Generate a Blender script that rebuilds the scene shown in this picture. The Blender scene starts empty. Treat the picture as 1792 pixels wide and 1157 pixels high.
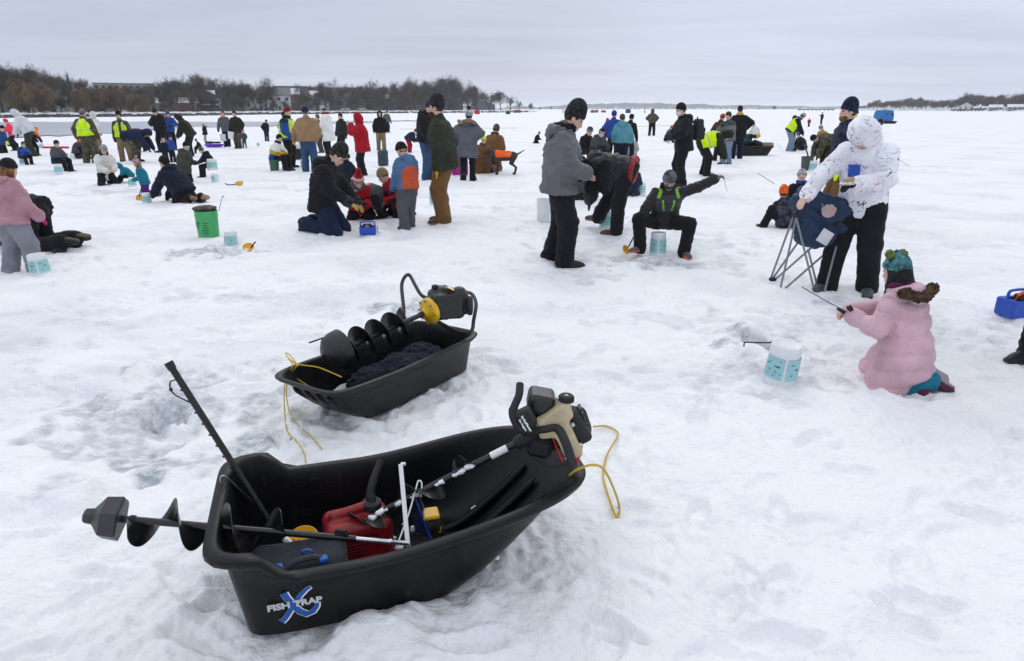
import bpy, math, random
import numpy as np
from mathutils import Vector, Matrix

# ------------------------------------------------------------------ camera, sky, sun, exposure
SC = bpy.context.scene
CAM_H = 1.68
FPX = 1792 * 24 / 36.0
PITCH = math.atan((578.5 - 190.5) / FPX)
CP, SP = math.cos(PITCH), math.sin(PITCH)
cam = bpy.data.cameras.new("camera"); cam.lens = 24; cam.sensor_width = 36
cam.clip_start = 0.05; cam.clip_end = 20000
camo = bpy.data.objects.new("camera", cam); SC.collection.objects.link(camo)
camo.location = (0, 0, CAM_H); camo.rotation_euler = (math.pi / 2 - PITCH, 0, 0)
SC.camera = camo

SUN_EL, SUN_AZ = math.radians(38), math.radians(4)       # azimuth from +Y towards +X
world = bpy.data.worlds.new("World"); SC.world = world; world.use_nodes = True
wn, wl = world.node_tree.nodes, world.node_tree.links
wn.clear()
def W(t, **k):
    n = wn.new(t)
    for a, b in k.items(): setattr(n, a, b)
    return n
sky = W('ShaderNodeTexSky', sky_type='NISHITA', sun_disc=False)
sky.sun_elevation = SUN_EL; sky.sun_rotation = SUN_AZ; sky.air_density = 1; sky.dust_density = 2
tc = W('ShaderNodeTexCoord')
sep = W('ShaderNodeSeparateXYZ'); wl.new(tc.outputs['Generated'], sep.inputs[0])
# overcast luminance: brighter towards the zenith
ramp = W('ShaderNodeValToRGB'); wl.new(sep.outputs['Z'], ramp.inputs[0])
e = ramp.color_ramp.elements
e[0].position = 0.0; e[0].color = (0.70, 0.77, 0.955, 1)
e[1].position = 1.0; e[1].color = (1.32, 1.36, 1.46, 1)
m = e.new(0.14); m.color = (0.69, 0.765, 0.945, 1)
m = e.new(0.35); m.color = (1.0, 1.05, 1.18, 1)
# cloud sheets: project the direction onto a flat cloud deck
mx = W('ShaderNodeMath', operation='MAXIMUM'); wl.new(sep.outputs['Z'], mx.inputs[0]); mx.inputs[1].default_value = 0.015
ad = W('ShaderNodeMath', operation='ADD'); wl.new(mx.outputs[0], ad.inputs[0]); ad.inputs[1].default_value = 0.06
dv = W('ShaderNodeVectorMath', operation='DIVIDE'); wl.new(tc.outputs['Generated'], dv.inputs[0])
cb = W('ShaderNodeCombineXYZ')
for i in range(3): wl.new(ad.outputs[0], cb.inputs[i])
wl.new(cb.outputs[0], dv.inputs[1])
mp = W('ShaderNodeMapping'); mp.inputs['Scale'].default_value = (0.42, 1.0, 0.0); mp.inputs['Location'].default_value = (3.3, 1.2, 0)
mp.inputs['Rotation'].default_value = (0, 0, 0.12)
wl.new(dv.outputs[0], mp.inputs[0])
nz = W('ShaderNodeTexNoise'); nz.inputs['Scale'].default_value = 0.75; nz.inputs['Detail'].default_value = 7; nz.inputs['Roughness'].default_value = 0.58; nz.inputs['Distortion'].default_value = 0.6
wl.new(mp.outputs[0], nz.inputs['Vector'])
cr = W('ShaderNodeValToRGB'); wl.new(nz.outputs[0], cr.inputs[0])
q = cr.color_ramp.elements
q[0].position = 0.30; q[0].color = (0.91, 0.92, 0.94, 1)
q[1].position = 0.68; q[1].color = (1.10, 1.095, 1.07, 1)
mu = W('ShaderNodeMixRGB', blend_type='MULTIPLY'); mu.inputs[0].default_value = 1
wl.new(ramp.outputs[0], mu.inputs[1]); wl.new(cr.outputs[0], mu.inputs[2])
nz2 = W('ShaderNodeTexNoise'); nz2.inputs['Scale'].default_value = 1.3; nz2.inputs['Detail'].default_value = 2
mq = W('ShaderNodeMapping'); mq.inputs['Location'].default_value = (15.5, 8.5, 0); wl.new(tc.outputs['Generated'], mq.inputs[0]); wl.new(mq.outputs[0], nz2.inputs['Vector'])
mr2 = W('ShaderNodeMapRange'); wl.new(nz2.outputs[0], mr2.inputs[0]); mr2.inputs[1].default_value = 0.35; mr2.inputs[2].default_value = 0.65; mr2.inputs[3].default_value = 0.86; mr2.inputs[4].default_value = 1.08
mu2 = W('ShaderNodeMixRGB', blend_type='MULTIPLY'); mu2.inputs[0].default_value = 1
wl.new(mu.outputs[0], mu2.inputs[1]); wl.new(mr2.outputs[0], mu2.inputs[2])
bg1 = W('ShaderNodeBackground'); wl.new(mu2.outputs[0], bg1.inputs[0]); bg1.inputs[1].default_value = 0.90
bg2 = W('ShaderNodeBackground'); wl.new(sky.outputs[0], bg2.inputs[0]); bg2.inputs[1].default_value = 0.05
mix = W('ShaderNodeMixShader'); mix.inputs[0].default_value = 0.12
wl.new(bg1.outputs[0], mix.inputs[1]); wl.new(bg2.outputs[0], mix.inputs[2])
wo = W('ShaderNodeOutputWorld'); wl.new(mix.outputs[0], wo.inputs[0])

sl = bpy.data.lights.new("sun", 'SUN'); sl.energy = 0.55; sl.angle = math.radians(35); sl.color = (1, 0.97, 0.93)
so = bpy.data.objects.new("sun", sl); SC.collection.objects.link(so)
sd = Vector((math.sin(SUN_AZ) * math.cos(SUN_EL), math.cos(SUN_AZ) * math.cos(SUN_EL), math.sin(SUN_EL)))
so.rotation_euler = (-sd).to_track_quat('-Z', 'Y').to_euler()
so.location = (0, 0, 30)
SC.view_settings.view_transform = 'Standard'; SC.view_settings.look = 'None'
SC.view_settings.exposure = 0.0; SC.view_settings.gamma = 1.0
SC.view_settings.use_curve_mapping = False
SC.render.engine = 'CYCLES'
try:
    SC.cycles.use_denoising = True
    SC.cycles.max_bounces = 6; SC.cycles.diffuse_bounces = 4; SC.cycles.glossy_bounces = 3
    SC.cycles.volume_bounces = 1; SC.cycles.transparent_max_bounces = 12
except Exception: pass

# ------------------------------------------------------------------ helpers
RNG = np.random.default_rng(7)
random.seed(7)
COL = SC.collection

def gp(px, py, z=0.0):
    """ground point (at height z) seen at pixel px,py of the photograph"""
    a = (px - 896) / FPX; b = -(py - 578.5) / FPX
    dx, dy, dz = a, CP + b * SP, -SP + b * CP
    t = (z - CAM_H) / dz
    return Vector((dx * t, dy * t, z))
def proj(p):
    d = p[1] * CP - (p[2] - CAM_H) * SP; u = p[1] * SP + (p[2] - CAM_H) * CP
    return 896 + FPX * p[0] / d, 578.5 - FPX * u / d
def at_dist(px, py, Y):
    """point at ground distance Y seen at pixel"""
    a = (px - 896) / FPX; b = -(py - 578.5) / FPX
    t = Y / (CP + b * SP)
    return Vector((a * t, Y, CAM_H + t * (-SP + b * CP)))

MATS = {}
def lin(c):
    """sRGB 0-255 to linear"""
    return tuple(((v / 255) / 12.92 if v / 255 <= 0.04045 else ((v / 255 + 0.055) / 1.055) ** 2.4) for v in c)

def new_mat(name):
    m = bpy.data.materials.new(name); m.use_nodes = True
    nt = m.node_tree; b = nt.nodes['Principled BSDF']
    return m, nt.nodes, nt.links, b

def bump(nodes, links, b, scale, strength, dist=0.01, detail=3, coord='Object', stretch=None, rough=0.55, chain=None):
    t = nodes.new('ShaderNodeTexCoord'); n = nodes.new('ShaderNodeTexNoise')
    n.inputs['Scale'].default_value = scale; n.inputs['Detail'].default_value = detail; n.inputs['Roughness'].default_value = rough
    src = t.outputs[coord]
    if stretch:
        mp = nodes.new('ShaderNodeMapping'); mp.inputs['Scale'].default_value = stretch
        links.new(src, mp.inputs[0]); src = mp.outputs[0]
    links.new(src, n.inputs['Vector'])
    bp = nodes.new('ShaderNodeBump'); bp.inputs['Strength'].default_value = strength; bp.inputs['Distance'].default_value = dist
    links.new(n.outputs[0], bp.inputs['Height'])
    if chain is not None: links.new(chain.outputs[0], bp.inputs['Normal'])
    links.new(bp.outputs[0], b.inputs['Normal'])
    return bp

def mat_plain(name, col, rough=0.5, metal=0.0, bs=None, bstr=0.2, var=0.0, vscale=8.0, spec=0.5, coat=0.0):
    """plain procedural surface: base colour with noise variation and a fine bump"""
    if name in MATS: return MATS[name]
    m, n, l, b = new_mat(name)
    b.inputs['Roughness'].default_value = rough; b.inputs['Metallic'].default_value = metal
    b.inputs['Specular IOR Level'].default_value = spec; b.inputs['Coat Weight'].default_value = coat
    if var > 0:
        t = n.new('ShaderNodeTexCoord'); z = n.new('ShaderNodeTexNoise'); z.inputs['Scale'].default_value = vscale; z.inputs['Detail'].default_value = 5
        l.new(t.outputs['Object'], z.inputs['Vector'])
        r = n.new('ShaderNodeValToRGB'); l.new(z.outputs[0], r.inputs[0])
        r.color_ramp.elements[0].position = 0.3; r.color_ramp.elements[1].position = 0.7
        r.color_ramp.elements[0].color = tuple(max(0, c * (1 - var)) for c in col[:3]) + (1,)
        r.color_ramp.elements[1].color = tuple(min(1, c * (1 + var)) for c in col[:3]) + (1,)
        l.new(r.outputs[0], b.inputs['Base Color'])
        rr = n.new('ShaderNodeMapRange'); l.new(z.outputs[0], rr.inputs[0])
        rr.inputs[3].default_value = max(0.05, rough - 0.12); rr.inputs[4].default_value = min(1, rough + 0.12)
        l.new(rr.outputs[0], b.inputs['Roughness'])
    else:
        b.inputs['Base Color'].default_value = tuple(col[:3]) + (1,)
    if bs: bump(n, l, b, bs, bstr)
    MATS[name] = m
    return m

def mat_cloth(col, rough=0.9, kind='plain', key=None, gloss=False, vc=False):
    """fabric: folds and weave relief, slight fading; vc reads the colour attribute that holds panels of other cloth"""
    name = key or ("cloth_%02x%02x%02x_%s%s" % (*[int(max(0, min(1, c)) * 255) for c in col[:3]], kind, '_v' if vc else ''))
    if name in MATS: return MATS[name]
    m, n, l, b = new_mat(name)
    b.inputs['Roughness'].default_value = 0.55 if gloss else rough
    b.inputs['Specular IOR Level'].default_value = 0.35 if gloss else 0.2
    b.inputs['Sheen Weight'].default_value = 0.05
    t = n.new('ShaderNodeTexCoord')
    z = n.new('ShaderNodeTexNoise'); z.inputs['Scale'].default_value = 5; z.inputs['Detail'].default_value = 6
    l.new(t.outputs['Object'], z.inputs['Vector'])
    mr = n.new('ShaderNodeMapRange'); l.new(z.outputs[0], mr.inputs[0]); mr.inputs[1].default_value = 0.3; mr.inputs[2].default_value = 0.7
    mr.inputs[3].default_value = 0.8; mr.inputs[4].default_value = 1.18
    mul = n.new('ShaderNodeMixRGB'); mul.blend_type = 'MULTIPLY'; mul.inputs[0].default_value = 1
    l.new(mr.outputs[0], mul.inputs[2])
    if vc:
        a = n.new('ShaderNodeAttribute'); a.attribute_name = 'Col'; l.new(a.outputs['Color'], mul.inputs[1])
    elif kind == 'plain':
        mul.inputs[1].default_value = tuple(col[:3]) + (1,)
    elif kind == 'camo':
        v = n.new('ShaderNodeTexNoise'); v.inputs['Scale'].default_value = 13; v.inputs['Detail'].default_value = 4; v.inputs['Distortion'].default_value = 1.3
        l.new(t.outputs['Object'], v.inputs['Vector'])
        r = n.new('ShaderNodeValToRGB'); r.color_ramp.interpolation = 'CONSTANT'
        cs = [(0, (0.025, 0.022, 0.018)), (0.42, tuple(col[:3])), (0.52, (0.045, 0.045, 0.025)), (0.6, (0.2, 0.17, 0.12))]
        for i, (p, c) in enumerate(cs):
            el = r.color_ramp.elements[i] if i < 2 else r.color_ramp.elements.new(p)
            el.position = p; el.color = c + (1,)
        l.new(v.outputs[0], r.inputs[0]); l.new(r.outputs[0], mul.inputs[1])
    elif kind == 'darkcamo':
        v = n.new('ShaderNodeTexNoise'); v.inputs['Scale'].default_value = 11; v.inputs['Detail'].default_value = 3; v.inputs['Distortion'].default_value = 1.0
        l.new(t.outputs['Object'], v.inputs['Vector'])
        r = n.new('ShaderNodeValToRGB'); r.color_ramp.interpolation = 'LINEAR'
        r.color_ramp.elements[0].position = 0.42; r.color_ramp.elements[0].color = tuple(c * 0.4 for c in col[:3]) + (1,)
        r.color_ramp.elements[1].position = 0.58; r.color_ramp.elements[1].color = tuple(c * 1.7 for c in col[:3]) + (1,)
        l.new(v.outputs[0], r.inputs[0]); l.new(r.outputs[0], mul.inputs[1])
    elif kind == 'splatter':
        base = n.new('ShaderNodeRGB'); base.outputs[0].default_value = tuple(col[:3]) + (1,)
        last = base.outputs[0]
        for k, (cc, sc, th, off) in enumerate([((0.02, 0.02, 0.03), 5.0, 0.009, 0), ((0.75, 0.25, 0.5), 4.5, 0.006, 5), ((0.3, 0.55, 0.65), 4.0, 0.006, 9), ((0.03, 0.03, 0.05), 9, 0.008, 14)]):
            mp = n.new('ShaderNodeMapping'); mp.inputs['Location'].default_value = (off, off * .7, off * .3); mp.inputs['Rotation'].default_value = (k, k * .6, k * .3)
            l.new(t.outputs['Object'], mp.inputs[0])
            v = n.new('ShaderNodeTexNoise'); v.inputs['Scale'].default_value = sc; v.inputs['Detail'].default_value = 3; v.inputs['Distortion'].default_value = 1.5
            l.new(mp.outputs[0], v.inputs['Vector'])
            s1 = n.new('ShaderNodeMath'); s1.operation = 'SUBTRACT'; l.new(v.outputs[0], s1.inputs[0]); s1.inputs[1].default_value = 0.5
            s2 = n.new('ShaderNodeMath'); s2.operation = 'ABSOLUTE'; l.new(s1.outputs[0], s2.inputs[0])
            s3 = n.new('ShaderNodeMath'); s3.operation = 'LESS_THAN'; l.new(s2.outputs[0], s3.inputs[0]); s3.inputs[1].default_value = th
            g = n.new('ShaderNodeTexNoise'); g.inputs['Scale'].default_value = sc * 1.3; l.new(mp.outputs[0], g.inputs['Vector'])
            s4 = n.new('ShaderNodeMath'); s4.operation = 'GREATER_THAN'; l.new(g.outputs[0], s4.inputs[0]); s4.inputs[1].default_value = 0.55
            s5 = n.new('ShaderNodeMath'); s5.operation = 'MULTIPLY'; l.new(s3.outputs[0], s5.inputs[0]); l.new(s4.outputs[0], s5.inputs[1])
            mm = n.new('ShaderNodeMixRGB'); l.new(s5.outputs[0], mm.inputs[0]); l.new(last, mm.inputs[1]); mm.inputs[2].default_value = cc + (1,)
            last = mm.outputs[0]
        l.new(last, mul.inputs[1])
    elif kind == 'knit':
        v = n.new('ShaderNodeTexNoise'); v.inputs['Scale'].default_value = 30; v.inputs['Detail'].default_value = 2
        l.new(t.outputs['Object'], v.inputs['Vector'])
        r = n.new('ShaderNodeValToRGB')
        r.color_ramp.elements[0].position = 0.4; r.color_ramp.elements[0].color = tuple(c * 0.45 for c in col[:3]) + (1,)
        r.color_ramp.elements[1].position = 0.6; r.color_ramp.elements[1].color = tuple(min(1, c * 1.5) for c in col[:3]) + (1,)
        l.new(v.outputs[0], r.inputs[0]); l.new(r.outputs[0], mul.inputs[1])
    elif kind == 'leopard':
        v = n.new('ShaderNodeTexVoronoi'); v.inputs['Scale'].default_value = 38
        l.new(t.outputs['Object'], v.inputs['Vector'])
        r = n.new('ShaderNodeValToRGB'); r.color_ramp.interpolation = 'CONSTANT'
        r.color_ramp.elements[0].color = (0.03, 0.02, 0.02, 1); r.color_ramp.elements[1].position = 0.38; r.color_ramp.elements[1].color = tuple(col[:3]) + (1,)
        l.new(v.outputs['Distance'], r.inputs[0]); l.new(r.outputs[0], mul.inputs[1])
    l.new(mul.outputs[0], b.inputs['Base Color'])
    if kind == 'knit':
        bump(n, l, b, 70, 0.8, 0.006, 1)
    else:
        c1 = bump(n, l, b, 260, 0.15, 0.002, 1)
        bump(n, l, b, 9, 0.25 if kind == 'splatter' else 0.55, 0.03, 4, stretch=(1, 1, 1.6), chain=c1)
    MATS[name] = m
    return m

# ---------------------------------------------------------------- mesh building
def mesh_obj(name, verts, faces, mat=None, parent=None, smooth=True, loc=None, label=None, cat=None, group=None, kind=None, vcol=None):
    me = bpy.data.meshes.new(name)
    if isinstance(faces, np.ndarray):
        V = np.ascontiguousarray(verts, dtype=np.float32); Fq = np.ascontiguousarray(faces, dtype=np.int32)
        n, k = Fq.shape
        me.vertices.add(len(V)); me.vertices.foreach_set('co', V.ravel())
        me.loops.add(n * k); me.loops.foreach_set('vertex_index', Fq.ravel())
        me.polygons.add(n); me.polygons.foreach_set('loop_start', np.arange(0, n * k, k, dtype=np.int32))
        me.update(calc_edges=True)
    else:
        me.from_pydata([tuple(v) for v in verts], [], faces); me.update()
    if smooth: me.polygons.foreach_set('use_smooth', np.ones(len(me.polygons), dtype=bool))
    if vcol is not None:
        at = me.color_attributes.new('Col', 'FLOAT_COLOR', 'POINT')
        c4 = np.ones((len(me.vertices), 4), np.float32); c4[:, :3] = vcol
        at.data.foreach_set('color', c4.ravel())
    if mat: me.materials.append(mat)
    o = bpy.data.objects.new(name, me); COL.objects.link(o)
    if parent is not None: o.parent = parent
    if loc is not None: o.location = loc
    tag(o, label, cat, group, kind)
    return o
def tag(o, label=None, cat=None, group=None, kind=None):
    if label: o['label'] = label
    if cat: o['category'] = cat
    if group: o['group'] = group
    if kind: o['kind'] = kind
    return o
def empty(name, loc=(0, 0, 0), rz=0, label=None, cat=None, group=None):
    o = bpy.data.objects.new(name, None); COL.objects.link(o); o.location = loc; o.rotation_euler = (0, 0, rz)
    o.empty_display_size = 0.1
    return tag(o, label, cat, group)
def copy_tree(o, parent=None):
    c = o.copy(); COL.objects.link(c)
    if parent is not None: c.parent = parent
    for ch in list(o.children): copy_tree(ch, c)
    return c

class MB:
    """collects polygons for one mesh"""
    def __init__(s): s.v = []; s.f = []
    def add(s, v, f):
        b = len(s.v); s.v += [tuple(p) for p in v]; s.f += [tuple(i + b for i in q) for q in f]
        return s
    def box(s, c, d, R=None, bev=0.0):
        c = Vector(c); hx, hy, hz = d[0] / 2, d[1] / 2, d[2] / 2
        if bev > 0:
            bv = min(bev, hx * .9, hy * .9, hz * .9)
            pts = []
            idx = {}
            for sx in (-1, 1):
                for sy in (-1, 1):
                    for sz in (-1, 1):
                        for ax in range(3):
                            p = [sx * (hx - bv), sy * (hy - bv), sz * (hz - bv)]
                            p[ax] += (sx, sy, sz)[ax] * bv
                            idx[(sx, sy, sz, ax)] = len(pts); pts.append(Vector(p))
            F = []
            for ax in range(3):
                o1, o2 = (ax + 1) % 3, (ax + 2) % 3
                for sg in (-1, 1):
                    q = []
                    for a, b_ in ((-1, -1), (1, -1), (1, 1), (-1, 1)):
                        k = [0, 0, 0]; k[ax] = sg; k[o1] = a; k[o2] = b_
                        q.append(idx[(*k, ax)])
                    F.append(q if sg > 0 else q[::-1])
                # edges along ax
                for a in (-1, 1):
                    for b_ in (-1, 1):
                        k0 = [0, 0, 0]; k0[ax] = -1; k0[o1] = a; k0[o2] = b_
                        k1 = list(k0); k1[ax] = 1
                        q = [idx[(*k0, o1)], idx[(*k1, o1)], idx[(*k1, o2)], idx[(*k0, o2)]]
                        F.append(q if a * b_ < 0 else q[::-1])
            for sx in (-1, 1):
                for sy in (-1, 1):
                    for sz in (-1, 1):
                        q = [idx[(sx, sy, sz, 0)], idx[(sx, sy, sz, 1)], idx[(sx, sy, sz, 2)]]
                        F.append(q if sx * sy * sz > 0 else q[::-1])
        else:
            pts = [Vector((x * hx, y * hy, z * hz)) for x in (-1, 1) for y in (-1, 1) for z in (-1, 1)]
            F = [(0, 1, 3, 2), (4, 6, 7, 5), (0, 4, 5, 1), (2, 3, 7, 6), (0, 2, 6, 4), (1, 5, 7, 3)]
        if R is not None: pts = [R @ p for p in pts]
        return s.add([c + p for p in pts], F)
    def tube(s, pts, r, n=8, cap=True):
        pts = [Vector(p) for p in pts]
        rs = r if isinstance(r, (list, tuple)) else [r] * len(pts)
        V, F = [], []
        up = None
        for i, p in enumerate(pts):
            t = (pts[min(i + 1, len(pts) - 1)] - pts[max(i - 1, 0)])
            t = t.normalized() if t.length > 1e-9 else Vector((0, 0, 1))
            if up is None:
                up = Vector((0, 0, 1)) if abs(t.z) < 0.9 else Vector((1, 0, 0))
            a = t.cross(up)
            a = a.normalized() if a.length > 1e-6 else Vector((1, 0, 0))
            bb = a.cross(t).normalized(); up = bb
            for k in range(n):
                an = 2 * math.pi * k / n
                V.append(p + a * (math.cos(an) * rs[i]) + bb * (math.sin(an) * rs[i]))
        for i in range(len(pts) - 1):
            for k in range(n):
                F.append((i * n + k, i * n + (k + 1) % n, (i + 1) * n + (k + 1) % n, (i + 1) * n + k))
        if cap:
            F.append(tuple(range(n))[::-1]); F.append(tuple((len(pts) - 1) * n + k for k in range(n)))
        return s.add(V, F)
    def lathe(s, prof, n=24, M=None, cap0=True, cap1=True):
        """prof: list of (r, z)"""
        V, F = [], []
        for r, z in prof:
            for k in range(n):
                an = 2 * math.pi * k / n
                V.append(Vector((r * math.cos(an), r * math.sin(an), z)))
        for i in range(len(prof) - 1):
            for k in range(n):
                F.append((i * n + k, i * n + (k + 1) % n, (i + 1) * n + (k + 1) % n, (i + 1) * n + k))
        if cap0: F.append(tuple(range(n))[::-1])
        if cap1: F.append(tuple((len(prof) - 1) * n + k for k in range(n)))
        if M is not None: V = [M @ v for v in V]
        return s.add(V, F)
    def poly(s, pts, th, M):
        """flat outline (2D points) extruded by th along local z"""
        n = len(pts)
        V = [M @ Vector((x, y, 0)) for x, y in pts] + [M @ Vector((x, y, th)) for x, y in pts]
        F = [tuple(range(n))[::-1], tuple(range(n, 2 * n))] + [(i, (i + 1) % n, n + (i + 1) % n, n + i) for i in range(n)]
        return s.add(V, F)
    def build(s, name, mat=None, parent=None, smooth=False, **k):
        o = mesh_obj(name, s.v, s.f, mat, parent, smooth=False, **k)
        if smooth:
            me = o.data
            me.polygons.foreach_set('use_smooth', np.ones(len(me.polygons), dtype=bool))
            try: me.set_sharp_from_angle(angle=math.radians(smooth if smooth > 1 else 40))
            except Exception: pass
        return o

def frame_from_axis(p0, p1, up=(0, 0, 1)):
    """matrix whose local z runs p0->p1"""
    p0, p1 = Vector(p0), Vector(p1)
    z = (p1 - p0).normalized(); u = Vector(up)
    x = u.cross(z)
    if x.length < 1e-4: x = Vector((1, 0, 0)).cross(z)
    x.normalize(); y = z.cross(x)
    M = Matrix(((x.x, y.x, z.x, p0.x), (x.y, y.y, z.y, p0.y), (x.z, y.z, z.z, p0.z), (0, 0, 0, 1)))
    return M
def spline(pts, n=8):
    """Catmull-Rom through pts"""
    P = [Vector(p) for p in pts]; P = [P[0] * 2 - P[1]] + P + [P[-1] * 2 - P[-2]]
    out = []
    for i in range(1, len(P) - 2):
        for k in range(n):
            t = k / n
            out.append(0.5 * ((2 * P[i]) + (P[i + 1] - P[i - 1]) * t + (2 * P[i - 1] - 5 * P[i] + 4 * P[i + 1] - P[i + 2]) * t * t + (3 * P[i] - P[i - 1] - 3 * P[i + 1] + P[i + 2]) * t ** 3))
    out.append(P[-2]); return out
# ------------------------------------------------------------------ snow field
def fft_noise(ny, nx, res, wl_lo, wl_hi, seed, ax=1.0, beta=1.0):
    """band limited noise, wavelengths wl_lo..wl_hi metres, unit deviation; ax stretches it along x"""
    r = np.random.default_rng(seed)
    w = r.standard_normal((ny, nx))
    fy = np.fft.fftfreq(ny, res)[:, None]; fx = np.fft.rfftfreq(nx, res)[None, :] * ax
    f = np.sqrt(fx ** 2 + fy ** 2) + 1e-9
    amp = np.where((f > 1 / wl_hi) & (f < 1 / wl_lo), f ** (-beta), 0)
    z = np.fft.irfft2(np.fft.rfft2(w) * amp, s=(ny, nx))
    return (z / z.std()).astype(np.float32)

HX0, HX1, HY0, HY1, HR = -15.0, 15.0, 0.4, 26.0, 0.0125
NX, NY = int((HX1 - HX0) / HR), int((HY1 - HY0) / HR)
def upsample(z):
    z = np.repeat(np.repeat(z, 4, 0), 4, 1); return z
def low(lo, hi, seed, ax=1.0, beta=1.0):
    # coarse grid bilinearly raised to the full one
    n_y, n_x = NY // 4 + 2, NX // 4 + 2
    z = fft_noise(n_y, n_x, HR * 4, lo, hi, seed, ax, beta)
    yi = np.linspace(0, n_y - 1.001, NY); xi = np.linspace(0, n_x - 1.001, NX)
    y0 = yi.astype(int); x0 = xi.astype(int); fy = (yi - y0)[:, None].astype(np.float32); fx = (xi - x0)[None, :].astype(np.float32)
    a = z[y0]; b = z[y0 + 1]; c = a * (1 - fy) + b * fy
    return c[:, x0] * (1 - fx) + c[:, x0 + 1] * fx
N_MED = low(0.25, 1.1, 2, 0.8, 1.2)
N_PATCH = low(0.12, 0.9, 5, 0.7, 1.3)
ROUGH = np.clip(0.75 + 0.55 * low(0.9, 3.5, 21, 0.8, 1.2), 0.25, 1.7)
HM = ROUGH * (0.011 * (0.55 - np.abs(low(0.14, 0.6, 11, 0.6, 1.1))) + 0.005 * (0.55 - np.abs(low(0.08, 0.25, 12, 0.6, 0.9)))) + 0.016 * low(0.8, 4.0, 1, 0.7, 1.3) + 0.0095 * N_MED + ROUGH * (0.0058 * low(0.09, 0.3, 3, 0.7) + 0.0021 * fft_noise(NY, NX, HR, 0.03, 0.09, 4))
# wind-packed crust: flatten the tops
HM = np.where(HM > 0.012, 0.012 + (HM - 0.012) * 0.35, HM).astype(np.float32)
ICE = np.zeros((NY, NX), np.float32)        # bare wet ice and slush
DIRT = np.zeros((NY, NX), np.float32)
def win(x, y, r):
    i0 = max(0, int((y - r - HY0) / HR)); i1 = min(NY, int((y + r - HY0) / HR) + 1)
    j0 = max(0, int((x - r - HX0) / HR)); j1 = min(NX, int((x + r - HX0) / HR) + 1)
    if i1 <= i0 or j1 <= j0: return None
    yy = (HY0 + np.arange(i0, i1) * HR - y)[:, None]; xx = (HX0 + np.arange(j0, j1) * HR - x)[None, :]
    return slice(i0, i1), slice(j0, j1), xx.astype(np.float32), yy.astype(np.float32)
def sstep(a, b, x):
    t = np.clip((x - a) / (b - a), 0, 1); return t * t * (3 - 2 * t)
def stamp_foot(x, y, an, depth, L=0.29, Wd=0.105):
    w = win(x, y, 0.3)
    if w is None: return
    si, sj, xx, yy = w
    u = xx * math.cos(an) + yy * math.sin(an); v = -xx * math.sin(an) + yy * math.cos(an)
    d = np.sqrt((u / (L / 2)) ** 2 + (v / (Wd / 2 * (1 + 0.25 * np.tanh(u * 12)))) ** 2)
    prof = -depth * (1 - sstep(0.72, 1.02, d)) + depth * 0.35 * np.exp(-((d - 1.25) / 0.22) ** 2)
    tread = 0.0022 * np.sin(u * 260) * (d < 0.9)
    HM[si, sj] += prof + tread
def stamp_lump(x, y, r, h, k=0.5):
    w = win(x, y, r * 1.8)
    if w is None: return
    si, sj, xx, yy = w
    d = np.sqrt(xx ** 2 + yy ** 2) / r
    HM[si, sj] += h * np.exp(-d ** 2 * 1.5) * (1 + k * np.clip(N_MED[si, sj], -1, 1))
def stamp_slush(x, y, rx, ry, amt=1.0, rot=0.0, drop=0.012, dirt=0.0):
    w = win(x, y, max(rx, ry) * 1.6)
    if w is None: return
    si, sj, xx, yy = w
    u = xx * math.cos(rot) + yy * math.sin(rot); v = -xx * math.sin(rot) + yy * math.cos(rot)
    d = np.sqrt((u / rx) ** 2 + (v / ry) ** 2) + 0.46 * N_PATCH[si, sj]
    k = (1 - sstep(0.55, 1.1, d)) * amt
    ICE[si, sj] = np.maximum(ICE[si, sj], k)
    HM[si, sj] += -drop * k
    if dirt: DIRT[si, sj] = np.maximum(DIRT[si, sj], k * dirt)
def stamp_hole(x, y, r, depth=0.16, rim=0.035):
    w = win(x, y, r * 4)
    if w is None: return
    si, sj, xx, yy = w
    d = np.sqrt(xx ** 2 + yy ** 2) / r + 0.12 * N_PATCH[si, sj]
    HM[si, sj] += -depth * (1 - sstep(0.7, 1.25, d)) + rim * np.exp(-((d - 1.7) / 0.55) ** 2)
    ICE[si, sj] = np.maximum(ICE[si, sj], (1 - sstep(0.9, 1.5, d)))
# walking tracks: trails of prints
for t in range(230):
    y = 1.3 + 24 * RNG.random() ** 1.5; x = RNG.uniform(-1.0, 1.0) * (0.9 * y + 0.6)
    an = RNG.uniform(0, 2 * math.pi); side = 1
    for k in range(RNG.integers(3, 12)):
        dx, dy = math.cos(an), math.sin(an)
        stamp_foot(x - dy * 0.1 * side, y + dx * 0.1 * side, an + RNG.normal(0, .12), RNG.uniform(0.010, 0.032), RNG.uniform(0.22, 0.31), RNG.uniform(0.09, 0.12))
        x += dx * RNG.uniform(.45, .7); y += dy * RNG.uniform(.45, .7); an += RNG.normal(0, .15); side = -side
for k in range(900):
    y = 1.2 + 20 * RNG.random() ** 1.6; x = RNG.uniform(-1, 1) * (0.9 * y + 0.6)
    stamp_lump(x, y, RNG.uniform(.03, .12), RNG.uniform(-0.012, 0.016))
def S(px, py, wx, wy, amt=1.0, drop=0.012, dirt=0.0, rot=0):
    p = gp(px, py); a = gp(px + wx, py); b = gp(px, py - wy)
    stamp_slush(p.x, p.y, (a - p).length, (b - p).length, amt, rot, drop, dirt)
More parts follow.
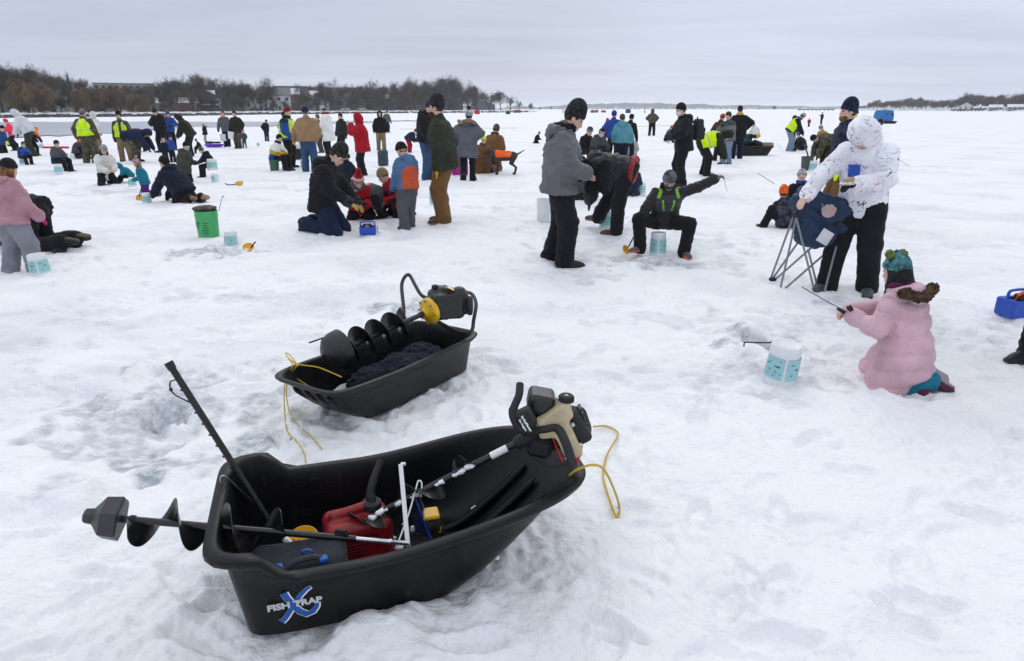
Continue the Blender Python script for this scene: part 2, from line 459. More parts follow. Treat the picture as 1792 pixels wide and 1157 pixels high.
for a in [(270, 715, 150, 55, 0.75), (210, 760, 130, 40, 0.65), (245, 800, 60, 22, 1.0), (450, 765, 50, 28, 1.0), (330, 745, 70, 30, .6),
          (400, 790, 60, 30, .7), (620, 748, 70, 14, 1.0), (560, 735, 70, 20, .6), (690, 540, 50, 16, 1.0), (370, 441, 75, 9, 0.9), (1338, 603, 80, 17, .9), (1300, 660, 70, 16, .6), (1400, 660, 90, 20, .5),
          (1130, 455, 80, 12, .8), (1150, 425, 150, 25, .5), (1420, 565, 190, 22, .35), (1620, 570, 160, 14, .45), (1240, 640, 90, 14, .5),
          (1060, 400, 120, 20, .5), (1270, 470, 60, 10, .55), (690, 395, 60, 6, .5), (210, 335, 80, 5, .7), (60, 320, 60, 4, .5), (470, 330, 60, 4, .5), (700, 345, 80, 5, .5),
          (1520, 535, 90, 14, .6), (150, 850, 60, 20, .45), (40, 690, 60, 20, .35), (430, 520, 110, 12, .35), (1180, 560, 120, 10, .35), (1720, 590, 70, 10, .5),
          (880, 365, 60, 4, .5), (1250, 345, 60, 4, .45), (1010, 480, 70, 10, .5), (1700, 430, 70, 5, .35), (1500, 400, 80, 6, .3), (1580, 300, 70, 3, .3), (1300, 700, 110, 16, .35)]:
    S(*a)
S(345, 748, 26, 18, .35, dirt=0.5); S(1000, 452, 60, 14, .4, dirt=.25); S(640, 465, 30, 12, .25, dirt=.4)
HOLES = [(288, 724, .12, .12), (1338, 606, .15, .22), (1130, 459, .13, .13), (362, 442, .12, .06)]
for px, py, r, d in HOLES:
    p = gp(px, py); stamp_hole(p.x, p.y, r, d)
# drag marks at lower left
for k in range(9):
    a = gp(60 + 25 * k, 960 + 18 * k); b = gp(420, 1075 + 9 * k)
    for t in np.linspace(0, 1, 40):
        q = a.lerp(b, t); w = win(q.x, q.y, 0.05)
        if w is None: continue
        si, sj, xx, yy = w
        HM[si, sj] += -0.0035 * np.exp(-(yy / 0.012) ** 2 - (xx / 0.03) ** 2)
# snow pushed up along the front sled and under the other one
for k in range(26):
    t = k / 25.0
    p = gp(420 + 430 * t, 1135 - 85 * t)
    stamp_lump(p.x, p.y - 0.03, RNG.uniform(.05, .10), RNG.uniform(.002, .013) * (0.3 if t < .3 else 1.0), 0.8)
for k in range(14):
    p = gp(670 + 155 * k / 13., 722 - 100 * k / 13.); stamp_lump(p.x + .04, p.y - 0.02, .09, RNG.uniform(.0, .03))
for px, py, r, h in [(1300, 640, .3, .05), (1250, 690, .3, .03), (1310, 690, .16, .03), (1410, 575, .35, .03), (1290, 580, .3, .04), (395, 425, .3, .05), (1110, 470, .2, .03), (1180, 445, .2, .03),
                     (545, 700, .3, .03), (160, 690, .5, .03), (330, 870, .3, .03), (130, 870, .4, .03)]:
    p = gp(px, py); stamp_lump(p.x, p.y, r, h, .8)
# the sleds press the snow flat beneath them
for (ax, ay), (bx, by), hw in ((gp(430, 1124)[:2], gp(830, 1042)[:2], .27), ((-.97, 3.62), (-.42, 4.55), .22)):
    d = Vector((bx - ax, by - ay)); L_ = d.length; d /= L_; nrm = Vector((-d.y, d.x)); off = hw if hw > .25 else 0
    w = win((ax + bx) / 2, (ay + by) / 2 + off, 1.1); si, sj, xx, yy = w
    X = xx + (ax + bx) / 2 - ax; Y = yy + (ay + by) / 2 + off - ay
    u = X * d.x + Y * d.y; v = X * nrm.x + Y * nrm.y - off
    k = (1 - sstep(hw - .04, hw + .02, np.abs(v))) * sstep(-.03, .03, u) * (1 - sstep(L_ + .0, L_ + .12, u))
    HM[si, sj] = HM[si, sj] * (1 - k) + np.minimum(HM[si, sj], -.004) * k
edge = np.minimum.reduce([np.minimum(1, np.arange(NX) / 160.0)[None, :] * np.ones((NY, 1)), np.minimum(1, np.arange(NX)[::-1] / 160.0)[None, :] * np.ones((NY, 1)), np.minimum(1, np.arange(NY)[::-1] / 200.0)[:, None] * np.ones((1, NX))])
HM *= edge.astype(np.float32); ICE *= edge.astype(np.float32)

def sample(A, x, y):
    j = (np.asarray(x) - HX0) / HR; i = (np.asarray(y) - HY0) / HR
    ok = (i >= 0) & (j >= 0) & (i < NY - 1) & (j < NX - 1)
    i0 = np.clip(i.astype(int), 0, NY - 2); j0 = np.clip(j.astype(int), 0, NX - 2); fi = np.clip(i - i0, 0, 1); fj = np.clip(j - j0, 0, 1)
    v = (A[i0, j0] * (1 - fi) * (1 - fj) + A[i0 + 1, j0] * fi * (1 - fj) + A[i0, j0 + 1] * (1 - fi) * fj + A[i0 + 1, j0 + 1] * fi * fj)
    return np.where(ok, v, 0)
def gz(x, y):
    return float(sample(HM, np.array([x]), np.array([y]))[0])
def ground(px, py):
    p = gp(px, py); p.z = gz(p.x, p.y); return p

def build_snow():
    r = [0.5]
    while r[-1] < 6000:
        g = 0.0056 if r[-1] < 14 else (0.010 if r[-1] < 40 else 0.05)
        r.append(r[-1] * (1 + g))
    r = np.array(r)
    fine = np.radians(np.linspace(-52, 52, 400)); coarse = np.radians(np.linspace(56, 304, 42))
    th = np.concatenate([fine, coarse])
    R, T = np.meshgrid(r, th, indexing='ij')
    X = R * np.sin(T); Y = R * np.cos(T)
    nr, nt = R.shape
    Z = sample(HM, X.ravel(), Y.ravel()).reshape(X.shape)
    far = np.clip((R - 14) / 12, 0, 1)
    Z = Z + far * 0.03 * (np.sin(X * .31 + 1.3 * np.sin(Y * .11)) * np.sin(Y * .17 + X * .05)) * np.exp(-R / 160)
    V = np.stack([X, Y, Z], -1).reshape(-1, 3)
    V = np.concatenate([V, [[0, 0, 0]]])
    i = np.arange(nr - 1)[:, None]; j = np.arange(nt)[None, :]; j2 = (j + 1) % nt
    Q = np.stack([i * nt + j, (i + 1) * nt + j, (i + 1) * nt + j2, i * nt + j2], -1).reshape(-1, 4)
    ice = sample(ICE, X.ravel(), Y.ravel()); dirt = sample(DIRT, X.ravel(), Y.ravel())
    vc = np.zeros((len(V), 3), np.float32); vc[:-1, 0] = ice; vc[:-1, 1] = dirt
    o = mesh_obj('snow_ground', V, Q[:, ::-1].copy(), mat_snow(), kind='structure', vcol=vc)
    return o
def mat_snow():
    m, n, l, b = new_mat('snow')
    a = n.new('ShaderNodeAttribute'); a.attribute_name = 'Col'
    sp = n.new('ShaderNodeSeparateColor'); l.new(a.outputs['Color'], sp.inputs[0])
    g = n.new('ShaderNodeNewGeometry')
    # broad patches: fresh, packed and wet snow
    z1 = n.new('ShaderNodeTexNoise'); z1.inputs['Scale'].default_value = 0.55; z1.inputs['Detail'].default_value = 8; z1.inputs['Roughness'].default_value = 0.62; z1.inputs['Distortion'].default_value = 0.5
    mp = n.new('ShaderNodeMapping'); mp.inputs['Scale'].default_value = (0.8, 1.2, 1); l.new(g.outputs['Position'], mp.inputs[0]); l.new(mp.outputs[0], z1.inputs['Vector'])
    r1 = n.new('ShaderNodeMapRange'); l.new(z1.outputs[0], r1.inputs[0]); r1.inputs[1].default_value = 0.47; r1.inputs[2].default_value = 0.72
    r1.inputs[3].default_value = 0; r1.inputs[4].default_value = 0.55
    # streaky noise inside the slush
    z2 = n.new('ShaderNodeTexNoise'); z2.inputs['Scale'].default_value = 14; z2.inputs['Detail'].default_value = 6; z2.inputs['Roughness'].default_value = 0.7
    l.new(mp.outputs[0], z2.inputs['Vector'])
    r2 = n.new('ShaderNodeMapRange'); l.new(z2.outputs[0], r2.inputs[0]); r2.inputs[1].default_value = 0.32; r2.inputs[2].default_value = 0.6
    sm = n.new('ShaderNodeMath'); sm.operation = 'MULTIPLY'; l.new(sp.outputs[0], sm.inputs[0]); l.new(r2.outputs[0], sm.inputs[1])
    w = n.new('ShaderNodeMath'); w.operation = 'MAXIMUM'; l.new(sm.outputs[0], w.inputs[0])
    r1m = n.new('ShaderNodeMath'); r1m.operation = 'MULTIPLY'; l.new(r1.outputs[0], r1m.inputs[0]); r1m.inputs[1].default_value = 0.62; l.new(r1m.outputs[0], w.inputs[1])
    c = n.new('ShaderNodeMixRGB'); l.new(w.outputs[0], c.inputs[0]); c.inputs[1].default_value = (0.87, 0.88, 0.90, 1); c.inputs[2].default_value = (0.34, 0.385, 0.42, 1)
    c2 = n.new('ShaderNodeMixRGB'); l.new(sp.outputs[1], c2.inputs[0]); l.new(c.outputs[0], c2.inputs[1]); c2.inputs[2].default_value = (0.62, 0.56, 0.44, 1)
    l.new(c2.outputs[0], b.inputs['Base Color'])
    rr = n.new('ShaderNodeMapRange'); l.new(w.outputs[0], rr.inputs[0]); rr.inputs[3].default_value = 0.75; rr.inputs[4].default_value = 0.28
    l.new(rr.outputs[0], b.inputs['Roughness']); b.inputs['Specular IOR Level'].default_value = 0.3
    def nb(sc, strg, dist, chain, stretch=(1, 1, 1), det=4):
        mq = n.new('ShaderNodeMapping'); mq.inputs['Scale'].default_value = stretch; l.new(g.outputs['Position'], mq.inputs[0])
        q = n.new('ShaderNodeTexNoise'); q.inputs['Scale'].default_value = sc; q.inputs['Detail'].default_value = det; l.new(mq.outputs[0], q.inputs['Vector'])
        bp = n.new('ShaderNodeBump'); bp.inputs['Strength'].default_value = strg; bp.inputs['Distance'].default_value = dist
        l.new(q.outputs[0], bp.inputs['Height'])
        if chain: l.new(chain.outputs[0], bp.inputs['Normal'])
        return bp
    k = nb(2.2, 0.9, 0.06, None, (0.6, 1.2, 1), 6)
    k = nb(28, 0.75, 0.02, k, (1, 1, 1), 5)
    k = nb(140, 0.4, 0.004, k)
    l.new(k.outputs[0], b.inputs['Normal'])
    return m
SNOW = build_snow()
for px, py, r, d in HOLES[1:3]:
    q = gp(px, py); zb = float(sample(HM, np.array([q.x]), np.array([q.y]))[0])
    MB().lathe([(.001, 0), (r * .4, .0), (r * .72, .0)], 24, Matrix.Translation((q.x, q.y, zb + d * .22)), False, False).build('hole_water', mat_plain('hole_water', (.035, .042, .047), .2), None, kind='structure')
# ------------------------------------------------------------------ signed distance modelling (bodies, clothing, soft things)
def V3(*a): return np.array(a, dtype=np.float32)
def unit(v):
    v = np.asarray(v, dtype=np.float32); n = np.linalg.norm(v); return v / n if n > 1e-9 else V3(0, 0, 1)
class SDF:
    def __init__(s): s.pr = []
    def add(s, fn, lo, hi, k=0.0, op='u'):
        s.pr.append((fn, np.asarray(lo, np.float32), np.asarray(hi, np.float32), k, op)); return s
    def cone(s, a, b, ra, rb, k=0.02, op='u'):
        a = np.asarray(a, np.float32); b = np.asarray(b, np.float32); d = b - a; L = float(d @ d) + 1e-9
        def fn(X, Y, Z):
            px, py, pz = X - a[0], Y - a[1], Z - a[2]
            t = np.clip((px * d[0] + py * d[1] + pz * d[2]) / L, 0, 1)
            return np.sqrt((px - t * d[0]) ** 2 + (py - t * d[1]) ** 2 + (pz - t * d[2]) ** 2) - (ra + (rb - ra) * t)
        r = max(ra, rb)
        return s.add(fn, np.minimum(a, b) - r, np.maximum(a, b) + r, k, op)
    def ell(s, c, r, R=None, k=0.02, op='u'):
        c = np.asarray(c, np.float32); r = np.asarray(r, np.float32); R = np.eye(3, dtype=np.float32) if R is None else np.asarray(R, np.float32)
        def fn(X, Y, Z):
            px, py, pz = X - c[0], Y - c[1], Z - c[2]
            q = [(px * R[0, i] + py * R[1, i] + pz * R[2, i]) for i in range(3)]
            k0 = np.sqrt((q[0] / r[0]) ** 2 + (q[1] / r[1]) ** 2 + (q[2] / r[2]) ** 2)
            k1 = np.sqrt((q[0] / r[0] ** 2) ** 2 + (q[1] / r[1] ** 2) ** 2 + (q[2] / r[2] ** 2) ** 2) + 1e-6
            return k0 * (k0 - 1) / k1
        e = np.sqrt(((R * r[None, :]) ** 2).sum(1))
        return s.add(fn, c - e, c + e, k, op)
    def box(s, c, h, R=None, rr=0.01, k=0.02, op='u'):
        c = np.asarray(c, np.float32); h = np.asarray(h, np.float32) - rr; R = np.eye(3, dtype=np.float32) if R is None else np.asarray(R, np.float32)
        def fn(X, Y, Z):
            px, py, pz = X - c[0], Y - c[1], Z - c[2]
            q = [np.abs(px * R[0, i] + py * R[1, i] + pz * R[2, i]) - h[i] for i in range(3)]
            o = np.sqrt(sum(np.maximum(v, 0) ** 2 for v in q))
            return o + np.minimum(np.maximum(q[0], np.maximum(q[1], q[2])), 0) - rr
        e = np.abs(R) @ (h + rr)
        return s.add(fn, c - e, c + e, k, op)
    def torso(s, o, R, st, k=0.02, n=2.4, infl=0.0, op='u'):
        """st: stations (t, half width, half depth, forward offset) along the local z of R"""
        o = np.asarray(o, np.float32); R = np.asarray(R, np.float32); st = np.asarray(st, np.float32)
        def fn(X, Y, Z):
            px, py, pz = X - o[0], Y - o[1], Z - o[2]
            q = [(px * R[0, i] + py * R[1, i] + pz * R[2, i]) for i in range(3)]
            t = q[2]
            w = np.interp(t, st[:, 0], st[:, 1] + infl).astype(np.float32); d = np.interp(t, st[:, 0], st[:, 2] + infl).astype(np.float32); cy = np.interp(t, st[:, 0], st[:, 3]).astype(np.float32)
            rad = (np.abs(q[0] / w) ** n + np.abs((q[1] - cy) / d) ** n) ** (1 / n)
            a = (rad - 1) * np.minimum(w, d); b = np.maximum(st[0, 0] - t, t - st[-1, 0])
            h = np.clip(0.03 - np.abs(a - b), 0, None) / 0.03
            return np.maximum(a, b) + h * h * 0.03 * 0.25
        m = float(max(st[:, 1].max(), (st[:, 2] + np.abs(st[:, 3])).max())) + infl
        c = np.stack([o + R @ V3(x * m, y * m, t) for x in (-1, 1) for y in (-1, 1) for t in (st[0, 0], st[-1, 0])])
        return s.add(fn, c.min(0), c.max(0), k, op)
    def half(s, p, nrm, k=0.0):
        """keep the side that nrm points away from"""
        p = np.asarray(p, np.float32); nrm = unit(nrm)
        def fn(X, Y, Z): return (X - p[0]) * nrm[0] + (Y - p[1]) * nrm[1] + (Z - p[2]) * nrm[2]
        return s.add(fn, p, p, k, 'i')
    def mesh(s, h, pad=None):
        us = [q for q in s.pr if q[4] == 'u']
        pad = 3 * h + 0.012 if pad is None else pad
        lo = np.min([q[1] for q in us], 0) - pad; hi = np.max([q[2] for q in us], 0) + pad
        n = np.maximum(4, np.ceil((hi - lo) / h).astype(int) + 1)
        ax = [lo[i] + h * np.arange(n[i], dtype=np.float32) for i in range(3)]
        G = np.full(n, 0.5, np.float32)
        for fn, a, b, k, op in s.pr:
            if op == 'i':
                sl = (slice(None),) * 3
            else:
                m = k + pad
                sl = tuple(slice(max(0, int((a[i] - m - lo[i]) / h)), min(n[i], int((b[i] + m - lo[i]) / h) + 2)) for i in range(3))
                if any(q.stop <= q.start for q in sl): continue
            X = ax[0][sl[0]][:, None, None]; Y = ax[1][sl[1]][None, :, None]; Z = ax[2][sl[2]][None, None, :]
            d = np.broadcast_to(fn(X, Y, Z), G[sl].shape)
            g = G[sl]
            if op == 'u':
                if k > 0:
                    hh = np.clip(k - np.abs(g - d), 0, None) / k; G[sl] = np.minimum(g, d) - hh * hh * k * 0.25
                else: G[sl] = np.minimum(g, d)
            else:
                d2 = -d if op == 's' else d
                if k > 0:
                    hh = np.clip(k - np.abs(g - d2), 0, None) / k; G[sl] = np.maximum(g, d2) + hh * hh * k * 0.25
                else: G[sl] = np.maximum(g, d2)
        return surf_nets(G, lo, h)

def surf_nets(G, lo, h):
    S = G < 0
    n = G.shape
    c = [S[i:n[0] - 1 + i, j:n[1] - 1 + j, k:n[2] - 1 + k] for i in (0, 1) for j in (0, 1) for k in (0, 1)]
    anyc = c[0].copy(); allc = c[0].copy()
    for q in c[1:]: anyc |= q; allc &= q
    I = np.argwhere(anyc & ~allc)
    if len(I) == 0: return np.zeros((0, 3), np.float32), np.zeros((0, 4), np.int32)
    idx = np.full([m - 1 for m in n], -1, np.int32); idx[I[:, 0], I[:, 1], I[:, 2]] = np.arange(len(I))
    acc = np.zeros((len(I), 3), np.float32); cnt = np.zeros(len(I), np.float32)
    corner = [(i, j, k) for i in (0, 1) for j in (0, 1) for k in (0, 1)]
    vals = {q: G[I[:, 0] + q[0], I[:, 1] + q[1], I[:, 2] + q[2]] for q in corner}
    for a in corner:
        for x in range(3):
            if a[x] == 0:
                b = list(a); b[x] = 1; b = tuple(b)
                va, vb = vals[a], vals[b]
                m = (va < 0) != (vb < 0)
                t = np.where(m, va / np.where(m, va - vb, 1), 0)
                p = np.tile(np.array(a, np.float32), (len(I), 1)); p[:, x] += t
                acc += p * m[:, None]; cnt += m
    P = lo + h * (I + acc / cnt[:, None])
    Q = []
    for x in range(3):
        y, z = (x + 1) % 3, (x + 2) % 3
        sl0 = [slice(1, m - 1) for m in n]; sl0[x] = slice(0, n[x] - 1)
        sl1 = list(sl0); sl1[x] = slice(1, n[x])
        a = S[tuple(sl0)]; b = S[tuple(sl1)]
        E = np.argwhere(a != b)
        if len(E) == 0: continue
        sg = a[E[:, 0], E[:, 1], E[:, 2]]
        E = E + np.array([q.start for q in sl0])
        def cell(dy, dz):
            q = E.copy(); q[:, y] -= dy; q[:, z] -= dz
            return idx[q[:, 0], q[:, 1], q[:, 2]]
        f = np.stack([cell(1, 1), cell(0, 1), cell(0, 0), cell(1, 0)], 1)
        f[~sg] = f[~sg][:, ::-1]
        Q.append(f)
    Q = np.concatenate(Q)
    Q = Q[(Q >= 0).all(1)]
    return P.astype(np.float32), Q.astype(np.int32)

def vnormals(P, Q):
    nf = np.cross(P[Q[:, 2]] - P[Q[:, 0]], P[Q[:, 3]] - P[Q[:, 1]])
    N = np.zeros_like(P)
    for k in range(4):
        for i in range(3): N[:, i] += np.bincount(Q[:, k], nf[:, i], len(P))
    return N / (np.linalg.norm(N, axis=1)[:, None] + 1e-9)
def wrinkle(P, Q, amp, wl, seed, quilt=None):
    r = np.random.default_rng(seed); N = vnormals(P, Q); d = np.zeros(len(P))
    for k in range(5):
        a = unit(r.normal(size=3) * np.array([1, 1, 1.7])) * (2 * math.pi / (wl * r.uniform(.6, 1.6))); b = unit(r.normal(size=3)) * (2 * math.pi / (wl * r.uniform(1.5, 3)))
        d += np.sin(P @ a + r.uniform(0, 6) + 1.6 * np.sin(P @ b + r.uniform(0, 6)))
    d = amp * (np.abs(d / 2.2) - 0.6)
    e = np.zeros(len(P))
    for k in range(4):
        a = unit(r.normal(size=3) * np.array([1, 1, 1.7])) * (2 * math.pi / (wl * .45 * r.uniform(.7, 1.5))); b = unit(r.normal(size=3)) * (2 * math.pi / wl)
        e += np.sin(P @ a + r.uniform(0, 6) + 1.8 * np.sin(P @ b + r.uniform(0, 6)))
    d += .38 * amp * (np.abs(e / 2) - .6)
    if quilt is not None: d = d + quilt
    return P + N * d[:, None]
def cloud_mesh(P, Q, amp, wl, seed):
    return wrinkle(P, Q, amp, wl, seed)
# ------------------------------------------------------------------ people
SKIN = (0.62, 0.40, 0.31)
C = dict(black=(0.012, 0.012, 0.015), charcoal=(0.028, 0.029, 0.033), dgrey=(0.06, 0.062, 0.07), grey=(0.13, 0.135, 0.145), lgrey=(0.33, 0.34, 0.36), navy=(0.012, 0.02, 0.05),
         dnavy=(0.009, 0.013, 0.028), blue=(0.02, 0.07, 0.27), teal=(0.01, 0.17, 0.24), lteal=(0.09, 0.27, 0.33), white=(0.75, 0.74, 0.72), cream=(0.66, 0.64, 0.60), red=(0.36, 0.008, 0.018), dred=(0.2, 0.015, 0.02),
         olive=(0.035, 0.036, 0.026), dolive=(0.022, 0.025, 0.019), tan=(0.30, 0.19, 0.10), brown=(0.17, 0.085, 0.033), dbrown=(0.06, 0.035, 0.02), khaki=(0.22, 0.16, 0.09), pink=(0.55, 0.32, 0.38), coral=(0.85, 0.06, 0.10), magenta=(0.6, 0.02, 0.22),
         orange=(0.95, 0.13, 0.02), hivis=(0.62, 0.90, 0.0), yellow=(0.65, 0.36, 0.02), purple=(0.09, 0.015, 0.2), denim=(0.035, 0.075, 0.16), ldenim=(0.17, 0.24, 0.33), green=(0.02, 0.12, 0.04),
         camo=(0.085, 0.08, 0.055), slate=(0.10, 0.11, 0.13), rust=(0.50, 0.085, 0.035), steel=(0.055, 0.12, 0.24), gpant=(0.15, 0.165, 0.195), plum=(0.09, 0.008, 0.05))
def cc(c): return C[c] if isinstance(c, str) else c
def rotm(lean, side, twist):
    M = Matrix.Rotation(math.radians(-twist), 3, 'Z') @ Matrix.Rotation(math.radians(-lean), 3, 'X') @ Matrix.Rotation(math.radians(side), 3, 'Y')
    return np.array(M, dtype=np.float32)
def ik(a, b, l1, l2, hint):
    """middle joint between a and b; b is pulled in if out of reach"""
    d = b - a; L = float(np.linalg.norm(d)); mxl = (l1 + l2) * 0.995
    if L > mxl: b = a + d * (mxl / L); d = b - a; L = mxl
    u = d / max(L, 1e-6); x = (l1 * l1 - l2 * l2 + L * L) / (2 * max(L, 1e-6)); x = min(max(x, -l1), l1)
    h = math.sqrt(max(l1 * l1 - x * x, 0)); hv = np.asarray(hint, np.float32); hv = hv - u * float(hv @ u)
    return a + u * x + unit(hv) * h, b

def skeleton(H, po, hs):
    J = {}
    g = lambda k, d: po.get(k, d)
    pel = V3(*g('pel', (0, 0, .53))) * H
    R = rotm(g('lean', 2), g('side', 0), g('twist', 0))
    Rp = rotm(g('plean', g('lean', 2) * 0.5), 0, 0)
    curl = g('curl', 0.0) * H
    J['pel'], J['R'], J['H'], J['hs'] = pel, R, H, hs
    tl = g('tlen', .285) * H
    J['sh'] = pel + R @ V3(0, curl, tl); J['nk'] = pel + R @ V3(0, curl * 1.15, tl + .016 * H)
    hd = g('head', (0, 0, 0)); HR = rotm(hd[0], hd[2] if len(hd) > 2 else 0, hd[1])
    J['HR'] = HR; nb = unit((J['nk'] - pel))
    J['hc'] = J['nk'] + nb * 0.012 * H + HR @ V3(0, .014 * H, (.022 + .052 * hs) * H)
    sw = g('sw', .100) * H
    for s, x in (('l', -1), ('r', 1)):
        hip = pel + Rp @ V3(x * .052 * H, 0, -.015 * H)
        an = V3(*g('f' + s, (x * .065, 0.0, .045))) * H
        kn, an = ik(hip, an, .242 * H, .238 * H, g('k' + s, (x * .15, 1, 0)))
        J['hip' + s], J['kn' + s], J['an' + s] = hip, kn, an
        J['toe' + s] = unit(g('toe' + s, (x * .22, 1, 0)))
        sh = J['sh'] + R @ V3(x * sw, 0, -.028 * H)
        wr = V3(*g('h' + s, (x * .15, .03, .47))) * H
        eb, wr = ik(sh, wr, .165 * H, .150 * H, g('e' + s, (x * .5, -1, -.2)))
        J['sh' + s], J['eb' + s], J['wr' + s] = sh, eb, wr
        J['hd' + s] = unit(g('d' + s, wr - eb))
    return J

def s_hand(F, J, s, r, fine, grip):
    H = J['H']; w = J['wr' + s]; d = J['hd' + s]; x = -1 if s == 'l' else 1
    side = unit(np.cross(d, V3(0, 0, 1) if abs(d[2]) < .8 else V3(0, 1, 0)))       # across the palm
    nrm = unit(np.cross(side, d))
    pm = w + d * .028 * H
    Rh = np.stack([side, nrm, d], 1)
    F.ell(pm, (.024 * H * r, .013 * H * r, .034 * H * r), Rh, .008 * H)
    for i, (o, L) in enumerate(((-.0175, .040), (-.006, .047), (.006, .044), (.017, .034))):
        b = w + d * .052 * H + side * o * H * r
        bend = nrm * (-1 if x < 0 else 1) * 0
        c1 = d * math.cos(grip) + V3(0, 0, -1) * math.sin(grip) * .7 + bend
        m_ = b + unit(c1) * L * .5 * H
        c2 = d * math.cos(grip * 2) + V3(0, 0, -1) * math.sin(grip * 2)
        F.cone(b, m_, .0065 * H * r, .0060 * H * r, .004 * H); F.cone(m_, m_ + unit(c2) * L * .5 * H, .006 * H * r, .005 * H * r, .003 * H)
    tb = w + d * .018 * H - side * x * .018 * H * r
    tm = tb + (d * .6 - side * x * .7) * .026 * H
    F.cone(tb, tm, .009 * H * r, .007 * H * r, .006 * H); F.cone(tm, tm + (d * .9 - side * x * .1) * .024 * H, .007 * H * r, .0055 * H * r, .003 * H)

def s_head(F, J, sc=1.0, face=True):
    H, hs, c, R = J['H'], J['hs'], J['hc'], J['HR']
    u = H * hs
    L = lambda x, y, z: c + R @ V3(x * u, y * u, z * u)
    F.ell(L(0, -.004, .014), (.043 * u, .052 * u, .050 * u), R, .01)
    F.ell(L(0, .012, -.022), (.034 * u, .040 * u, .042 * u), R, .02 * u)
    F.ell(L(0, .034, -.048), (.019 * u, .017 * u, .015 * u), R, .02 * u)
    if face:
        F.cone(L(0, .048, .004), L(0, .058, -.018), .005 * u, .0085 * u, .008 * u)
        for x in (-1, 1):
            F.ell(L(x * .043, -.004, -.006), (.006 * u, .011 * u, .017 * u), R, .004 * u)
            F.ell(L(x * .019, .052, .006), (.011 * u, .010 * u, .007 * u), R, .006 * u, 's')
            F.ell(L(x * .017, .044, .005), (.008 * u, .008 * u, .006 * u), R, .002 * u)
        F.ell(L(0, .046, -.036), (.014 * u, .010 * u, .006 * u), R, .006 * u)
        F.ell(L(0, .040, .022), (.03 * u, .014 * u, .007 * u), R, .008 * u)

def torso_st(H, b, hem, fl=1.0, belly=0.0):
    """winter jacket stations"""
    a = [(.0, .098, .074, 0), (.07, .094, .073 + belly, belly * .5), (.15, .102, .078 + belly * .5, belly * .2), (.21, .104, .077, 0), (.25, .094, .067, -.002), (.277, .070, .055, 0), (.297, .050, .047, .002), (.315, .042, .043, .004)]
    st = [(t, w * b ** (1 if t < .2 else .8 if t < .25 else .45 if t < .28 else .2), d * b ** (1 if t < .2 else .8 if t < .25 else .6), y) for t, w, d, y in a]
    st = [q for q in st if q[0] > hem + .01]
    st.insert(0, (hem, .1 * b * fl, .077 * b * fl, 0))
    return np.array(st) * H

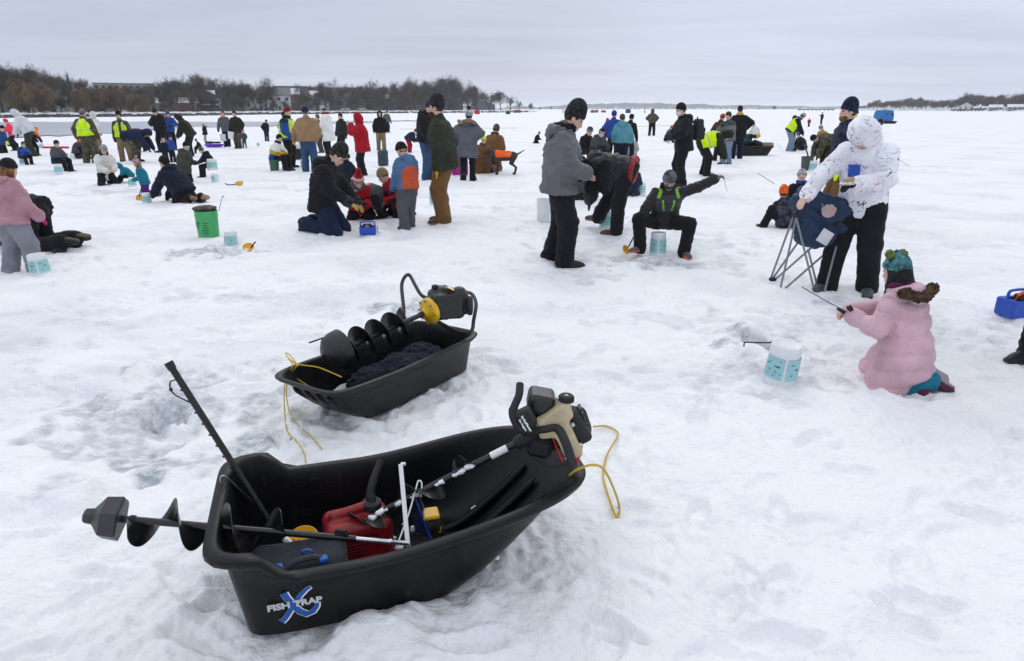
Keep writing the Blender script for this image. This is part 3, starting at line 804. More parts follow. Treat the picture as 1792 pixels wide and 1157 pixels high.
def P(label, foot, top, yaw, po=None, H=None, hs=1.07, jk='black', jm='plain', b=1.25, hem=-.06, fl=1.02, tr='black', trm='plain', tb=1.15, bt='black', sole='black', gl='black', hat=None, hatm='plain', pom=None, cuff=None,
      hood=None, fur=None, hair='dbrown', longhair=False, vest=None, jc=None, skin=SKIN, mask=None, scarf=None, beard=None, quilt=0, group=None, amp=None, belly=0.0, grip=0.5, zoff=0.0, tall=0.0, scale_h=None, htop=None, goggle=None, brim=None, bare_r=False, bare_l=False, tcol=None, bcol=None, deep=False):
    """one person: continuous body, clothing as children. foot: pixel on the ground under the pelvis; top: pixel row of the head top"""
    po = po or {}
    base = gp(*foot); dist = max(1.0, base.y)
    if po.get('fl', (0, 0, 0))[2] == .045 and 'lean' not in po:          # nobody stands quite straight
        jr = np.random.default_rng(int(foot[0] * 7 + foot[1])); j = lambda v, s: tuple(np.array(v) + jr.normal(size=3) * np.array(s))
        po = dict(po); po['side'] = jr.normal() * 2.2; po['lean'] = 2 + abs(jr.normal()) * 3; po['twist'] = jr.normal() * 8
        po['fl'] = j(po['fl'], (.012, .03, 0)); po['fr'] = j(po['fr'], (.012, .03, 0)); po['hl'] = j(po['hl'], (.015, .04, .02)); po['hr'] = j(po['hr'], (.015, .04, .02))
        if 'head' not in po: po['head'] = (abs(jr.normal()) * 12, jr.normal() * 14, jr.normal() * 4)
    rz = math.radians(yaw) + math.pi
    ca, sa = math.cos(rz), math.sin(rz)
    def row(Hh):
        J = skeleton(Hh, po, hs); q = J['hc'] + J['HR'] @ V3(0, 0, .066 * Hh * hs)
        w = (base.x + ca * q[0] - sa * q[1], base.y + sa * q[0] + ca * q[1], q[2] + .012 * Hh)
        return proj(w)[1]
    if H is None:
        lo, hi = 0.3, 3.0
        for _ in range(30):
            mid = (lo + hi) / 2
            if row(mid) > top: lo = mid
            else: hi = mid
        H = lo
    J = skeleton(H, po, hs)
    vx = min(max(dist * .00135, .0075), .034)
    near = dist < 14; u = H * hs
    base.z = gz(base.x, base.y) + zoff - .022
    seed = int(abs(base.x * 997 + base.y * 331)) % 9999
    R, pel, HR, hc = J['R'], J['pel'], J['HR'], J['hc']
    L = lambda x, y, z: hc + HR @ V3(x * u, y * u, z * u)
    T = lambda x, y, z: pel + R @ V3(x * H, y * H, z * H)
    # body
    F = SDF()
    F.torso(pel, R, torso_st(H, .80, -.03), .03 * H)
    F.cone(J['nk'] - (J['nk'] - pel) * .05, hc + HR @ V3(0, -.008 * u, -.02 * u), .034 * H, .031 * u, .015 * H)
    s_head(F, J, face=dist < 26)
    for s in 'lr':
        F.cone(J['sh' + s], J['eb' + s], .028 * H, .024 * H, .03 * H); F.cone(J['eb' + s], J['wr' + s], .023 * H, .016 * H, .01 * H)
        F.cone(J['hip' + s], J['kn' + s], .043 * H, .030 * H, .03 * H); F.cone(J['kn' + s], J['an' + s], .029 * H, .02 * H, .01 * H)
        F.cone(J['an' + s], J['an' + s] + J['toe' + s] * .04 * H, .018 * H, .013 * H, .01 * H)
        if gl is None or (s == 'r' and bare_r) or (s == 'l' and bare_l): s_hand(F, J, s, 1.0, near, grip)
        else: F.ell(J['wr' + s] + J['hd' + s] * .03 * H, (.013 * H,) * 3, None, .015 * H)
    bv = vx if dist < 26 else vx * .9
    Pv, Q = F.mesh(bv)
    col = np.tile(np.array(skin, np.float32), (len(Pv), 1))
    q = (Pv - hc) @ HR / u
    if dist < 20:
        fr = q[:, 1] > .028
        for x in (-1, 1):
            de = np.hypot((q[:, 0] - x * .018) / .010, (q[:, 2] - .004) / .0055)
            col[fr & (de < 1)] = (.05, .035, .03)
            br = np.hypot((q[:, 0] - x * .019) / .014, (q[:, 2] - .020) / .004); col[fr & (br < 1)] = (.12, .07, .05)
            ck = np.hypot((q[:, 0] - x * .024) / .016, (q[:, 2] + .018) / .014); k = np.clip(1 - ck, 0, 1)[:, None] * fr[:, None] * .6
            col = col * (1 - k) + np.array((.62, .24, .2)) * k
        lp = np.hypot(q[:, 0] / .015, (q[:, 2] + .036) / .005); col[(q[:, 1] > .035) & (lp < 1)] = (.40, .14, .13)
    root = mesh_obj('person', Pv, Q, mat_cloth(skin, .55, key='skin', vc=True), vcol=col, loc=base, label=label, cat='person', group=group)
    root.rotation_euler = (0, 0, rz)
    def put(name, F, mat, h=vx, amp_=0.0, wl=.12, quilt_=None, vcol=None, label=None, parent=None):
        p, f = F.mesh(h)
        if len(f) == 0: return None
        if amp_ > 0 or quilt_ is not None:
            p = wrinkle(p, f, amp_, wl, seed + len(name), quilt_(p) if quilt_ is not None else None)
        o = mesh_obj(name, p, f, mat, parent or root, vcol=vcol(p) if vcol else None)
        if label: o['label'] = label
        return o
    amp = (.0060 * H if dist < 22 else 0) if amp is None else amp * H
    def away(p):
        # distance coordinate for quilting: along the torso, or along the sleeve
        t = (p - pel) @ R[:, 2]
        best = np.abs((p - pel) @ R[:, 0]); out = t.copy()
        for s in 'lr':
            a, e_, w_ = J['sh' + s], J['eb' + s], J['wr' + s]
            for i, (m0, m1, off) in enumerate(((a, e_, 0), (e_, w_, .165 * H))):
                d = m1 - m0; Ls = float(d @ d); tt = np.clip((p - m0) @ d / Ls, 0, 1); dd = np.linalg.norm(p - m0 - tt[:, None] * d, axis=1)
                far = best > .1 * b * H
                k = far & (dd < .06 * H * b); out[k] = (off + tt[k] * math.sqrt(Ls))
        return out
    # trousers
    if tr is not None:
        F = SDF()
        Rp = rotm(po.get('plean', po.get('lean', 2) * .5), 0, 0)
        F.ell(pel + Rp @ V3(0, -.004 * H, -.01 * H), (.088 * H * min(tb, b * .93), .070 * H * min(tb, b * .93), .075 * H), Rp, .02)
        for s in 'lr':
            F.cone(J['hip' + s] + (J['kn' + s] - J['hip' + s]) * .12, J['kn' + s], .054 * H * tb, .046 * H * tb, .03 * H)
            F.cone(J['kn' + s], J['an' + s], .045 * H * tb, .041 * H * tb, .015 * H)
            aa = unit(J['an' + s] - J['kn' + s])
            F.cone(J['an' + s] - aa * .03 * H, J['an' + s] + aa * .012 * H, .041 * H * tb, .043 * H * tb, .01 * H)
        put('trousers', F, mat_cloth(cc(tr), kind=trm, vc=tcol is not None), amp_=amp * .9, wl=.21 * H / 1.7, vcol=tcol and (lambda p: tcol(p, J)))
    # boots
    for s in 'lr':
        A, Tn = J['an' + s], J['toe' + s]
        up = J['kn' + s] - A; up = unit(up - Tn * float(up @ Tn))
        sd = unit(np.cross(Tn, up)); Rb = np.stack([sd, Tn, up], 1)
        F = SDF()
        F.cone(A + up * .055 * H, A, .034 * H * tb, .033 * H, .01)
        F.ell(A - up * .022 * H + Tn * .042 * H, (.033 * H, .092 * H, .030 * H), Rb, .02 * H)
        F.box(A - up * .034 * H + Tn * .04 * H, (.030 * H, .080 * H, .009 * H), Rb, .008 * H, .008 * H)
        F.half(A - up * .044 * H, -up)
        def bc(p, A=A, up=up): 
            hh = (p - A) @ up; c_ = np.tile(np.array(cc(bt), np.float32), (len(p), 1)); c_[hh < -.030 * H] = cc(sole); return c_
        put('boot', F, mat_cloth(cc(bt), .6, key='boot_leather', gloss=True, vc=True), vcol=bc)
    # jacket with sleeves
    F = SDF()
    st = torso_st(H, b, hem, fl, belly)
    st[:, 3] += np.clip(st[:, 0] / (.285 * H), 0, 1.1) ** 2 * po.get('curl', 0) * H
    F.torso(pel, R, st, .03 * H)
    for s in 'lr':
        F.cone(J['sh' + s] - R[:, 2] * .01 * H, J['eb' + s], .043 * H * b ** .6, .037 * H * b ** .85, .05 * H)
        F.cone(J['eb' + s], J['wr' + s], .037 * H * b, .030 * H * b, .012 * H)
    F.cone(J['nk'] - R[:, 2] * .02 * H, J['nk'] + R[:, 2] * .012 * H, .047 * H, .044 * H, .02 * H)
    if po.get('skirt'):                      # coat spread over bent legs
        for s in 'lr': F.cone(J['hip' + s], J['hip' + s] + (J['kn' + s] - J['hip' + s]) * po['skirt'], .088 * H * b, .075 * H * b, .05 * H)
    qf = None
    if quilt: qf = lambda p: (.014 * H * (np.abs(np.sin(math.pi * away(p) / (quilt * H))) ** .65 - .65))
    put('jacket', F, mat_cloth(cc(jk), kind=jm, vc=jc is not None, gloss=quilt > 0), amp_=amp, wl=.13 * H / 1.7, quilt_=qf, vcol=jc and (lambda p: jc(p, J)))
    if dist < 17:
        for s in 'lr':
            x = -1 if s == 'l' else 1; ad = unit(J['wr' + s] - J['eb' + s])
            F = SDF(); F.cone(J['wr' + s] - ad * .012 * H, J['wr' + s] + ad * .004 * H, .0335 * H * b, .0325 * H * b, 0); put('cuff', F, mat_cloth(cc(jk) if not isinstance(jk, str) or jk != 'black' else C['charcoal'], kind=jm))
            yy = float(np.interp(.055 * H, st[:, 0], st[:, 2] + st[:, 3])); a_ = np.array(T(x * .060, 0, .035)) + R[:, 1] * (yy * .86); c_ = np.array(T(x * .072, 0, .085)) + R[:, 1] * (yy * .80)
            F = SDF(); F.cone(a_, c_, .0045 * H, .0045 * H, 0); put('pocket_zip', F, M_ZIP, h=min(vx, .006))
    # gloves
    if gl is not None:
        for s in 'lr':
            if (s == 'r' and bare_r) or (s == 'l' and bare_l): continue
            F = SDF(); s_hand(F, J, s, 1.28, near, grip)
            F.cone(J['wr' + s] - J['hd' + s] * .02 * H, J['wr' + s] + J['hd' + s] * .012 * H, .026 * H, .025 * H, .01 * H)
            put('glove', F, mat_cloth(cc(gl), .8))
    # hair
    if hair and hood != 'up':
        F = SDF(); F.ell(L(0, -.010, .012), (.048 * u, .054 * u, .054 * u), HR, 0)
        F.half(L(0, .030, .02), HR @ V3(0, 1, -.35)); 
        if longhair:
            F.ell(L(0, -.035, -.06), (.05 * u, .032 * u, .08 * u), HR, .02 * u)
            for x in (-1, 1): F.cone(L(x * .04, .0, -.02), L(x * .05, .03, -.12), .016 * u, .012 * u, .02 * u)
        put('hair', F, mat_cloth(cc(hair), .7, kind='knit' if near else 'plain', key='hair_%s' % hair))
    # hat
    if hat is not None:
        F = SDF(); hh = .062 + tall
        F.ell(L(0, -.006, .022), (.051 * u, .059 * u, hh * u), HR, 0)
        if tall > 0: F.ell(L(0, -.016, .022 + hh * .55), (.034 * u, .038 * u, .04 * u), HR, .04 * u)
        F.half(L(0, .03, .016), HR @ V3(0, .32, -1))
        def hc_(p):
            z = (p - hc) @ HR / u; c_ = np.tile(np.array(cc(hat), np.float32), (len(p), 1))
            zz = z[:, 2] - .32 * (z[:, 1] - .03)
            if cuff:
                for z0, z1, cq in cuff: c_[(zz >= z0) & (zz < z1)] = cc(cq)
            return c_
        G2 = SDF(); G2.ell(L(0, -.006, .022), (.0545 * u, .0625 * u, .064 * u), HR, 0); G2.half(L(0, .03, .014), HR @ V3(0, .32, -1)); G2.half(L(0, .03, .043), HR @ V3(0, -.32, 1))
        ho = put('hat', F, mat_cloth(cc(hat), kind=hatm, vc=cuff is not None, key=('hatvc_knit' if cuff is not None else None)), vcol=hc_ if cuff else None)
        if dist < 24: put('hat_cuff', G2, mat_cloth(cc(hat), kind=hatm, vc=cuff is not None, key=('hatvc_knit' if cuff is not None else None)), vcol=hc_ if cuff else None, parent=ho)
        if pom:
            F = SDF(); F.ell(L(0, -.02, .022 + hh + .022), (.026 * u,) * 3, HR, 0)
            put('pompom', F, mat_cloth(cc(pom), kind='knit'), amp_=.006 * u, wl=.02, parent=ho)
        if brim:
            F = SDF(); F.ell(L(0, .06, .026), (.042 * u, .045 * u, .006 * u), HR @ rotm(8, 0, 0), 0); put('brim', F, mat_cloth(cc(brim)), parent=ho)
    if hood == 'up':
        F = SDF(); F.ell(L(0, -.012, .006), (.066 * u, .072 * u, .080 * u), HR, 0)
        F.cone(L(0, -.02, -.03), J['nk'], .058 * u, .066 * H, .03 * u)
        F.ell(L(0, .075, -.012), (.044 * u, .062 * u, .056 * u), HR, .01 * u, 's') if not deep else F.ell(L(0, .088, -.040), (.036 * u, .05 * u, .040 * u), HR, .01 * u, 's')
        put('hood', F, mat_cloth(cc(jk), kind=jm, vc=jc is not None), amp_=amp, wl=.1, vcol=jc and (lambda p: jc(p, J)))
        if fur:
            F = SDF()
            for k in range(14):
                a = 2 * math.pi * k / 14
                F.ell(L(.052 * math.sin(a), .048 - .012 * math.cos(a), -.008 + .066 * math.cos(a)), (.016 * u,) * 3, None, .008 * u)
            put('fur_trim', F, mat_cloth(cc(fur), kind='knit', key='fur_%s' % fur), amp_=.006 * u, wl=.03)
    elif hood == 'down':
        F = SDF()
        F.ell(T(0, -.062 + po.get('curl', 0), .292), (.092 * H, .045 * H, .045 * H), R, 0)
        F.ell(T(0, -.082 + po.get('curl', 0), .262), (.062 * H, .030 * H, .045 * H), R, .03 * H)
        for x in (-1, 1): F.cone(T(x * .065, -.04 + po.get('curl', 0), .300), T(x * .055, .035 + po.get('curl', 0), .298), .028 * H, .018 * H, .02 * H)
        put('hood', F, mat_cloth(cc(fur) if fur == 'collar' else cc(jk), kind=jm, vc=jc is not None), amp_=amp, wl=.1, vcol=jc and (lambda p: jc(p, J)))
        if fur:
            F = SDF(); pts = [T(.118 * math.sin(a), -.070 + po.get('curl', 0) - .062 * math.cos(a), .290 + .014 * math.sin(3 * a)) for a in np.linspace(-1.8, 1.8, 12)]
            for i in range(11): F.cone(pts[i], pts[i + 1], .025 * H, .025 * H, .01)
            put('fur_trim', F, mat_cloth(cc(fur), kind='knit', key='fur_%s' % fur), amp_=.006 * H, wl=.03)
    if scarf:
        F = SDF()
        for k in range(10):
            a = 2 * math.pi * k / 10; F.ell(J['nk'] + R @ V3(.05 * H * math.sin(a), .05 * H * math.cos(a), .018 * H), (.024 * H,) * 3, None, .02 * H)
        put('scarf', F, mat_cloth(cc(scarf), kind='knit', key='scarf_%s' % str(scarf)), amp_=amp, wl=.05)
    if mask:
        F = SDF(); F.ell(L(0, .014, -.026), (.039 * u, .047 * u, .036 * u), HR, 0); F.ell(L(0, .05, -.018), (.012 * u, .016 * u, .016 * u), HR, .015 * u)
        F.half(L(0, .0, -.006), HR @ V3(0, 0, 1)); F.half(L(0, .016, 0), HR @ V3(0, -1, 0)); put('face_mask', F, mat_cloth(cc(mask), .8))
    if beard:
        F = SDF(); F.ell(L(0, .022, -.042), (.036 * u, .038 * u, .034 * u), HR, 0); F.half(L(0, .0, -.024), HR @ V3(0, .15, 1)); F.half(L(0, -.004, 0), HR @ V3(0, -1, 0))
        put('beard', F, mat_cloth(cc(beard), .8, kind='knit', key='hair_%s' % beard), amp_=.003 * u, wl=.02)
    if goggle:
        F = SDF(); F.ell(L(0, .036, .006), (.034 * u, .026 * u, .014 * u), HR, 0); put('glasses', F, mat_plain('dark_lens', (.01, .01, .012), .15))
    # high visibility vest
    if vest:
        vb = b * 1.05 + .02
        sv = torso_st(H, vb, max(hem, -.02) - .002, 1.04, belly)
        sv[:, 3] += np.clip(sv[:, 0] / (.285 * H), 0, 1.1) ** 2 * po.get('curl', 0) * H
        sv = sv[sv[:, 0] < .30 * H]; sv[-1, 1] = .09 * H * b
        def shell(infl, lo=None, hi=None, xs=None):
            F = SDF(); F.torso(pel, R, sv, 0, infl=infl)
            for s in 'lr':
                F.cone(J['sh' + s], J['eb' + s], .046 * H * b + .008, .05 * H * b, .01, 's')
            if vest == 'open': F.box(T(0, .12, .14), (.022 * H, .1 * H, .3 * H), R, .005, 0, 's')
            F.cone(J['nk'] - R[:, 2] * .04 * H + R[:, 1] * .02 * H, J['nk'] + R[:, 2] * .1 * H + R[:, 1] * .06 * H, .045 * H, .05 * H, .01, 's')
            if lo is not None: F.half(T(0, 0, hi), R[:, 2]); F.half(T(0, 0, lo), -R[:, 2])
            if xs is not None: F.half(T(xs[1], 0, 0), R[:, 0]); F.half(T(xs[0], 0, 0), -R[:, 0])
            return F
        vo = put('vest', shell(.004 * H), mat_cloth(C['hivis'], .8, key='hivis'), amp_=amp * .6, wl=.1)
        gm = mat_plain('reflective_tape', (.42, .43, .43), .45)
        put('reflective_stripe', shell(.009 * H, .075, .10), gm, h=vx * .8, parent=vo)
        for x in (-1, 1): put('reflective_stripe', shell(.009 * H, .10, .29, (x * .06 - .013, x * .06 + .013)), gm, h=vx * .8, parent=vo)
    root['_H'] = H
    PEOPLE.append((root, J, base, rz, H))
    return root, J, base, rz, H
PEOPLE = []
M_ZIP = mat_plain('zip_dark', (.006, .006, .007), .4)
def wpt(pp, q):
    """person-local metres to world"""
    root, J, base, rz, H = pp
    ca, sa = math.cos(rz), math.sin(rz)
    return Vector((base.x + ca * q[0] - sa * q[1], base.y + sa * q[0] + ca * q[1], base.z + q[2]))

# poses (fractions of body height; x to the person's right, y forward)
STAND = dict(fl=(-.07, .0, .045), fr=(.07, .0, .045), hl=(-.155, .05, .50), hr=(.155, .05, .50))
POCKET = dict(fl=(-.07, .0, .045), fr=(.07, .02, .045), hl=(-.13, .085, .56), hr=(.13, .085, .56), el=(-1, -.6, 0), er=(1, -.6, 0))
BUSY = dict(fl=(-.07, .0, .045), fr=(.07, .02, .045), hl=(-.06, .19, .62), hr=(.07, .19, .62), el=(-1, -.3, -.6), er=(1, -.3, -.6), head=(30, 0, 0), lean=6)
SIT = dict(pel=(0, 0, .27), lean=14, plean=0, fl=(-.075, .25, .045), fr=(.075, .25, .045), hl=(-.06, .22, .33), hr=(.06, .22, .33), head=(30, 0, 0), el=(-1, -.4, -.3), er=(1, -.4, -.3), curl=.02)
KNEEL = dict(pel=(0, 0, .30), lean=12, plean=0, fl=(-.06, -.21, .08), fr=(.06, -.21, .08), toel=(0, -.4, -1), toer=(0, -.4, -1), kl=(-.1, 1, -.4), kr=(.1, 1, -.4), hl=(-.09, .17, .36), hr=(.09, .17, .36), head=(35, 0, 0), curl=.02)
KNEELSIT = dict(pel=(0, -.06, .155), lean=14, plean=0, fl=(-.06, -.13, .07), fr=(.06, -.13, .07), toel=(-.1, -.8, -.6), toer=(.1, -.8, -.6), kl=(-.2, 1, -.05), kr=(.2, 1, -.05), hl=(-.09, .17, .22), hr=(.09, .17, .22), head=(35, 0, 0), curl=.03)
GSIT = dict(pel=(0, 0, .10), lean=22, plean=0, fl=(-.10, .34, .06), fr=(.10, .36, .06), kl=(-.2, .2, 1), kr=(.2, .2, 1), hl=(-.1, .22, .2), hr=(.1, .22, .2), head=(30, 0, 0), curl=.03)
BEND = dict(pel=(0, -.06, .50), lean=78, plean=45, fl=(-.08, .0, .045), fr=(.08, .03, .045), hl=(-.07, .22, .20), hr=(.07, .24, .20), head=(80, 0, 0), el=(-1, 0, 0), er=(1, 0, 0))
LEANF = dict(pel=(0, -.03, .52), lean=38, plean=20, fl=(-.08, .0, .045), fr=(.08, .03, .045), hl=(-.08, .26, .42), hr=(.08, .26, .42), head=(45, 0, 0))
CROUCH = dict(pel=(0, -.04, .20), lean=32, plean=10, fl=(-.08, .03, .045), fr=(.08, .05, .045), kl=(-.4, 1, .6), kr=(.4, 1, .6), hl=(-.07, .24, .20), hr=(.07, .24, .20), head=(35, 0, 0), curl=.03)
def pz(base, **k):
    d = dict(base); d.update(k)
    return d
def band(*bs):
    """colour by height along the torso (fractions of H): list of (upper limit, colour)"""
    def f(p, J):
        t = (p - J['pel']) @ J['R'][:, 2] / J['H']; o = np.tile(np.array(cc(bs[-1][1]), np.float32), (len(p), 1))
        for lim, c_ in reversed(bs): o[t < lim] = cc(c_)
        return o
    return f
# ------------------------------------------------------------------ sleds, augers and other gear
M_SLED = mat_plain('sled_plastic', (.0036, .0039, .0052), .38, bs=220, bstr=.12, var=.3, vscale=6, spec=.24)
M_SLED2 = mat_plain('sled_plastic_worn', (.008, .0082, .0095), .42, bs=120, bstr=.2, var=.5, vscale=9, spec=.3)
M_BLK = mat_plain('black_paint', (.010, .010, .011), .28, bs=80, bstr=.08, var=.3, vscale=14)
M_RUB = mat_plain('black_rubber', (.014, .014, .015), .7, bs=90, bstr=.2)
M_STEEL = mat_plain('bright_steel', (.55, .56, .58), .28, metal=.9, var=.15, vscale=30)
M_GREY = mat_plain('grey_metal', (.20, .21, .23), .38, metal=.5, var=.12, vscale=20)
M_YEL = mat_plain('yellow_enamel', (.72, .42, .008), .35, var=.12, vscale=20, bs=60, bstr=.15)
M_YELP = mat_plain('yellow_plastic', (.80, .42, .01), .4)
M_ROPE = mat_plain('yellow_rope', (.72, .50, .04), .7, bs=500, bstr=.7)
M_RED = mat_plain('red_plastic', (.22, .005, .009), .48, var=.25, vscale=12, bs=40, bstr=.1)
M_REDB = mat_plain('red_trim', (.6, .01, .015), .4)
M_BLUE = mat_plain('blue_strap', (.008, .085, .36), .5)
M_WHT = mat_plain('white_plastic', (.78, .79, .79), .4)
M_TANK = mat_plain('cream_tank', (.52, .44, .27), .4, var=.28, vscale=9, bs=30, bstr=.1)
M_NAVYCLOTH = mat_cloth((.006, .009, .022), key='navy_quilt')
M_BAG = mat_cloth((.035, .038, .045), key='bag_cloth')
M_SNOWP = mat_plain('packed_snow', (.80, .82, .86), .7, bs=60, bstr=.8, var=.04)

def scuff(m, amt, col=(.05, .052, .056)):
    """pale scratches running along the plastic"""
    n, l = m.node_tree.nodes, m.node_tree.links; b = n['Principled BSDF']; src = b.inputs['Base Color'].links[0].from_socket
    t = n.new('ShaderNodeTexCoord'); last = src
    for k, (sc, rot) in enumerate((((2.2, 40, 60), .25), ((3, 55, 45), -.5), ((14, 14, 2.5), .1))):
        mp = n.new('ShaderNodeMapping'); mp.inputs['Scale'].default_value = sc; mp.inputs['Rotation'].default_value = (0, rot, rot * .3); l.new(t.outputs['Object'], mp.inputs[0])
        z = n.new('ShaderNodeTexNoise'); z.inputs['Scale'].default_value = 3; z.inputs['Detail'].default_value = 5; l.new(mp.outputs[0], z.inputs['Vector'])
        r = n.new('ShaderNodeMapRange'); l.new(z.outputs[0], r.inputs[0]); r.inputs[1].default_value = .60; r.inputs[2].default_value = .72; r.inputs[3].default_value = 0; r.inputs[4].default_value = amt
        x = n.new('ShaderNodeMixRGB'); l.new(r.outputs[0], x.inputs[0]); l.new(last, x.inputs[1]); x.inputs[2].default_value = tuple(col) + (1,); last = x.outputs[0]
    l.new(last, b.inputs['Base Color'])
scuff(M_SLED, .16); scuff(M_SLED2, .4)
def sled_body(name, Lb, Lt, wb, wr, zr, parent, mat, nb=3.4, ntail=7.0, tail=.05, bowp=.85, th=.007, step=True, lip=.040):
    """hull lofted from rounded outlines; local x along, y across (centre 0), z up"""
    N = 112
    seq = [(0.0, -.02, 0), (.015, 0, 0), (.2, 0, 0), (.4, 0, 0), (.6, 0, 0), (.78, 0, 0)]
    seq += ([(.80, .006, 0), (.84, .015, 0), (.90, .016, 0)] if step else [(.9, 0, 0)])
    seq += [(.915, .02, 0), (.92, lip, -.004), (.955, lip + .006, 0), (.985, lip + .002, 0), (1.0, lip - .010, 0), (1.0, .008, 0), (.985, 0, 0), (.95, -th * .6, 0)]
    seq += [(f, -th, 0) for f in (.8, .6, .4, .25, .12)] + [(.06, -th - .006, 0), (.035, -th - .03, 0)]
    V, F = [], []
    for f, off, dz in seq:
        u0 = -tail * f; u1 = Lb + (Lt - Lb) * max(f, 0) ** bowp
        hw = wb + (wr - wb) * f
        cx, a = (u0 + u1) / 2, (u1 - u0) / 2 + off
        h = hw + off
        for k in range(N):
            an = 2 * math.pi * (k + .5) / N; c_, s_ = math.cos(an), math.sin(an)
            n = nb if c_ > 0 else ntail
            # even out the spacing of points on the rounded rectangle
            r = (abs(c_) ** n + abs(s_) ** n) ** (-1 / n)
            x = cx + a * c_ * r; y = h * s_ * r
            taper = 1 - .10 * max(0, (x - .3 * Lt) / Lt) ** 1.0
            V.append((x, y * taper, f * zr(min(max(x, 0), Lt)) + dz + (0.012 if f == .035 else 0)))
    m = len(seq)
    for i in range(m - 1):
        for k in range(N): F.append((i * N + k, i * N + (k + 1) % N, (i + 1) * N + (k + 1) % N, (i + 1) * N + k))
    F.append(tuple(range(N))[::-1]); F.append(tuple((m - 1) * N + k for k in range(N)))
    return MB().add(V, F).build(name, mat, parent, smooth=50)

def flight(p0, p1, ri, ro, turns, ph=0.0, th=.003, n=28, taper=None):
    """helical blade round an axis"""
    M = frame_from_axis(p0, p1); L = (Vector(p1) - Vector(p0)).length; b = MB(); N = max(8, int(turns * n)); V, F = [], []
    for i in range(N + 1):
        t = i / N; a = ph + 2 * math.pi * turns * t
        r = ro * (min(1, t / .06, (1 - t) / .06) * .85 + .15 if taper else 1)
        r = max(r, ri + .002)
        for rr, dz in ((ri, -th), (r, -th * .5), (r, th * .5), (ri, th)): V.append(M @ Vector((rr * math.cos(a), rr * math.sin(a), t * L + dz)))
    for i in range(N):
        for k in range(4): F.append((i * 4 + k, i * 4 + (k + 1) % 4, (i + 1) * 4 + (k + 1) % 4, (i + 1) * 4 + k))
    F.append((0, 1, 2, 3)); F.append((N * 4 + 3, N * 4 + 2, N * 4 + 1, N * 4))
    return b.add(V, F)

def text_mesh(body, size, name, mat, parent, M, bold=0.0, ext=.0006, xs=1.0, align='CENTER'):
    cu = bpy.data.curves.new(name, 'FONT'); cu.body = body; cu.size = size; cu.offset = bold; cu.extrude = ext; cu.align_x = align; cu.align_y = 'CENTER'; cu.resolution_u = 3
    o = bpy.data.objects.new(name, cu); COL.objects.link(o)
    dg = bpy.context.evaluated_depsgraph_get(); me = bpy.data.meshes.new_from_object(o.evaluated_get(dg))
    bpy.data.objects.remove(o); bpy.data.curves.remove(cu)
    me.transform(M @ Matrix.Diagonal((xs, 1, 1, 1))); me.materials.clear(); me.materials.append(mat)
    q = bpy.data.objects.new(name, me); COL.objects.link(q)
    if parent is not None: q.parent = parent
    return q

# ---- front sled
UA = math.atan2(.224, .747)
FS = empty('cargo_sled', (0, 0, 0), 0, 'large black plastic tub sled full of gear, lettering on its side, in the foreground', 'sled')
pA = gp(430, 1124)
U = Vector((math.cos(UA), math.sin(UA), 0)); Vv = Vector((-math.sin(UA), math.cos(UA), 0))
FW = .285
FS.location = pA + Vv * FW + Vector((0, 0, .0)); FS.rotation_euler = (0, 0, UA)
def fzr(x):
    base = .368 - .088 * float(sstep(.06, .17, x)) + .092 * float(sstep(.40, 1.18, x))
    return base
sled_body('tub', .80, 1.23, FW, FW + .045, fzr, FS, M_SLED, ntail=9.0)
FM = Matrix.Translation(FS.location) @ Matrix.Rotation(UA, 4, 'Z')
for y in (-.12, 0, .12):
    MB().tube(spline([(.62, y, .016), (.80, y, .035), (.98, y, .16), (1.10, y, .27)], 5), [.004] + [.018] * 14 + [.004], 8).build('runner_rib', M_SLED, FS, smooth=60)
# decal on the near wall: plane through the wall
def wallp(x, f):
    """point on the outer near wall: x along, f height fraction"""
    z = f * fzr(x); return Vector((x, -(FW + .045 * f), z))
w0 = wallp(.12, .35); ex = Vector((1, 0, 0)); ey = (wallp(.12, .75) - wallp(.12, .1)).normalized(); en = ex.cross(ey)
def wallM(x, f, rot=0.0, lift=.0015):
    p = wallp(x, f) + en * lift
    M = Matrix(((ex.x, ey.x, en.x, p.x), (ex.y, ey.y, en.y, p.y), (ex.z, ey.z, en.z, p.z), (0, 0, 0, 1)))
    return M @ Matrix.Rotation(rot, 4, 'Z')
DX = wallM(.165, .47, 0, .0012) @ Matrix.Scale(.80, 4)
def arc(c, r, a0, a1, n): return [(c[0] + r * math.cos(math.radians(a0 + (a1 - a0) * i / n)), c[1] + r * math.sin(math.radians(a0 + (a1 - a0) * i / n))) for i in range(n + 1)]
def thick(path, w):
    """outline of a stroke along path with widths w"""
    Lf, Rt = [], []
    for i, p in enumerate(path):
        a, b_ = path[max(i - 1, 0)], path[min(i + 1, len(path) - 1)]
        t = Vector((b_[0] - a[0], b_[1] - a[1])).normalized(); n_ = Vector((-t.y, t.x)); ww = w[i] if isinstance(w, (list, tuple)) else w
        Lf.append((p[0] + n_.x * ww, p[1] + n_.y * ww)); Rt.append((p[0] - n_.x * ww, p[1] - n_.y * ww))
    return Lf + Rt[::-1]
def strokes(path, w, th, M, name, mat, parent):
    o_ = thick(path, w); n = len(path); b = MB()
    V = [M @ Vector((x, y, 0)) for x, y in o_] + [M @ Vector((x, y, th)) for x, y in o_]; T_ = 2 * n
    F = [(i, i + 1, T_ - 2 - i, T_ - 1 - i)[::-1] for i in range(n - 1)] + [(T_ + i, T_ + i + 1, 2 * T_ - 2 - i, 2 * T_ - 1 - i) for i in range(n - 1)] + [(i, (i + 1) % T_, T_ + (i + 1) % T_, T_ + i) for i in range(T_)]
    return b.add(V, F).build(name, mat, parent)
SLA = [(-.058, -.085), (-.04, -.068), (.0, -.005), (.028, .042), (.055, .07), (.072, .078)]
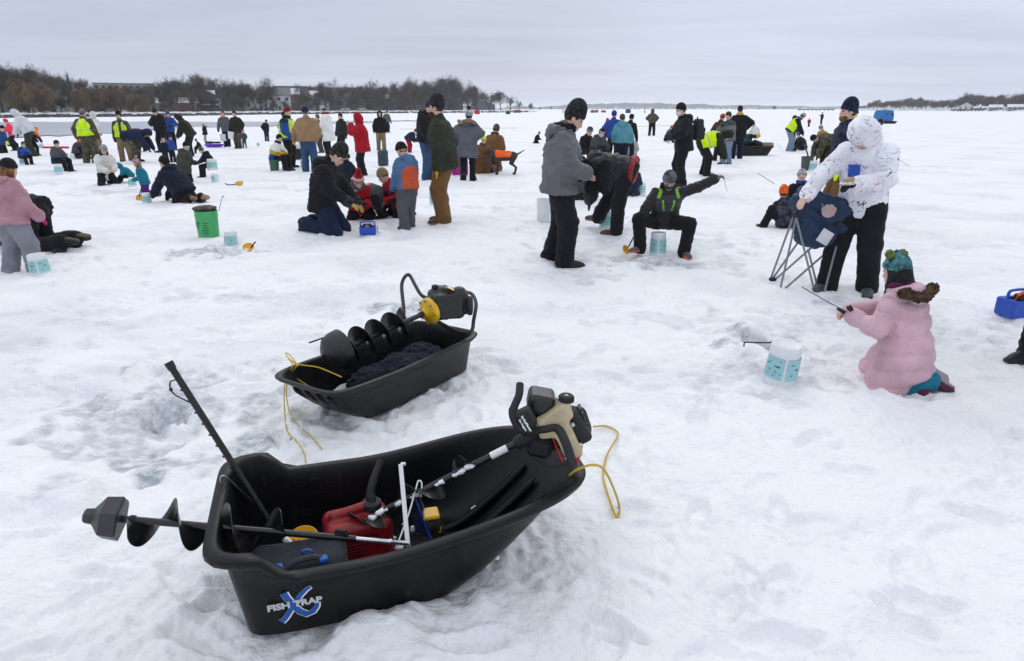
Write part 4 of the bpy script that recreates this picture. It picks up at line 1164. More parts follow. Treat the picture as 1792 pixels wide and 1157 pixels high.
SLB = [(-.034, .07), (-.026, .045), (-.004, -.005), (.018, -.045), (.045, -.068), (.07, -.06), (.088, -.035), (.094, -.012)]
wA = [.013, .012, .010, .010, .009, .006]; wB = [.014, .013, .012, .014, .015, .013, .010, .006]
for nm, gr, m_, lift in (('emblem_outline', .0035, M_WHT, 0), ('emblem', 0, M_BLUE, .0012)):
    Mx = DX @ Matrix.Translation((.003 if gr else 0, -.002 if gr else 0, lift))
    strokes(SLA, [w + gr for w in wA], .0008, Mx, nm, m_, FS); strokes(SLB, [w + gr for w in wB], .0008 if gr else .0011, Mx, nm, m_, FS)
M_LET = mat_plain('silver_print', (.55, .57, .60), .5)
text_mesh('FISH TRAP', .036, 'lettering', M_LET, FS, wallM(.168, .475, math.radians(0), .0042), bold=.0016, xs=1.05)

# hand ice auger lying over the stern
a0, a1 = gp(150, 903, .43), gp(716, 951, .20)
dA = (a1 - a0); lerpA = lambda t: a0 + dA * t
HA = empty('hand_auger', a0, 0, 'long black hand auger with spiral blade sticking out over the front sled stern', 'auger')
def loc(o, e): o.location = o.location - e.location; return o
def child(mb, name, mat, e, smooth=45):
    o = mb.build(name, mat, e, smooth=smooth); o.data.transform(Matrix.Translation(-Vector(e.location))); return o
child(MB().tube([lerpA(.08), lerpA(.82)], .0118, 12), 'shaft', M_BLK, HA)
child(MB().tube([lerpA(.80), lerpA(.93), lerpA(.932), lerpA(.94), lerpA(.942), lerpA(1.0)], [.0085, .0085, .0105, .0105, .0085, .0085], 12), 'extension_tube', M_STEEL, HA)
child(flight(lerpA(.115), lerpA(.60),   .011, .082, 3.1, 2.2, .0028, taper=True), 'spiral_blade', M_BLK, HA, 60)
Mh = frame_from_axis(lerpA(.0), lerpA(.2))
child(MB().lathe([(.016, -.006), (.025, .0), (.028, .024), (.070, .056), (.075, .104), (.064, .108)], 6, Mh @ Matrix.Rotation(.3, 4, 'Z')), 'blade_guard', mat_plain('guard_plastic', (.028, .029, .033), .42, bs=150, bstr=.15, var=.15), HA, 20)
child(MB().tube([lerpA(.125), lerpA(.14)], .016, 10), 'guard_collar', M_RUB, HA)
child(MB().box(lerpA(.775) + Vector((0, 0, .016)), (.05, .012, .02), bev=.004).tube([lerpA(.775) + Vector((-.02, 0, .03)), lerpA(.775) + Vector((.02, -.01, .032))], .006, 8), 'wing_bolt', M_RUB, HA)

# ice chisel leaning out of the stern
B_ = gp(457, 890, .21); Rm = gp(424, 838, .335); dC = Rm - B_
t_ = 1.0
while proj(B_ + dC * t_)[1] > 634: t_ += .01
Tp = B_ + dC * t_
IC = empty('ice_chisel', B_, 0, 'black ribbed ice chisel leaning up out of the stern of the front sled', 'chisel')
child(MB().tube([B_ - dC.normalized() * .12, B_ + dC * .5 * t_, Tp - dC.normalized() * .03, Tp - dC.normalized() * .028, Tp], [.012, .0125, .0125, .0155, .017], 10), 'shaft', mat_plain('chisel_paint', (.010, .010, .011), .5, bs=45, bstr=.6, var=.3, vscale=30), IC)
sideC = dC.cross(Vector((0, 1, 0))).normalized()
if sideC.x > 0: sideC = -sideC
for k in range(8):
    p = B_ + dC * t_ * (.30 + .075 * k) - Vector((.012, .0, .004))
    child(MB().box(p, (.014, .012, .007), bev=.002), 'ring_mark', M_BLK, IC)
tp = B_ + dC * t_ * .95
child(MB().tube(spline([tp + Vector((.010, 0, .0)), tp + Vector((.020, -.012, -.012)), tp + Vector((.016, -.016, -.03)), tp + Vector((-.008, -.016, -.04)), tp + Vector((-.014, -.014, -.07)), tp + Vector((.002, -.014, -.095)), tp + Vector((.05, -.012, -.125))], 6), .0028, 6), 'cord', M_RUB, IC)
child(MB().lathe([(.002, -.007), (.006, -.004), (.0068, 0), (.006, .004), (.002, .007)], 10, Matrix.Translation(tp + Vector((-.013, -.014, -.072)))), 'cord_bead', M_RUB, IC)

# silver hook
hk = [gp(389, 850, .36), gp(386, 838, .39), gp(394, 834, .40), gp(425, 862, .28), gp(456, 892, .12)]
MB().tube(spline(hk, 6), .0032, 8).build('gaff_hook', M_STEEL, None, smooth=60, label='thin silver gaff hook beside the ice chisel in the front sled', cat='hook')

# fuel can
fc = FM @ Vector((.40, .055, .135))
def soft(name, F, mat, parent, h, amp=0, wl=.1, seed=1):
    p, f = F.mesh(h)
    if amp: p = wrinkle(p, f, amp, wl, seed)
    return mesh_obj(name, p, f, mat, parent)
GC = empty('fuel_can', fc - Vector((0, 0, .155)), UA + .12, 'red plastic fuel can with black spout lying in the front sled', 'fuel can')
F = SDF(); F.box((0, 0, .11), (.125, .085, .115), None, .035, 0); F.box((-.01, -.085, .12), (.07, .012, .05), None, .01, .006, 's'); F.cone((-.085, 0, .235), (.03, 0, .25), .018, .018, .02); F.cone((.06, 0, .22), (.06, 0, .245), .032, .030, .01)
soft('can_body', F, M_RED, GC, .0055)
MB().lathe([(.036, .236), (.038, .24), (.038, .262), (.030, .268)], 18, Matrix.Translation((.06, 0, 0))).build('spout_collar', M_RUB, GC, smooth=40)
MB().tube(spline([(.06, 0, .262), (.062, .01, .30), (.085, .03, .35), (.12, .06, .40)], 5), [.020] * 4 + [.016] * 6 + [.014] * 6, 12).build('spout', M_RUB, GC, smooth=40)
for k in range(5): MB().box((-.02, -.0742, .15 - .014 * k), (.06 + .02 * (k % 2), .002, .006), None, .0005).build('embossed_line', mat_plain('emboss_dark', (.10, .003, .006), .5), GC)

# power auger: engine on the bow, bit running down into the sled
e0, e1 = gp(905, 775, .46), gp(545, 958, .10)
PA = empty('power_auger', e0, 0, 'power auger with cream fuel tank, engine propped on the bow of the front sled', 'auger')
dP = e1 - e0; LP = lambda t: e0 + dP * t
child(MB().tube([LP(-.05), LP(.22)], .0135, 12), 'shaft', M_BLK, PA)
child(MB().tube([LP(.20), LP(1.0)], [.015, .011], 12), 'bit_shaft', M_BLK, PA)
child(MB().tube([LP(.05), LP(.13)], .0145, 12), 'sticker', M_WHT, PA)
child(MB().tube([LP(-.09), LP(.0), LP(.012)], [.028, .026, .018], 14), 'collar', M_RUB, PA)
child(flight(LP(.20), LP(.98), .013, .060, 2.9, .6, .0026, taper=True), 'spiral_blade', M_BLK, PA, 60)
rs = random.Random(3)
for t, r in ((.23, .018), (.27, .015), (.30, .011), (.66, .018), (.70, .013), (.93, .016), (.97, .014), (.38, .012), (.5, .012), (.58, .012)):
    F = SDF()
    for k in range(7): F.ell(tuple(LP(t + rs.uniform(-.02, .02)) + Vector((rs.uniform(-r, r) * .6, rs.uniform(-r, r) * .6 - .01, rs.uniform(0, r * .5)))), (r * .5, r * .42, r * .26), None, .012)
    o = soft('snow_clump', F, M_SNOWP, PA, .006, .003, .02, int(t * 100)); o.data.transform(Matrix.Translation(-Vector(e0)))
# engine local frame: camera-facing build, x right, y away, z up
EX = gp(965, 760, .50)
def E_(x, y, z): return EX + Vector((x, y, z))
Rk = Matrix.Rotation(math.radians(-14), 3, 'Y')           # the whole head leans with the bit
def EP(x, y, z): return EX + Rk @ Vector((x, y, z))
def ebox(name, c, d, mat, rz=0.0, ry=0.0, bev=.008):
    R_ = Rk @ Matrix.Rotation(ry, 3, 'Y') @ Matrix.Rotation(rz, 3, 'Z')
    return child(MB().box(EP(*c), d, R_, bev), name, mat, PA, 35)
ebox('gearbox', (-.055, .03, -.045), (.10, .09, .09), M_RUB, 0, .5, .02)
ebox('crankcase', (.005, .06, -.01), (.12, .10, .15), mat_plain('engine_black', (.013, .013, .014), .45, bs=60, bstr=.4), 0, 0, .02)
F = SDF(); F.box(EP(-.010, .045, .125), (.052, .06, .040), np.array(Rk @ Matrix.Rotation(.45, 3, 'Y')), .022, 0); F.box(EP(.005, .06, .07), (.05, .05, .03), np.array(Rk), .01, .01)
o = soft('engine_shroud', F, mat_plain('shroud_plastic', (.012, .012, .013), .33, var=.2, bs=140, bstr=.1), PA, .005); o.data.transform(Matrix.Translation(-Vector(e0)))
for k in range(5):
    ebox('cooling_fin', (-.066 + .004 * k, .045, .028 + .016 * k), (.012, .085, .006), M_RUB, 0, .5, .002)
F = SDF()
F.box(EP(.030, -.020, .075), (.066, .030, .034), np.array(Rk @ Matrix.Rotation(-.42, 3, 'Y')), .014, 0)
F.box(EP(.052, -.02, -.01), (.036, .026, .095), np.array(Rk @ Matrix.Rotation(-.16, 3, 'Y')), .014, .02)
F.box(EP(-.015, -.02, .035), (.030, .024, .030), np.array(Rk), .014, .03)
F.cone(EP(.076, -.02, .105), EP(.086, -.02, .135), .021, .021, .014)
o = soft('fuel_tank', F, M_TANK, PA, .0045); o.data.transform(Matrix.Translation(-Vector(e0)))
Mc = frame_from_axis(EP(.085, -.02, .130), EP(.094, -.02, .16))
V_ = MB()
for z0 in (0,):
    V_.lathe([(.026, 0), (.0275, .002), (.0275, .020), (.024, .0245)], 20, Mc)
child(V_, 'tank_cap', M_RUB, PA)
for k in range(20):
    a = 2 * math.pi * k / 20
    child(MB().box(Mc @ Vector((.0275 * math.cos(a), .0275 * math.sin(a), .010)), (.004, .004, .018), None), 'cap_rib', M_RUB, PA)
F = SDF(); F.box(EP(.105, .01, .01), (.028, .04, .07), np.array(Rk @ Matrix.Rotation(-.3, 3, 'Y')), .016, 0); F.cone(EP(.115, .05, .03), EP(.12, .05, -.03), .035, .035, .01)
o = soft('recoil_starter', F, M_RUB, PA, .006); o.data.transform(Matrix.Translation(-Vector(e0)))
for k in range(4): child(MB().box(EP(.128 + .003 * k, .028, .07 - .022 * k), (.012, .05, .006), Rk, .001), 'vent_slat', M_BLK, PA)
for p in ((.088, -.035, .040), (.098, -.03, -.05), (.035, -.05, -.085), (.045, -.05, -.055)):
    child(MB().lathe([(.009, 0), (.010, .003), (.008, .010), (.005, .011)], 10, frame_from_axis(EP(*p), EP(p[0], p[1] - .02, p[2]))), 'bolt_head', M_STEEL, PA)
# handles
hpts = [gp(940, 754, .53), gp(912, 750, .55), gp(898, 722, .60), gp(908, 692, .65), gp(910, 672, .68)]
child(MB().tube(spline(hpts, 6), [.018] * 14 + [.015] * 11, 10), 'handle', M_RUB, PA)
hp2 = [gp(915, 757, .52), gp(950, 752, .55), gp(975, 750, .56), gp(990, 775, .54), gp(1004, 818, .47)]
child(MB().tube(spline(hp2, 6), [.014] * 12 + [.017] * 13, 10), 'throttle_handle', M_RUB, PA)
child(MB().tube(spline([gp(966, 762, .49), gp(975, 785, .45), gp(985, 808, .41)], 6), [.004] * 13, 6), 'throttle_lever', M_REDB, PA)
child(MB().box(gp(1008, 800, .42), (.022, .016, .045), Rk, .005), 'kill_switch', M_REDB, PA)
child(MB().box(gp(936, 706, .60), (.012, .012, .03), Rk, .003), 'choke_lever', M_REDB, PA)
Lp = gp(922, 737, .60); Lm = frame_from_axis(Lp, Lp + Vector((-.1, -1, .45)))
child(MB().box(Lp + Vector((.0, .028, 0)), (.055, .05, .075), Matrix.Rotation(math.radians(-30), 3, 'Y'), .008), 'handle_bracket', M_RUB, PA)
for k, (t, sz) in enumerate((('StrikeMaster', .0125), ('Ice Augers', .011))):
    q = Lp + Vector((-.002 - .013 * k, -.022, .0 - .006 * k))
    Mq = Matrix.Translation(q) @ Matrix.Rotation(math.radians(70), 4, 'X') @ Matrix.Rotation(math.radians(-58), 4, 'Z')
    o = text_mesh(t, sz, 'lettering', M_WHT, PA, Mq, bold=.0004); o.data.transform(Matrix.Translation(-Vector(e0)))
child(MB().tube(spline([gp(935, 803, .40), gp(965, 818, .38), gp(990, 812, .40)], 6), .003, 6), 'throttle_cable', M_RUB, PA)

# bits and pieces in the front sled
wb0 = gp(701, 812, .40); wb1 = gp(714, 956, .18)
WB = MB(); WB.box((wb0 + wb1) / 2, (.017, .003, (wb1 - wb0).length), frame_from_axis(wb0, wb1, (0, 1, 0)).to_3x3(), .0008).box(wb0 + Vector((.008, .01, -.006)), (.02, .012, .012), None, .003)
WB.build('flat_bar', mat_plain('white_metal', (.72, .73, .75), .4, metal=.2), None, label='flat white metal bar standing upright in the front sled', cat='bar')
MB().tube(spline([gp(694, 957, .18), gp(715, 900, .26), gp(728, 855, .31), gp(732, 842, .33), gp(738, 846, .32), gp(737, 870, .28)], 6), .0032, 8).build('wire_hook', M_WHT, None, smooth=60, label='bent white wire hook behind the upright flat bar', cat='hook')
TB = empty('folding_bracket', gp(735, 940, .05), 0, 'dark blue folding steel bracket beside the yellow drill', 'bracket')
pts = [gp(735, 868, .26), gp(722, 925, .14), gp(752, 942, .10)]
n_ = Vector((.1, -1, .2)).normalized() * .004
child(MB().add([p + n_ for p in pts] + [p - n_ for p in pts], [(0, 1, 2), (5, 4, 3), (0, 3, 4, 1), (1, 4, 5, 2), (2, 5, 3, 0)]), 'plate', mat_plain('navy_paint', (.006, .012, .05), .35), TB)
child(MB().tube([gp(725, 868, .27), gp(754, 943, .11)], .0045, 8), 'blue_edge', mat_plain('blue_paint', (.01, .06, .45), .35), TB)
child(MB().tube([gp(733, 868, .26), gp(757, 930, .12)], .004, 8), 'steel_edge', M_GREY, TB)
child(MB().lathe([(.013, 0), (.014, .006), (.009, .012)], 12, frame_from_axis(gp(722, 926, .14), gp(722, 926, .14) + Vector((0, -.02, .01)))), 'pivot_bolt', M_STEEL, TB)
CD = empty('cordless_drill', gp(765, 930, .06), 0, 'yellow and black cordless drill lying in the front sled', 'drill')
child(MB().box(gp(754, 899, .20), (.062, .07, .018), Matrix.Rotation(.25, 3, 'Z'), .005), 'battery_top', M_YEL, CD)
child(MB().box(gp(758, 915, .155), (.058, .066, .055), Matrix.Rotation(.25, 3, 'Z'), .01), 'drill_body', M_RUB, CD)
child(MB().box(gp(765, 928, .12), (.05, .05, .05), Matrix.Rotation(.25, 3, 'Z'), .012), 'grip', M_RUB, CD)
child(MB().box(gp(768, 922, .14), (.012, .04, .03), Matrix.Rotation(.25, 3, 'Z'), .003), 'side_panel', M_YEL, CD)
LD = empty('slotted_scoop', gp(535, 945, .16), 0, 'yellow perforated scoop half hidden under the long hand auger', 'scoop')
sp_ = gp(530, 947, .16)
scm = MB().lathe([(.002, -.02), (.04, -.016), (.055, -.004), (.06, .006), (.058, .007), (.05, -.001), (.038, -.012), (.002, -.016)], 24, Matrix.Translation(sp_) @ Matrix.Rotation(.5, 4, 'X'), False, False)
child(scm, 'bowl', M_YELP, LD)
for i in range(4):
    for k in range(5):
        p = Matrix.Translation(sp_) @ Matrix.Rotation(.5, 4, 'X') @ Vector((-.036 + .018 * k + .006 * (i % 2), -.03 + .018 * i, -.0105 + .004 * (abs(k - 2) + abs(i - 1.5)) * .5))
        child(MB().lathe([(.003, 0), (.003, .003)], 8, Matrix.Translation(p)), 'drain_hole', mat_plain('hole_dark', (.05, .02, 0), .6), LD)
child(MB().tube([sp_ + Vector((.05, -.0, .0)), gp(600, 955, .14)], .008, 8), 'handle', M_RUB, LD)
MB().tube([gp(498, 942, .2), gp(516, 965, .16), gp(528, 962, .15)], [.012, .016, .01], 8).build('snowy_grip', M_SNOWP, None, smooth=60, label='short snow-covered grip under the hand auger blade', cat='grip')
BG = empty('gear_bag', gp(520, 985, .10), 0, 'dark grey padded bag with blue straps along the near side of the front sled', 'bag')
F = SDF(); bc = FM @ Vector((.185, -.165, .15)); Rb = np.array(Matrix.Rotation(UA, 3, 'Z') @ Matrix.Rotation(.25, 3, 'X'))
F.box(bc, (.165, .075, .10), Rb, .045, 0)
o = soft('bag_body', F, M_BAG, BG, .006, .003, .09, 5); o.data.transform(Matrix.Translation(-Vector(BG.location)))
child(MB().tube(spline([gp(497, 1000, .24), gp(515, 985, .265), gp(545, 975, .27), gp(565, 978, .255)], 6), .011, 8), 'carry_handle', M_BAG, BG)
for q, d in ((gp(482, 996, .245), (.05, .03, .022)), (gp(566, 979, .255), (.03, .03, .022))): child(MB().box(q, d, Matrix.Rotation(UA + .2, 3, 'Z'), .004), 'strap', M_BLUE, BG)
child(MB().tube(spline([gp(533, 972, .25), gp(528, 966, .27), gp(538, 962, .275), gp(547, 966, .265), gp(541, 971, .25)], 5), .004, 6), 'zip_pull', M_BLUE, BG)

def rope(name, pts, label, r=.0042, cat='rope', extra=None):
    e = empty(name, pts[0], 0, label, cat)
    child(MB().tube(spline(pts, 8), r, 7), 'strand', M_ROPE, e, 60)
    for x in (extra or []): child(MB().tube(spline(x, 8), r, 7), 'strand', M_ROPE, e, 60)
    return e
def G(px, py, z=.008):
    p = gp(px, py, z)
    if z < .02: p.z = gz(p.x, p.y) + .013; 
    return p
rope('tow_rope', [gp(997, 832, .36), gp(1010, 822, .39), gp(1035, 814, .40), gp(1055, 820, .34), gp(1072, 850, .18), G(1084, 880), G(1081, 893), G(1070, 884), G(1058, 850), G(1056, 820), G(1062, 795), G(1080, 768), G(1078, 755), G(1060, 748), G(1038, 750)], 'yellow tow rope looped on the snow off the bow of the front sled', .005,
     extra=[[gp(1016, 768, .42), gp(1018, 782, .38), gp(1014, 802, .33)]])

# loose snow dropped in and around the front sled
for k in range(26):
    x, y = rs.uniform(.05, .95), rs.uniform(-.22, .22); r = rs.uniform(.006, .018); F = SDF()
    for i in range(3): F.ell(tuple(FM @ Vector((x + rs.uniform(-r, r), y + rs.uniform(-r, r), .025 + r * .4 + max(0, x - .8) * .55))), (r * rs.uniform(.7, 1.2), r * rs.uniform(.7, 1.2), r * .6), None, .006)
    o = soft('snow_crumb', F, M_SNOWP, FS, .004, .0015, .015, k); o.data.transform(FM.inverted())

# ---- second sled
ub = Vector((.53, .85, 0)).normalized(); vb = Vector((.85, -.53, 0)).normalized()
SA = math.atan2(-ub.y, -ub.x)                       # local x runs towards the bow
c_rear = gp(843, 580, .27); c_rear.z = 0
org = c_rear - vb * .305 - ub * .02
BS = empty('auger_sled', org, SA, 'smaller black sled carrying an engine auger and dark blanket, behind the large sled', 'sled')
sled_body('tub', .98, 1.24, .235, .275, lambda x: .255 + .015 * float(sstep(.7, 1.2, x)), BS, M_SLED2, nb=7, ntail=8, tail=.03, bowp=.7, lip=.026)
BM = Matrix.Translation(org) @ Matrix.Rotation(SA, 4, 'Z')
for y in (-.13, -.045, .045, .13):
    MB().tube(spline([(.80, y, .012), (.98, y, .03), (1.10, y, .11), (1.2, y, .2)], 5), [.006] + [.016] * 14 + [.006], 8).build('runner_rib', M_SLED2, BS, smooth=60)
# blanket
F = SDF()
for k in range(22):
    F.ell(tuple(BM @ Vector((rs.uniform(.14, .78), rs.uniform(-.10, .11), rs.uniform(.06, .13)))), (rs.uniform(.09, .15), rs.uniform(.06, .11), rs.uniform(.035, .06)), np.array(Matrix.Rotation(SA + rs.uniform(-.6, .6), 3, 'Z')), .03)
p, f = F.mesh(.009); p = wrinkle(p, f, .011, .07, 4); p[:, 2] = np.maximum(p[:, 2], .02)
mesh_obj('blanket', p, f, M_NAVYCLOTH, None, label='crumpled dark navy blanket lying in the auger sled', cat='blanket')
# engine auger
k0, k1 = gp(556, 630, .32), gp(748, 546, .44)
EA = empty('engine_auger', k1, 0, 'engine ice auger with yellow gear housing lying in the smaller sled', 'auger')
dK = k1 - k0; LK = lambda t: k0 + dK * t
child(MB().tube([LK(.05), LK(.98)], .016, 12), 'shaft', M_BLK, EA)
child(flight(LK(.20), LK(.80), .015, .098, 4.0, 1.0, .003), 'spiral_blade', M_BLK, EA, 60)
Mb = frame_from_axis(LK(.18), LK(-.05))
child(MB().lathe([(.118, -.03), (.122, -.026), (.120, .0), (.116, .03), (.100, .065), (.06, .092), (.02, .10), (.001, .10)], 28, Mb, True, False), 'blade_cover', mat_plain('cover_plastic', (.013, .013, .014), .42, var=.4, vscale=18, bs=70, bstr=.2), EA)
for a, r in ((2.4, .055), (-1.9, .085)):
    q = Mb @ Vector((r * math.cos(a), r * math.sin(a), .084 if r < .07 else .066)); child(MB().lathe([(.011, 0), (.011, .006), (.008, .007)], 12, frame_from_axis(q, q + (LK(-.05) - LK(.18)).normalized() * .01)), 'vent_hole', mat_plain('deep_black', (.002, .002, .002), .9), EA)
child(MB().tube([Mb @ Vector((-.09, .07, -.01)), gp(541, 600, .40)], .005, 8), 'clip', M_RUB, EA)
gax = dK.normalized(); gb = k1 + gax * .01
Mg = frame_from_axis(gb, gb + gax)
child(MB().lathe([(.02, -.045), (.03, -.03), (.045, -.02), (.078, -.012), (.088, 0), (.088, .018), (.078, .03)], 28, Mg), 'gear_housing', M_YEL, EA)
for i in range(8):
    a = 2 * math.pi * i / 8; q = Mg @ Vector((.078 * math.cos(a), .078 * math.sin(a), -.014))
    child(MB().lathe([(.007, 0), (.007, -.008), (.004, -.009)], 8, Matrix.Translation(q) @ Mg.to_3x3().to_4x4()), 'bolt_head', M_GREY, EA)
child(MB().tube([gb - gax * .075, gb - gax * .03], .019, 12), 'coupling', M_RUB, EA)
F = SDF(); ec = gb + gax * .11
F.box(tuple(ec + Vector((.03, 0, .01))), (.10, .08, .085), np.array(Matrix.Rotation(.4, 3, 'Z')), .02, 0); F.ell(tuple(ec + Vector((-.0, .02, .07))), (.09, .07, .06), None, .02)
F.cone(tuple(ec + Vector((.10, 0, -.03))), tuple(ec + Vector((.115, 0, .085))), .05, .045, .02)
o = soft('engine_block', F, mat_plain('engine_black2', (.014, .014, .014), .42, bs=45, bstr=.5, var=.3), EA, .007, .0025, .03, 8); o.data.transform(Matrix.Translation(-Vector(k1)))
ft = ec + Vector((.015, .01, .105))
child(MB().box(ft + Vector((.03, 0, .0)), (.09, .09, .03), Matrix.Rotation(.35, 3, 'Y'), .012), 'fuel_tank_top', M_BLK, EA)
child(MB().box(ft + Vector((.05, -.03, .016)), (.05, .045, .004), Matrix.Rotation(.45, 3, 'Y'), .001), 'yellow_decal', M_YEL, EA)
child(MB().box(ft + Vector((.05, -.03, .0185)), (.034, .03, .003), Matrix.Rotation(.45, 3, 'Y'), .001), 'white_decal', M_WHT, EA)
child(MB().lathe([(.02, 0), (.022, .004), (.022, .018), (.016, .022)], 14, Matrix.Translation(ft + Vector((-.055, -.01, .012)))), 'tank_cap', M_RUB, EA)
child(MB().box(ec + Vector((.15, .02, .02)), (.05, .10, .15), Matrix.Rotation(-.08, 3, 'Y'), .015), 'air_filter', M_BLK, EA)
child(MB().lathe([(.06, 0), (.065, .01), (.06, .03), (.03, .035)], 18, frame_from_axis(ec + Vector((.17, .0, .0)), ec + Vector((.25, 0, 0)))), 'flywheel_cover', M_RUB, EA)
for k in range(3): child(MB().tube([ec + Vector((-.09, -.04, .06 - .03 * k)), ec + Vector((-.06, -.05, .07 - .035 * k))], .006, 6), 'carburettor_part', M_GREY, EA)
child(MB().tube([gp(703, 546, .42), gp(703, 536, .44)], .004, 6), 'red_switch', M_REDB, EA)
M_BAR = mat_plain('bar_coating', (.012, .012, .013), .38, bs=200, bstr=.2)
hb = [gp(707, 556, .36), gp(706, 535, .42), gp(703, 500, .52), gp(709, 484, .57), gp(717, 482, .57), gp(727, 500, .52), gp(738, 517, .47), gp(755, 523, .45), gp(785, 523, .45), gp(812, 513, .48), gp(826, 515, .48), gp(833, 532, .44), gp(829, 560, .36), gp(824, 580, .30), gp(800, 580, .29), gp(772, 566, .32), gp(757, 557, .35)]
child(MB().tube(spline(hb, 6), .0125, 10), 'handlebar', M_BAR, EA)
rope('pull_rope', [gp(537, 640, .30), gp(524, 638, .30), gp(512, 632, .30), gp(505, 628, .30), gp(512, 640, .29), gp(502, 660, .20), gp(497, 690, .08), G(500, 740), G(511, 769)], 'yellow pull rope hanging from the bow of the smaller sled', .0035,
     extra=[[gp(520, 640, .30), gp(507, 658, .21), gp(501, 690, .08), G(512, 735), G(545, 770), G(564, 796)], [G(515, 773), G(532, 795), G(536, 815)],
            [gp(522, 640, .30), gp(508, 622, .31), gp(500, 618, .31), gp(506, 628, .30), gp(521, 640, .30)], [gp(520, 663, .20), gp(540, 676, .15), gp(560, 690, .12), gp(584, 694, .10), gp(597, 684, .14)], [gp(580, 690, .11), gp(590, 698, .10), gp(584, 702, .1)], [gp(537, 640, .30), gp(560, 644, .30), gp(598, 660, .28)]])

# ------------------------------------------------------------------ pails
M_PAIL = mat_plain('pail_white', (.72, .75, .76), .42, var=.05, vscale=10, spec=.4)
M_TEAL = mat_plain('teal_print', (.30, .58, .60), .45, var=.1, vscale=6)
M_FISH = mat_plain('fish_print', (.015, .06, .075), .5)
FISH = [(-1, .45), (-.72, .1), (-.3, .26), (.1, .36), (.28, .62), (.36, .30), (.75, .16), (1, 0), (.75, -.14), (.35, -.24), (.15, -.5), (0, -.26), (-.35, -.18), (-.72, -.06), (-1, -.42), (-.88, 0)]
def pail_mesh(r0, r1, h): # r0 at the table end, r1 open end; standing upside down: closed top
    return [(r1 + .004, 0), (r1 + .006, .004), (r1 + .006, .018), (r1 + .001, .022), (r1, .04), (r0 + (r1 - r0) * .12, h * .88), (r0 + .002, h * .90), (r0 + .001, h - .012), (r0 - .006, h - .001), (r0 - .014, h), (r0 - .022, h - .006), (r0 * .5, h - .007), (.001, h - .007)]
def make_pail(name, base, label, r0=.108, r1=.122, h=.27, up=False, detail=2, tilt=(0, 0), yaw=0.0, mat=None, band=True, group=None, cat='bucket', handle=False):
    e = empty(name, base, yaw, label, cat, group); e.rotation_euler = (tilt[0], tilt[1], yaw)
    pr = pail_mesh(r0, r1, h)
    if up:
        pr = [(r, h - z) for r, z in pr][::-1]
        pr = [(.001, 0), (r0 - .012, 0), (r0 - .004, .004), (r0, .02), (r1, h - .03), (r1 + .001, h - .022), (r1 + .006, h - .018), (r1 + .006, h - .003), (r1 + .002, h), (r1 - .004, h - .002), (r0 - .006, .02), (.001, .012)]
    n = 32 if detail > 1 else 18
    MB().lathe(pr, n, None, not up, False).build('pail_body', mat or M_PAIL, e, smooth=45)
    rad = lambda z: (r1 + (r0 - r1) * z / h if not up else r0 + (r1 - r0) * z / h)
    if band:
        for a0, a1 in (((-2.75, -1.45), (-1.25, .25)) if detail > 1 else ((-3.0, -.15),)):
            b = MB(); V, F_ = [], []; K = 14
            for i in range(K + 1):
                a = a0 + (a1 - a0) * i / K
                for z in (h * .22, h * .74): V.append(((rad(z) + .0045) * math.cos(a), (rad(z) + .0045) * math.sin(a), z))
            for i in range(K): F_.append((2 * i, 2 * i + 2, 2 * i + 3, 2 * i + 1))
            b.add(V, F_).build('printed_panel', M_TEAL, e, smooth=60)
        spots = []
        if detail > 1: spots = [(-2.35, .62, .008), (-2.5, .56, .014), (-2.3, .43, .010), (-2.42, .31, .007), (-1.72, .66, .008), (-1.85, .53, .021), (-1.9, .40, .010), (-2.0, .31, .009), (-1.62, .36, .008), (-.95, .62, .012), (-.6, .5, .016), (-.9, .36, .010)]
        elif detail == 1: spots = [(-2.2, .55, .016), (-1.6, .6, .02), (-1.9, .38, .014), (-1.1, .5, .018), (-1.3, .34, .012)]
        for a, zf, s in spots:
            z = h * zf; V = []
            for x, y in FISH:
                aa = a + x * s / rad(z) * 1.0; V.append(((rad(z) + .0062) * math.cos(aa), (rad(z) + .0062) * math.sin(aa), z + y * s * .8))
            MB().add(V, [tuple(range(len(V)))]).build('printed_fish', M_FISH, e)
    if handle:
        MB().tube([(r1 * math.cos(a), .0 + r1 * .25, h + r1 * .9 * math.sin(a)) for a in np.linspace(0, math.pi, 14)], .0025, 5).build('wire_handle', M_GREY, e, smooth=60)
    return e
def pail_at(px, py, label, top=None, **k):
    b = ground(px, py)
    if top is not None:
        q = at_dist(px, top, b.y); k['h'] = max(.12, q.z - b.z)
        k.setdefault('r0', k['h'] * .36); k.setdefault('r1', k['h'] * .41)
    det = 2 if b.y < 9.7 else (1 if b.y < 24 else 0)
    k.setdefault('detail', det); k.setdefault('tilt', (rs.uniform(-.05, .05), rs.uniform(-.05, .05))); k.setdefault('yaw', rs.uniform(-1.1, .6))
    return make_pail('bucket', b + Vector((0, 0, -.018)), label, **k)
pb = ground(1362, 664)
make_pail('bucket', pb + Vector((0, 0, -.03)), 'white fish-print bucket upside down beside the ice hole, nearest the camera', tilt=(.06, .10), yaw=-.4, r0=.094, r1=.106, h=.275)
pail_at(72, 478, 'white fish-print bucket at the feet of the girl in dusty pink', top=441, yaw=.2)
pail_at(406, 428, 'small white bucket with pale teal print right of the bright green bucket', top=402, yaw=-.6)
pail_at(1151, 446, 'white bucket under the boy with lime green jacket trim', top=404, yaw=-.4, r0=.088, r1=.098)
pail_at(1061, 398, 'teal and white bucket between the legs of the bending person in black puffer', top=366)
pail_at(1116, 318, 'teal print bucket standing behind the small child in navy hood', top=301)
pail_at(1121, 341, 'upright white bucket nearest the small child in navy hood', top=318)
pail_at(604, 326, 'white fish-print bucket under the person in navy behind the kneeling man', top=308)
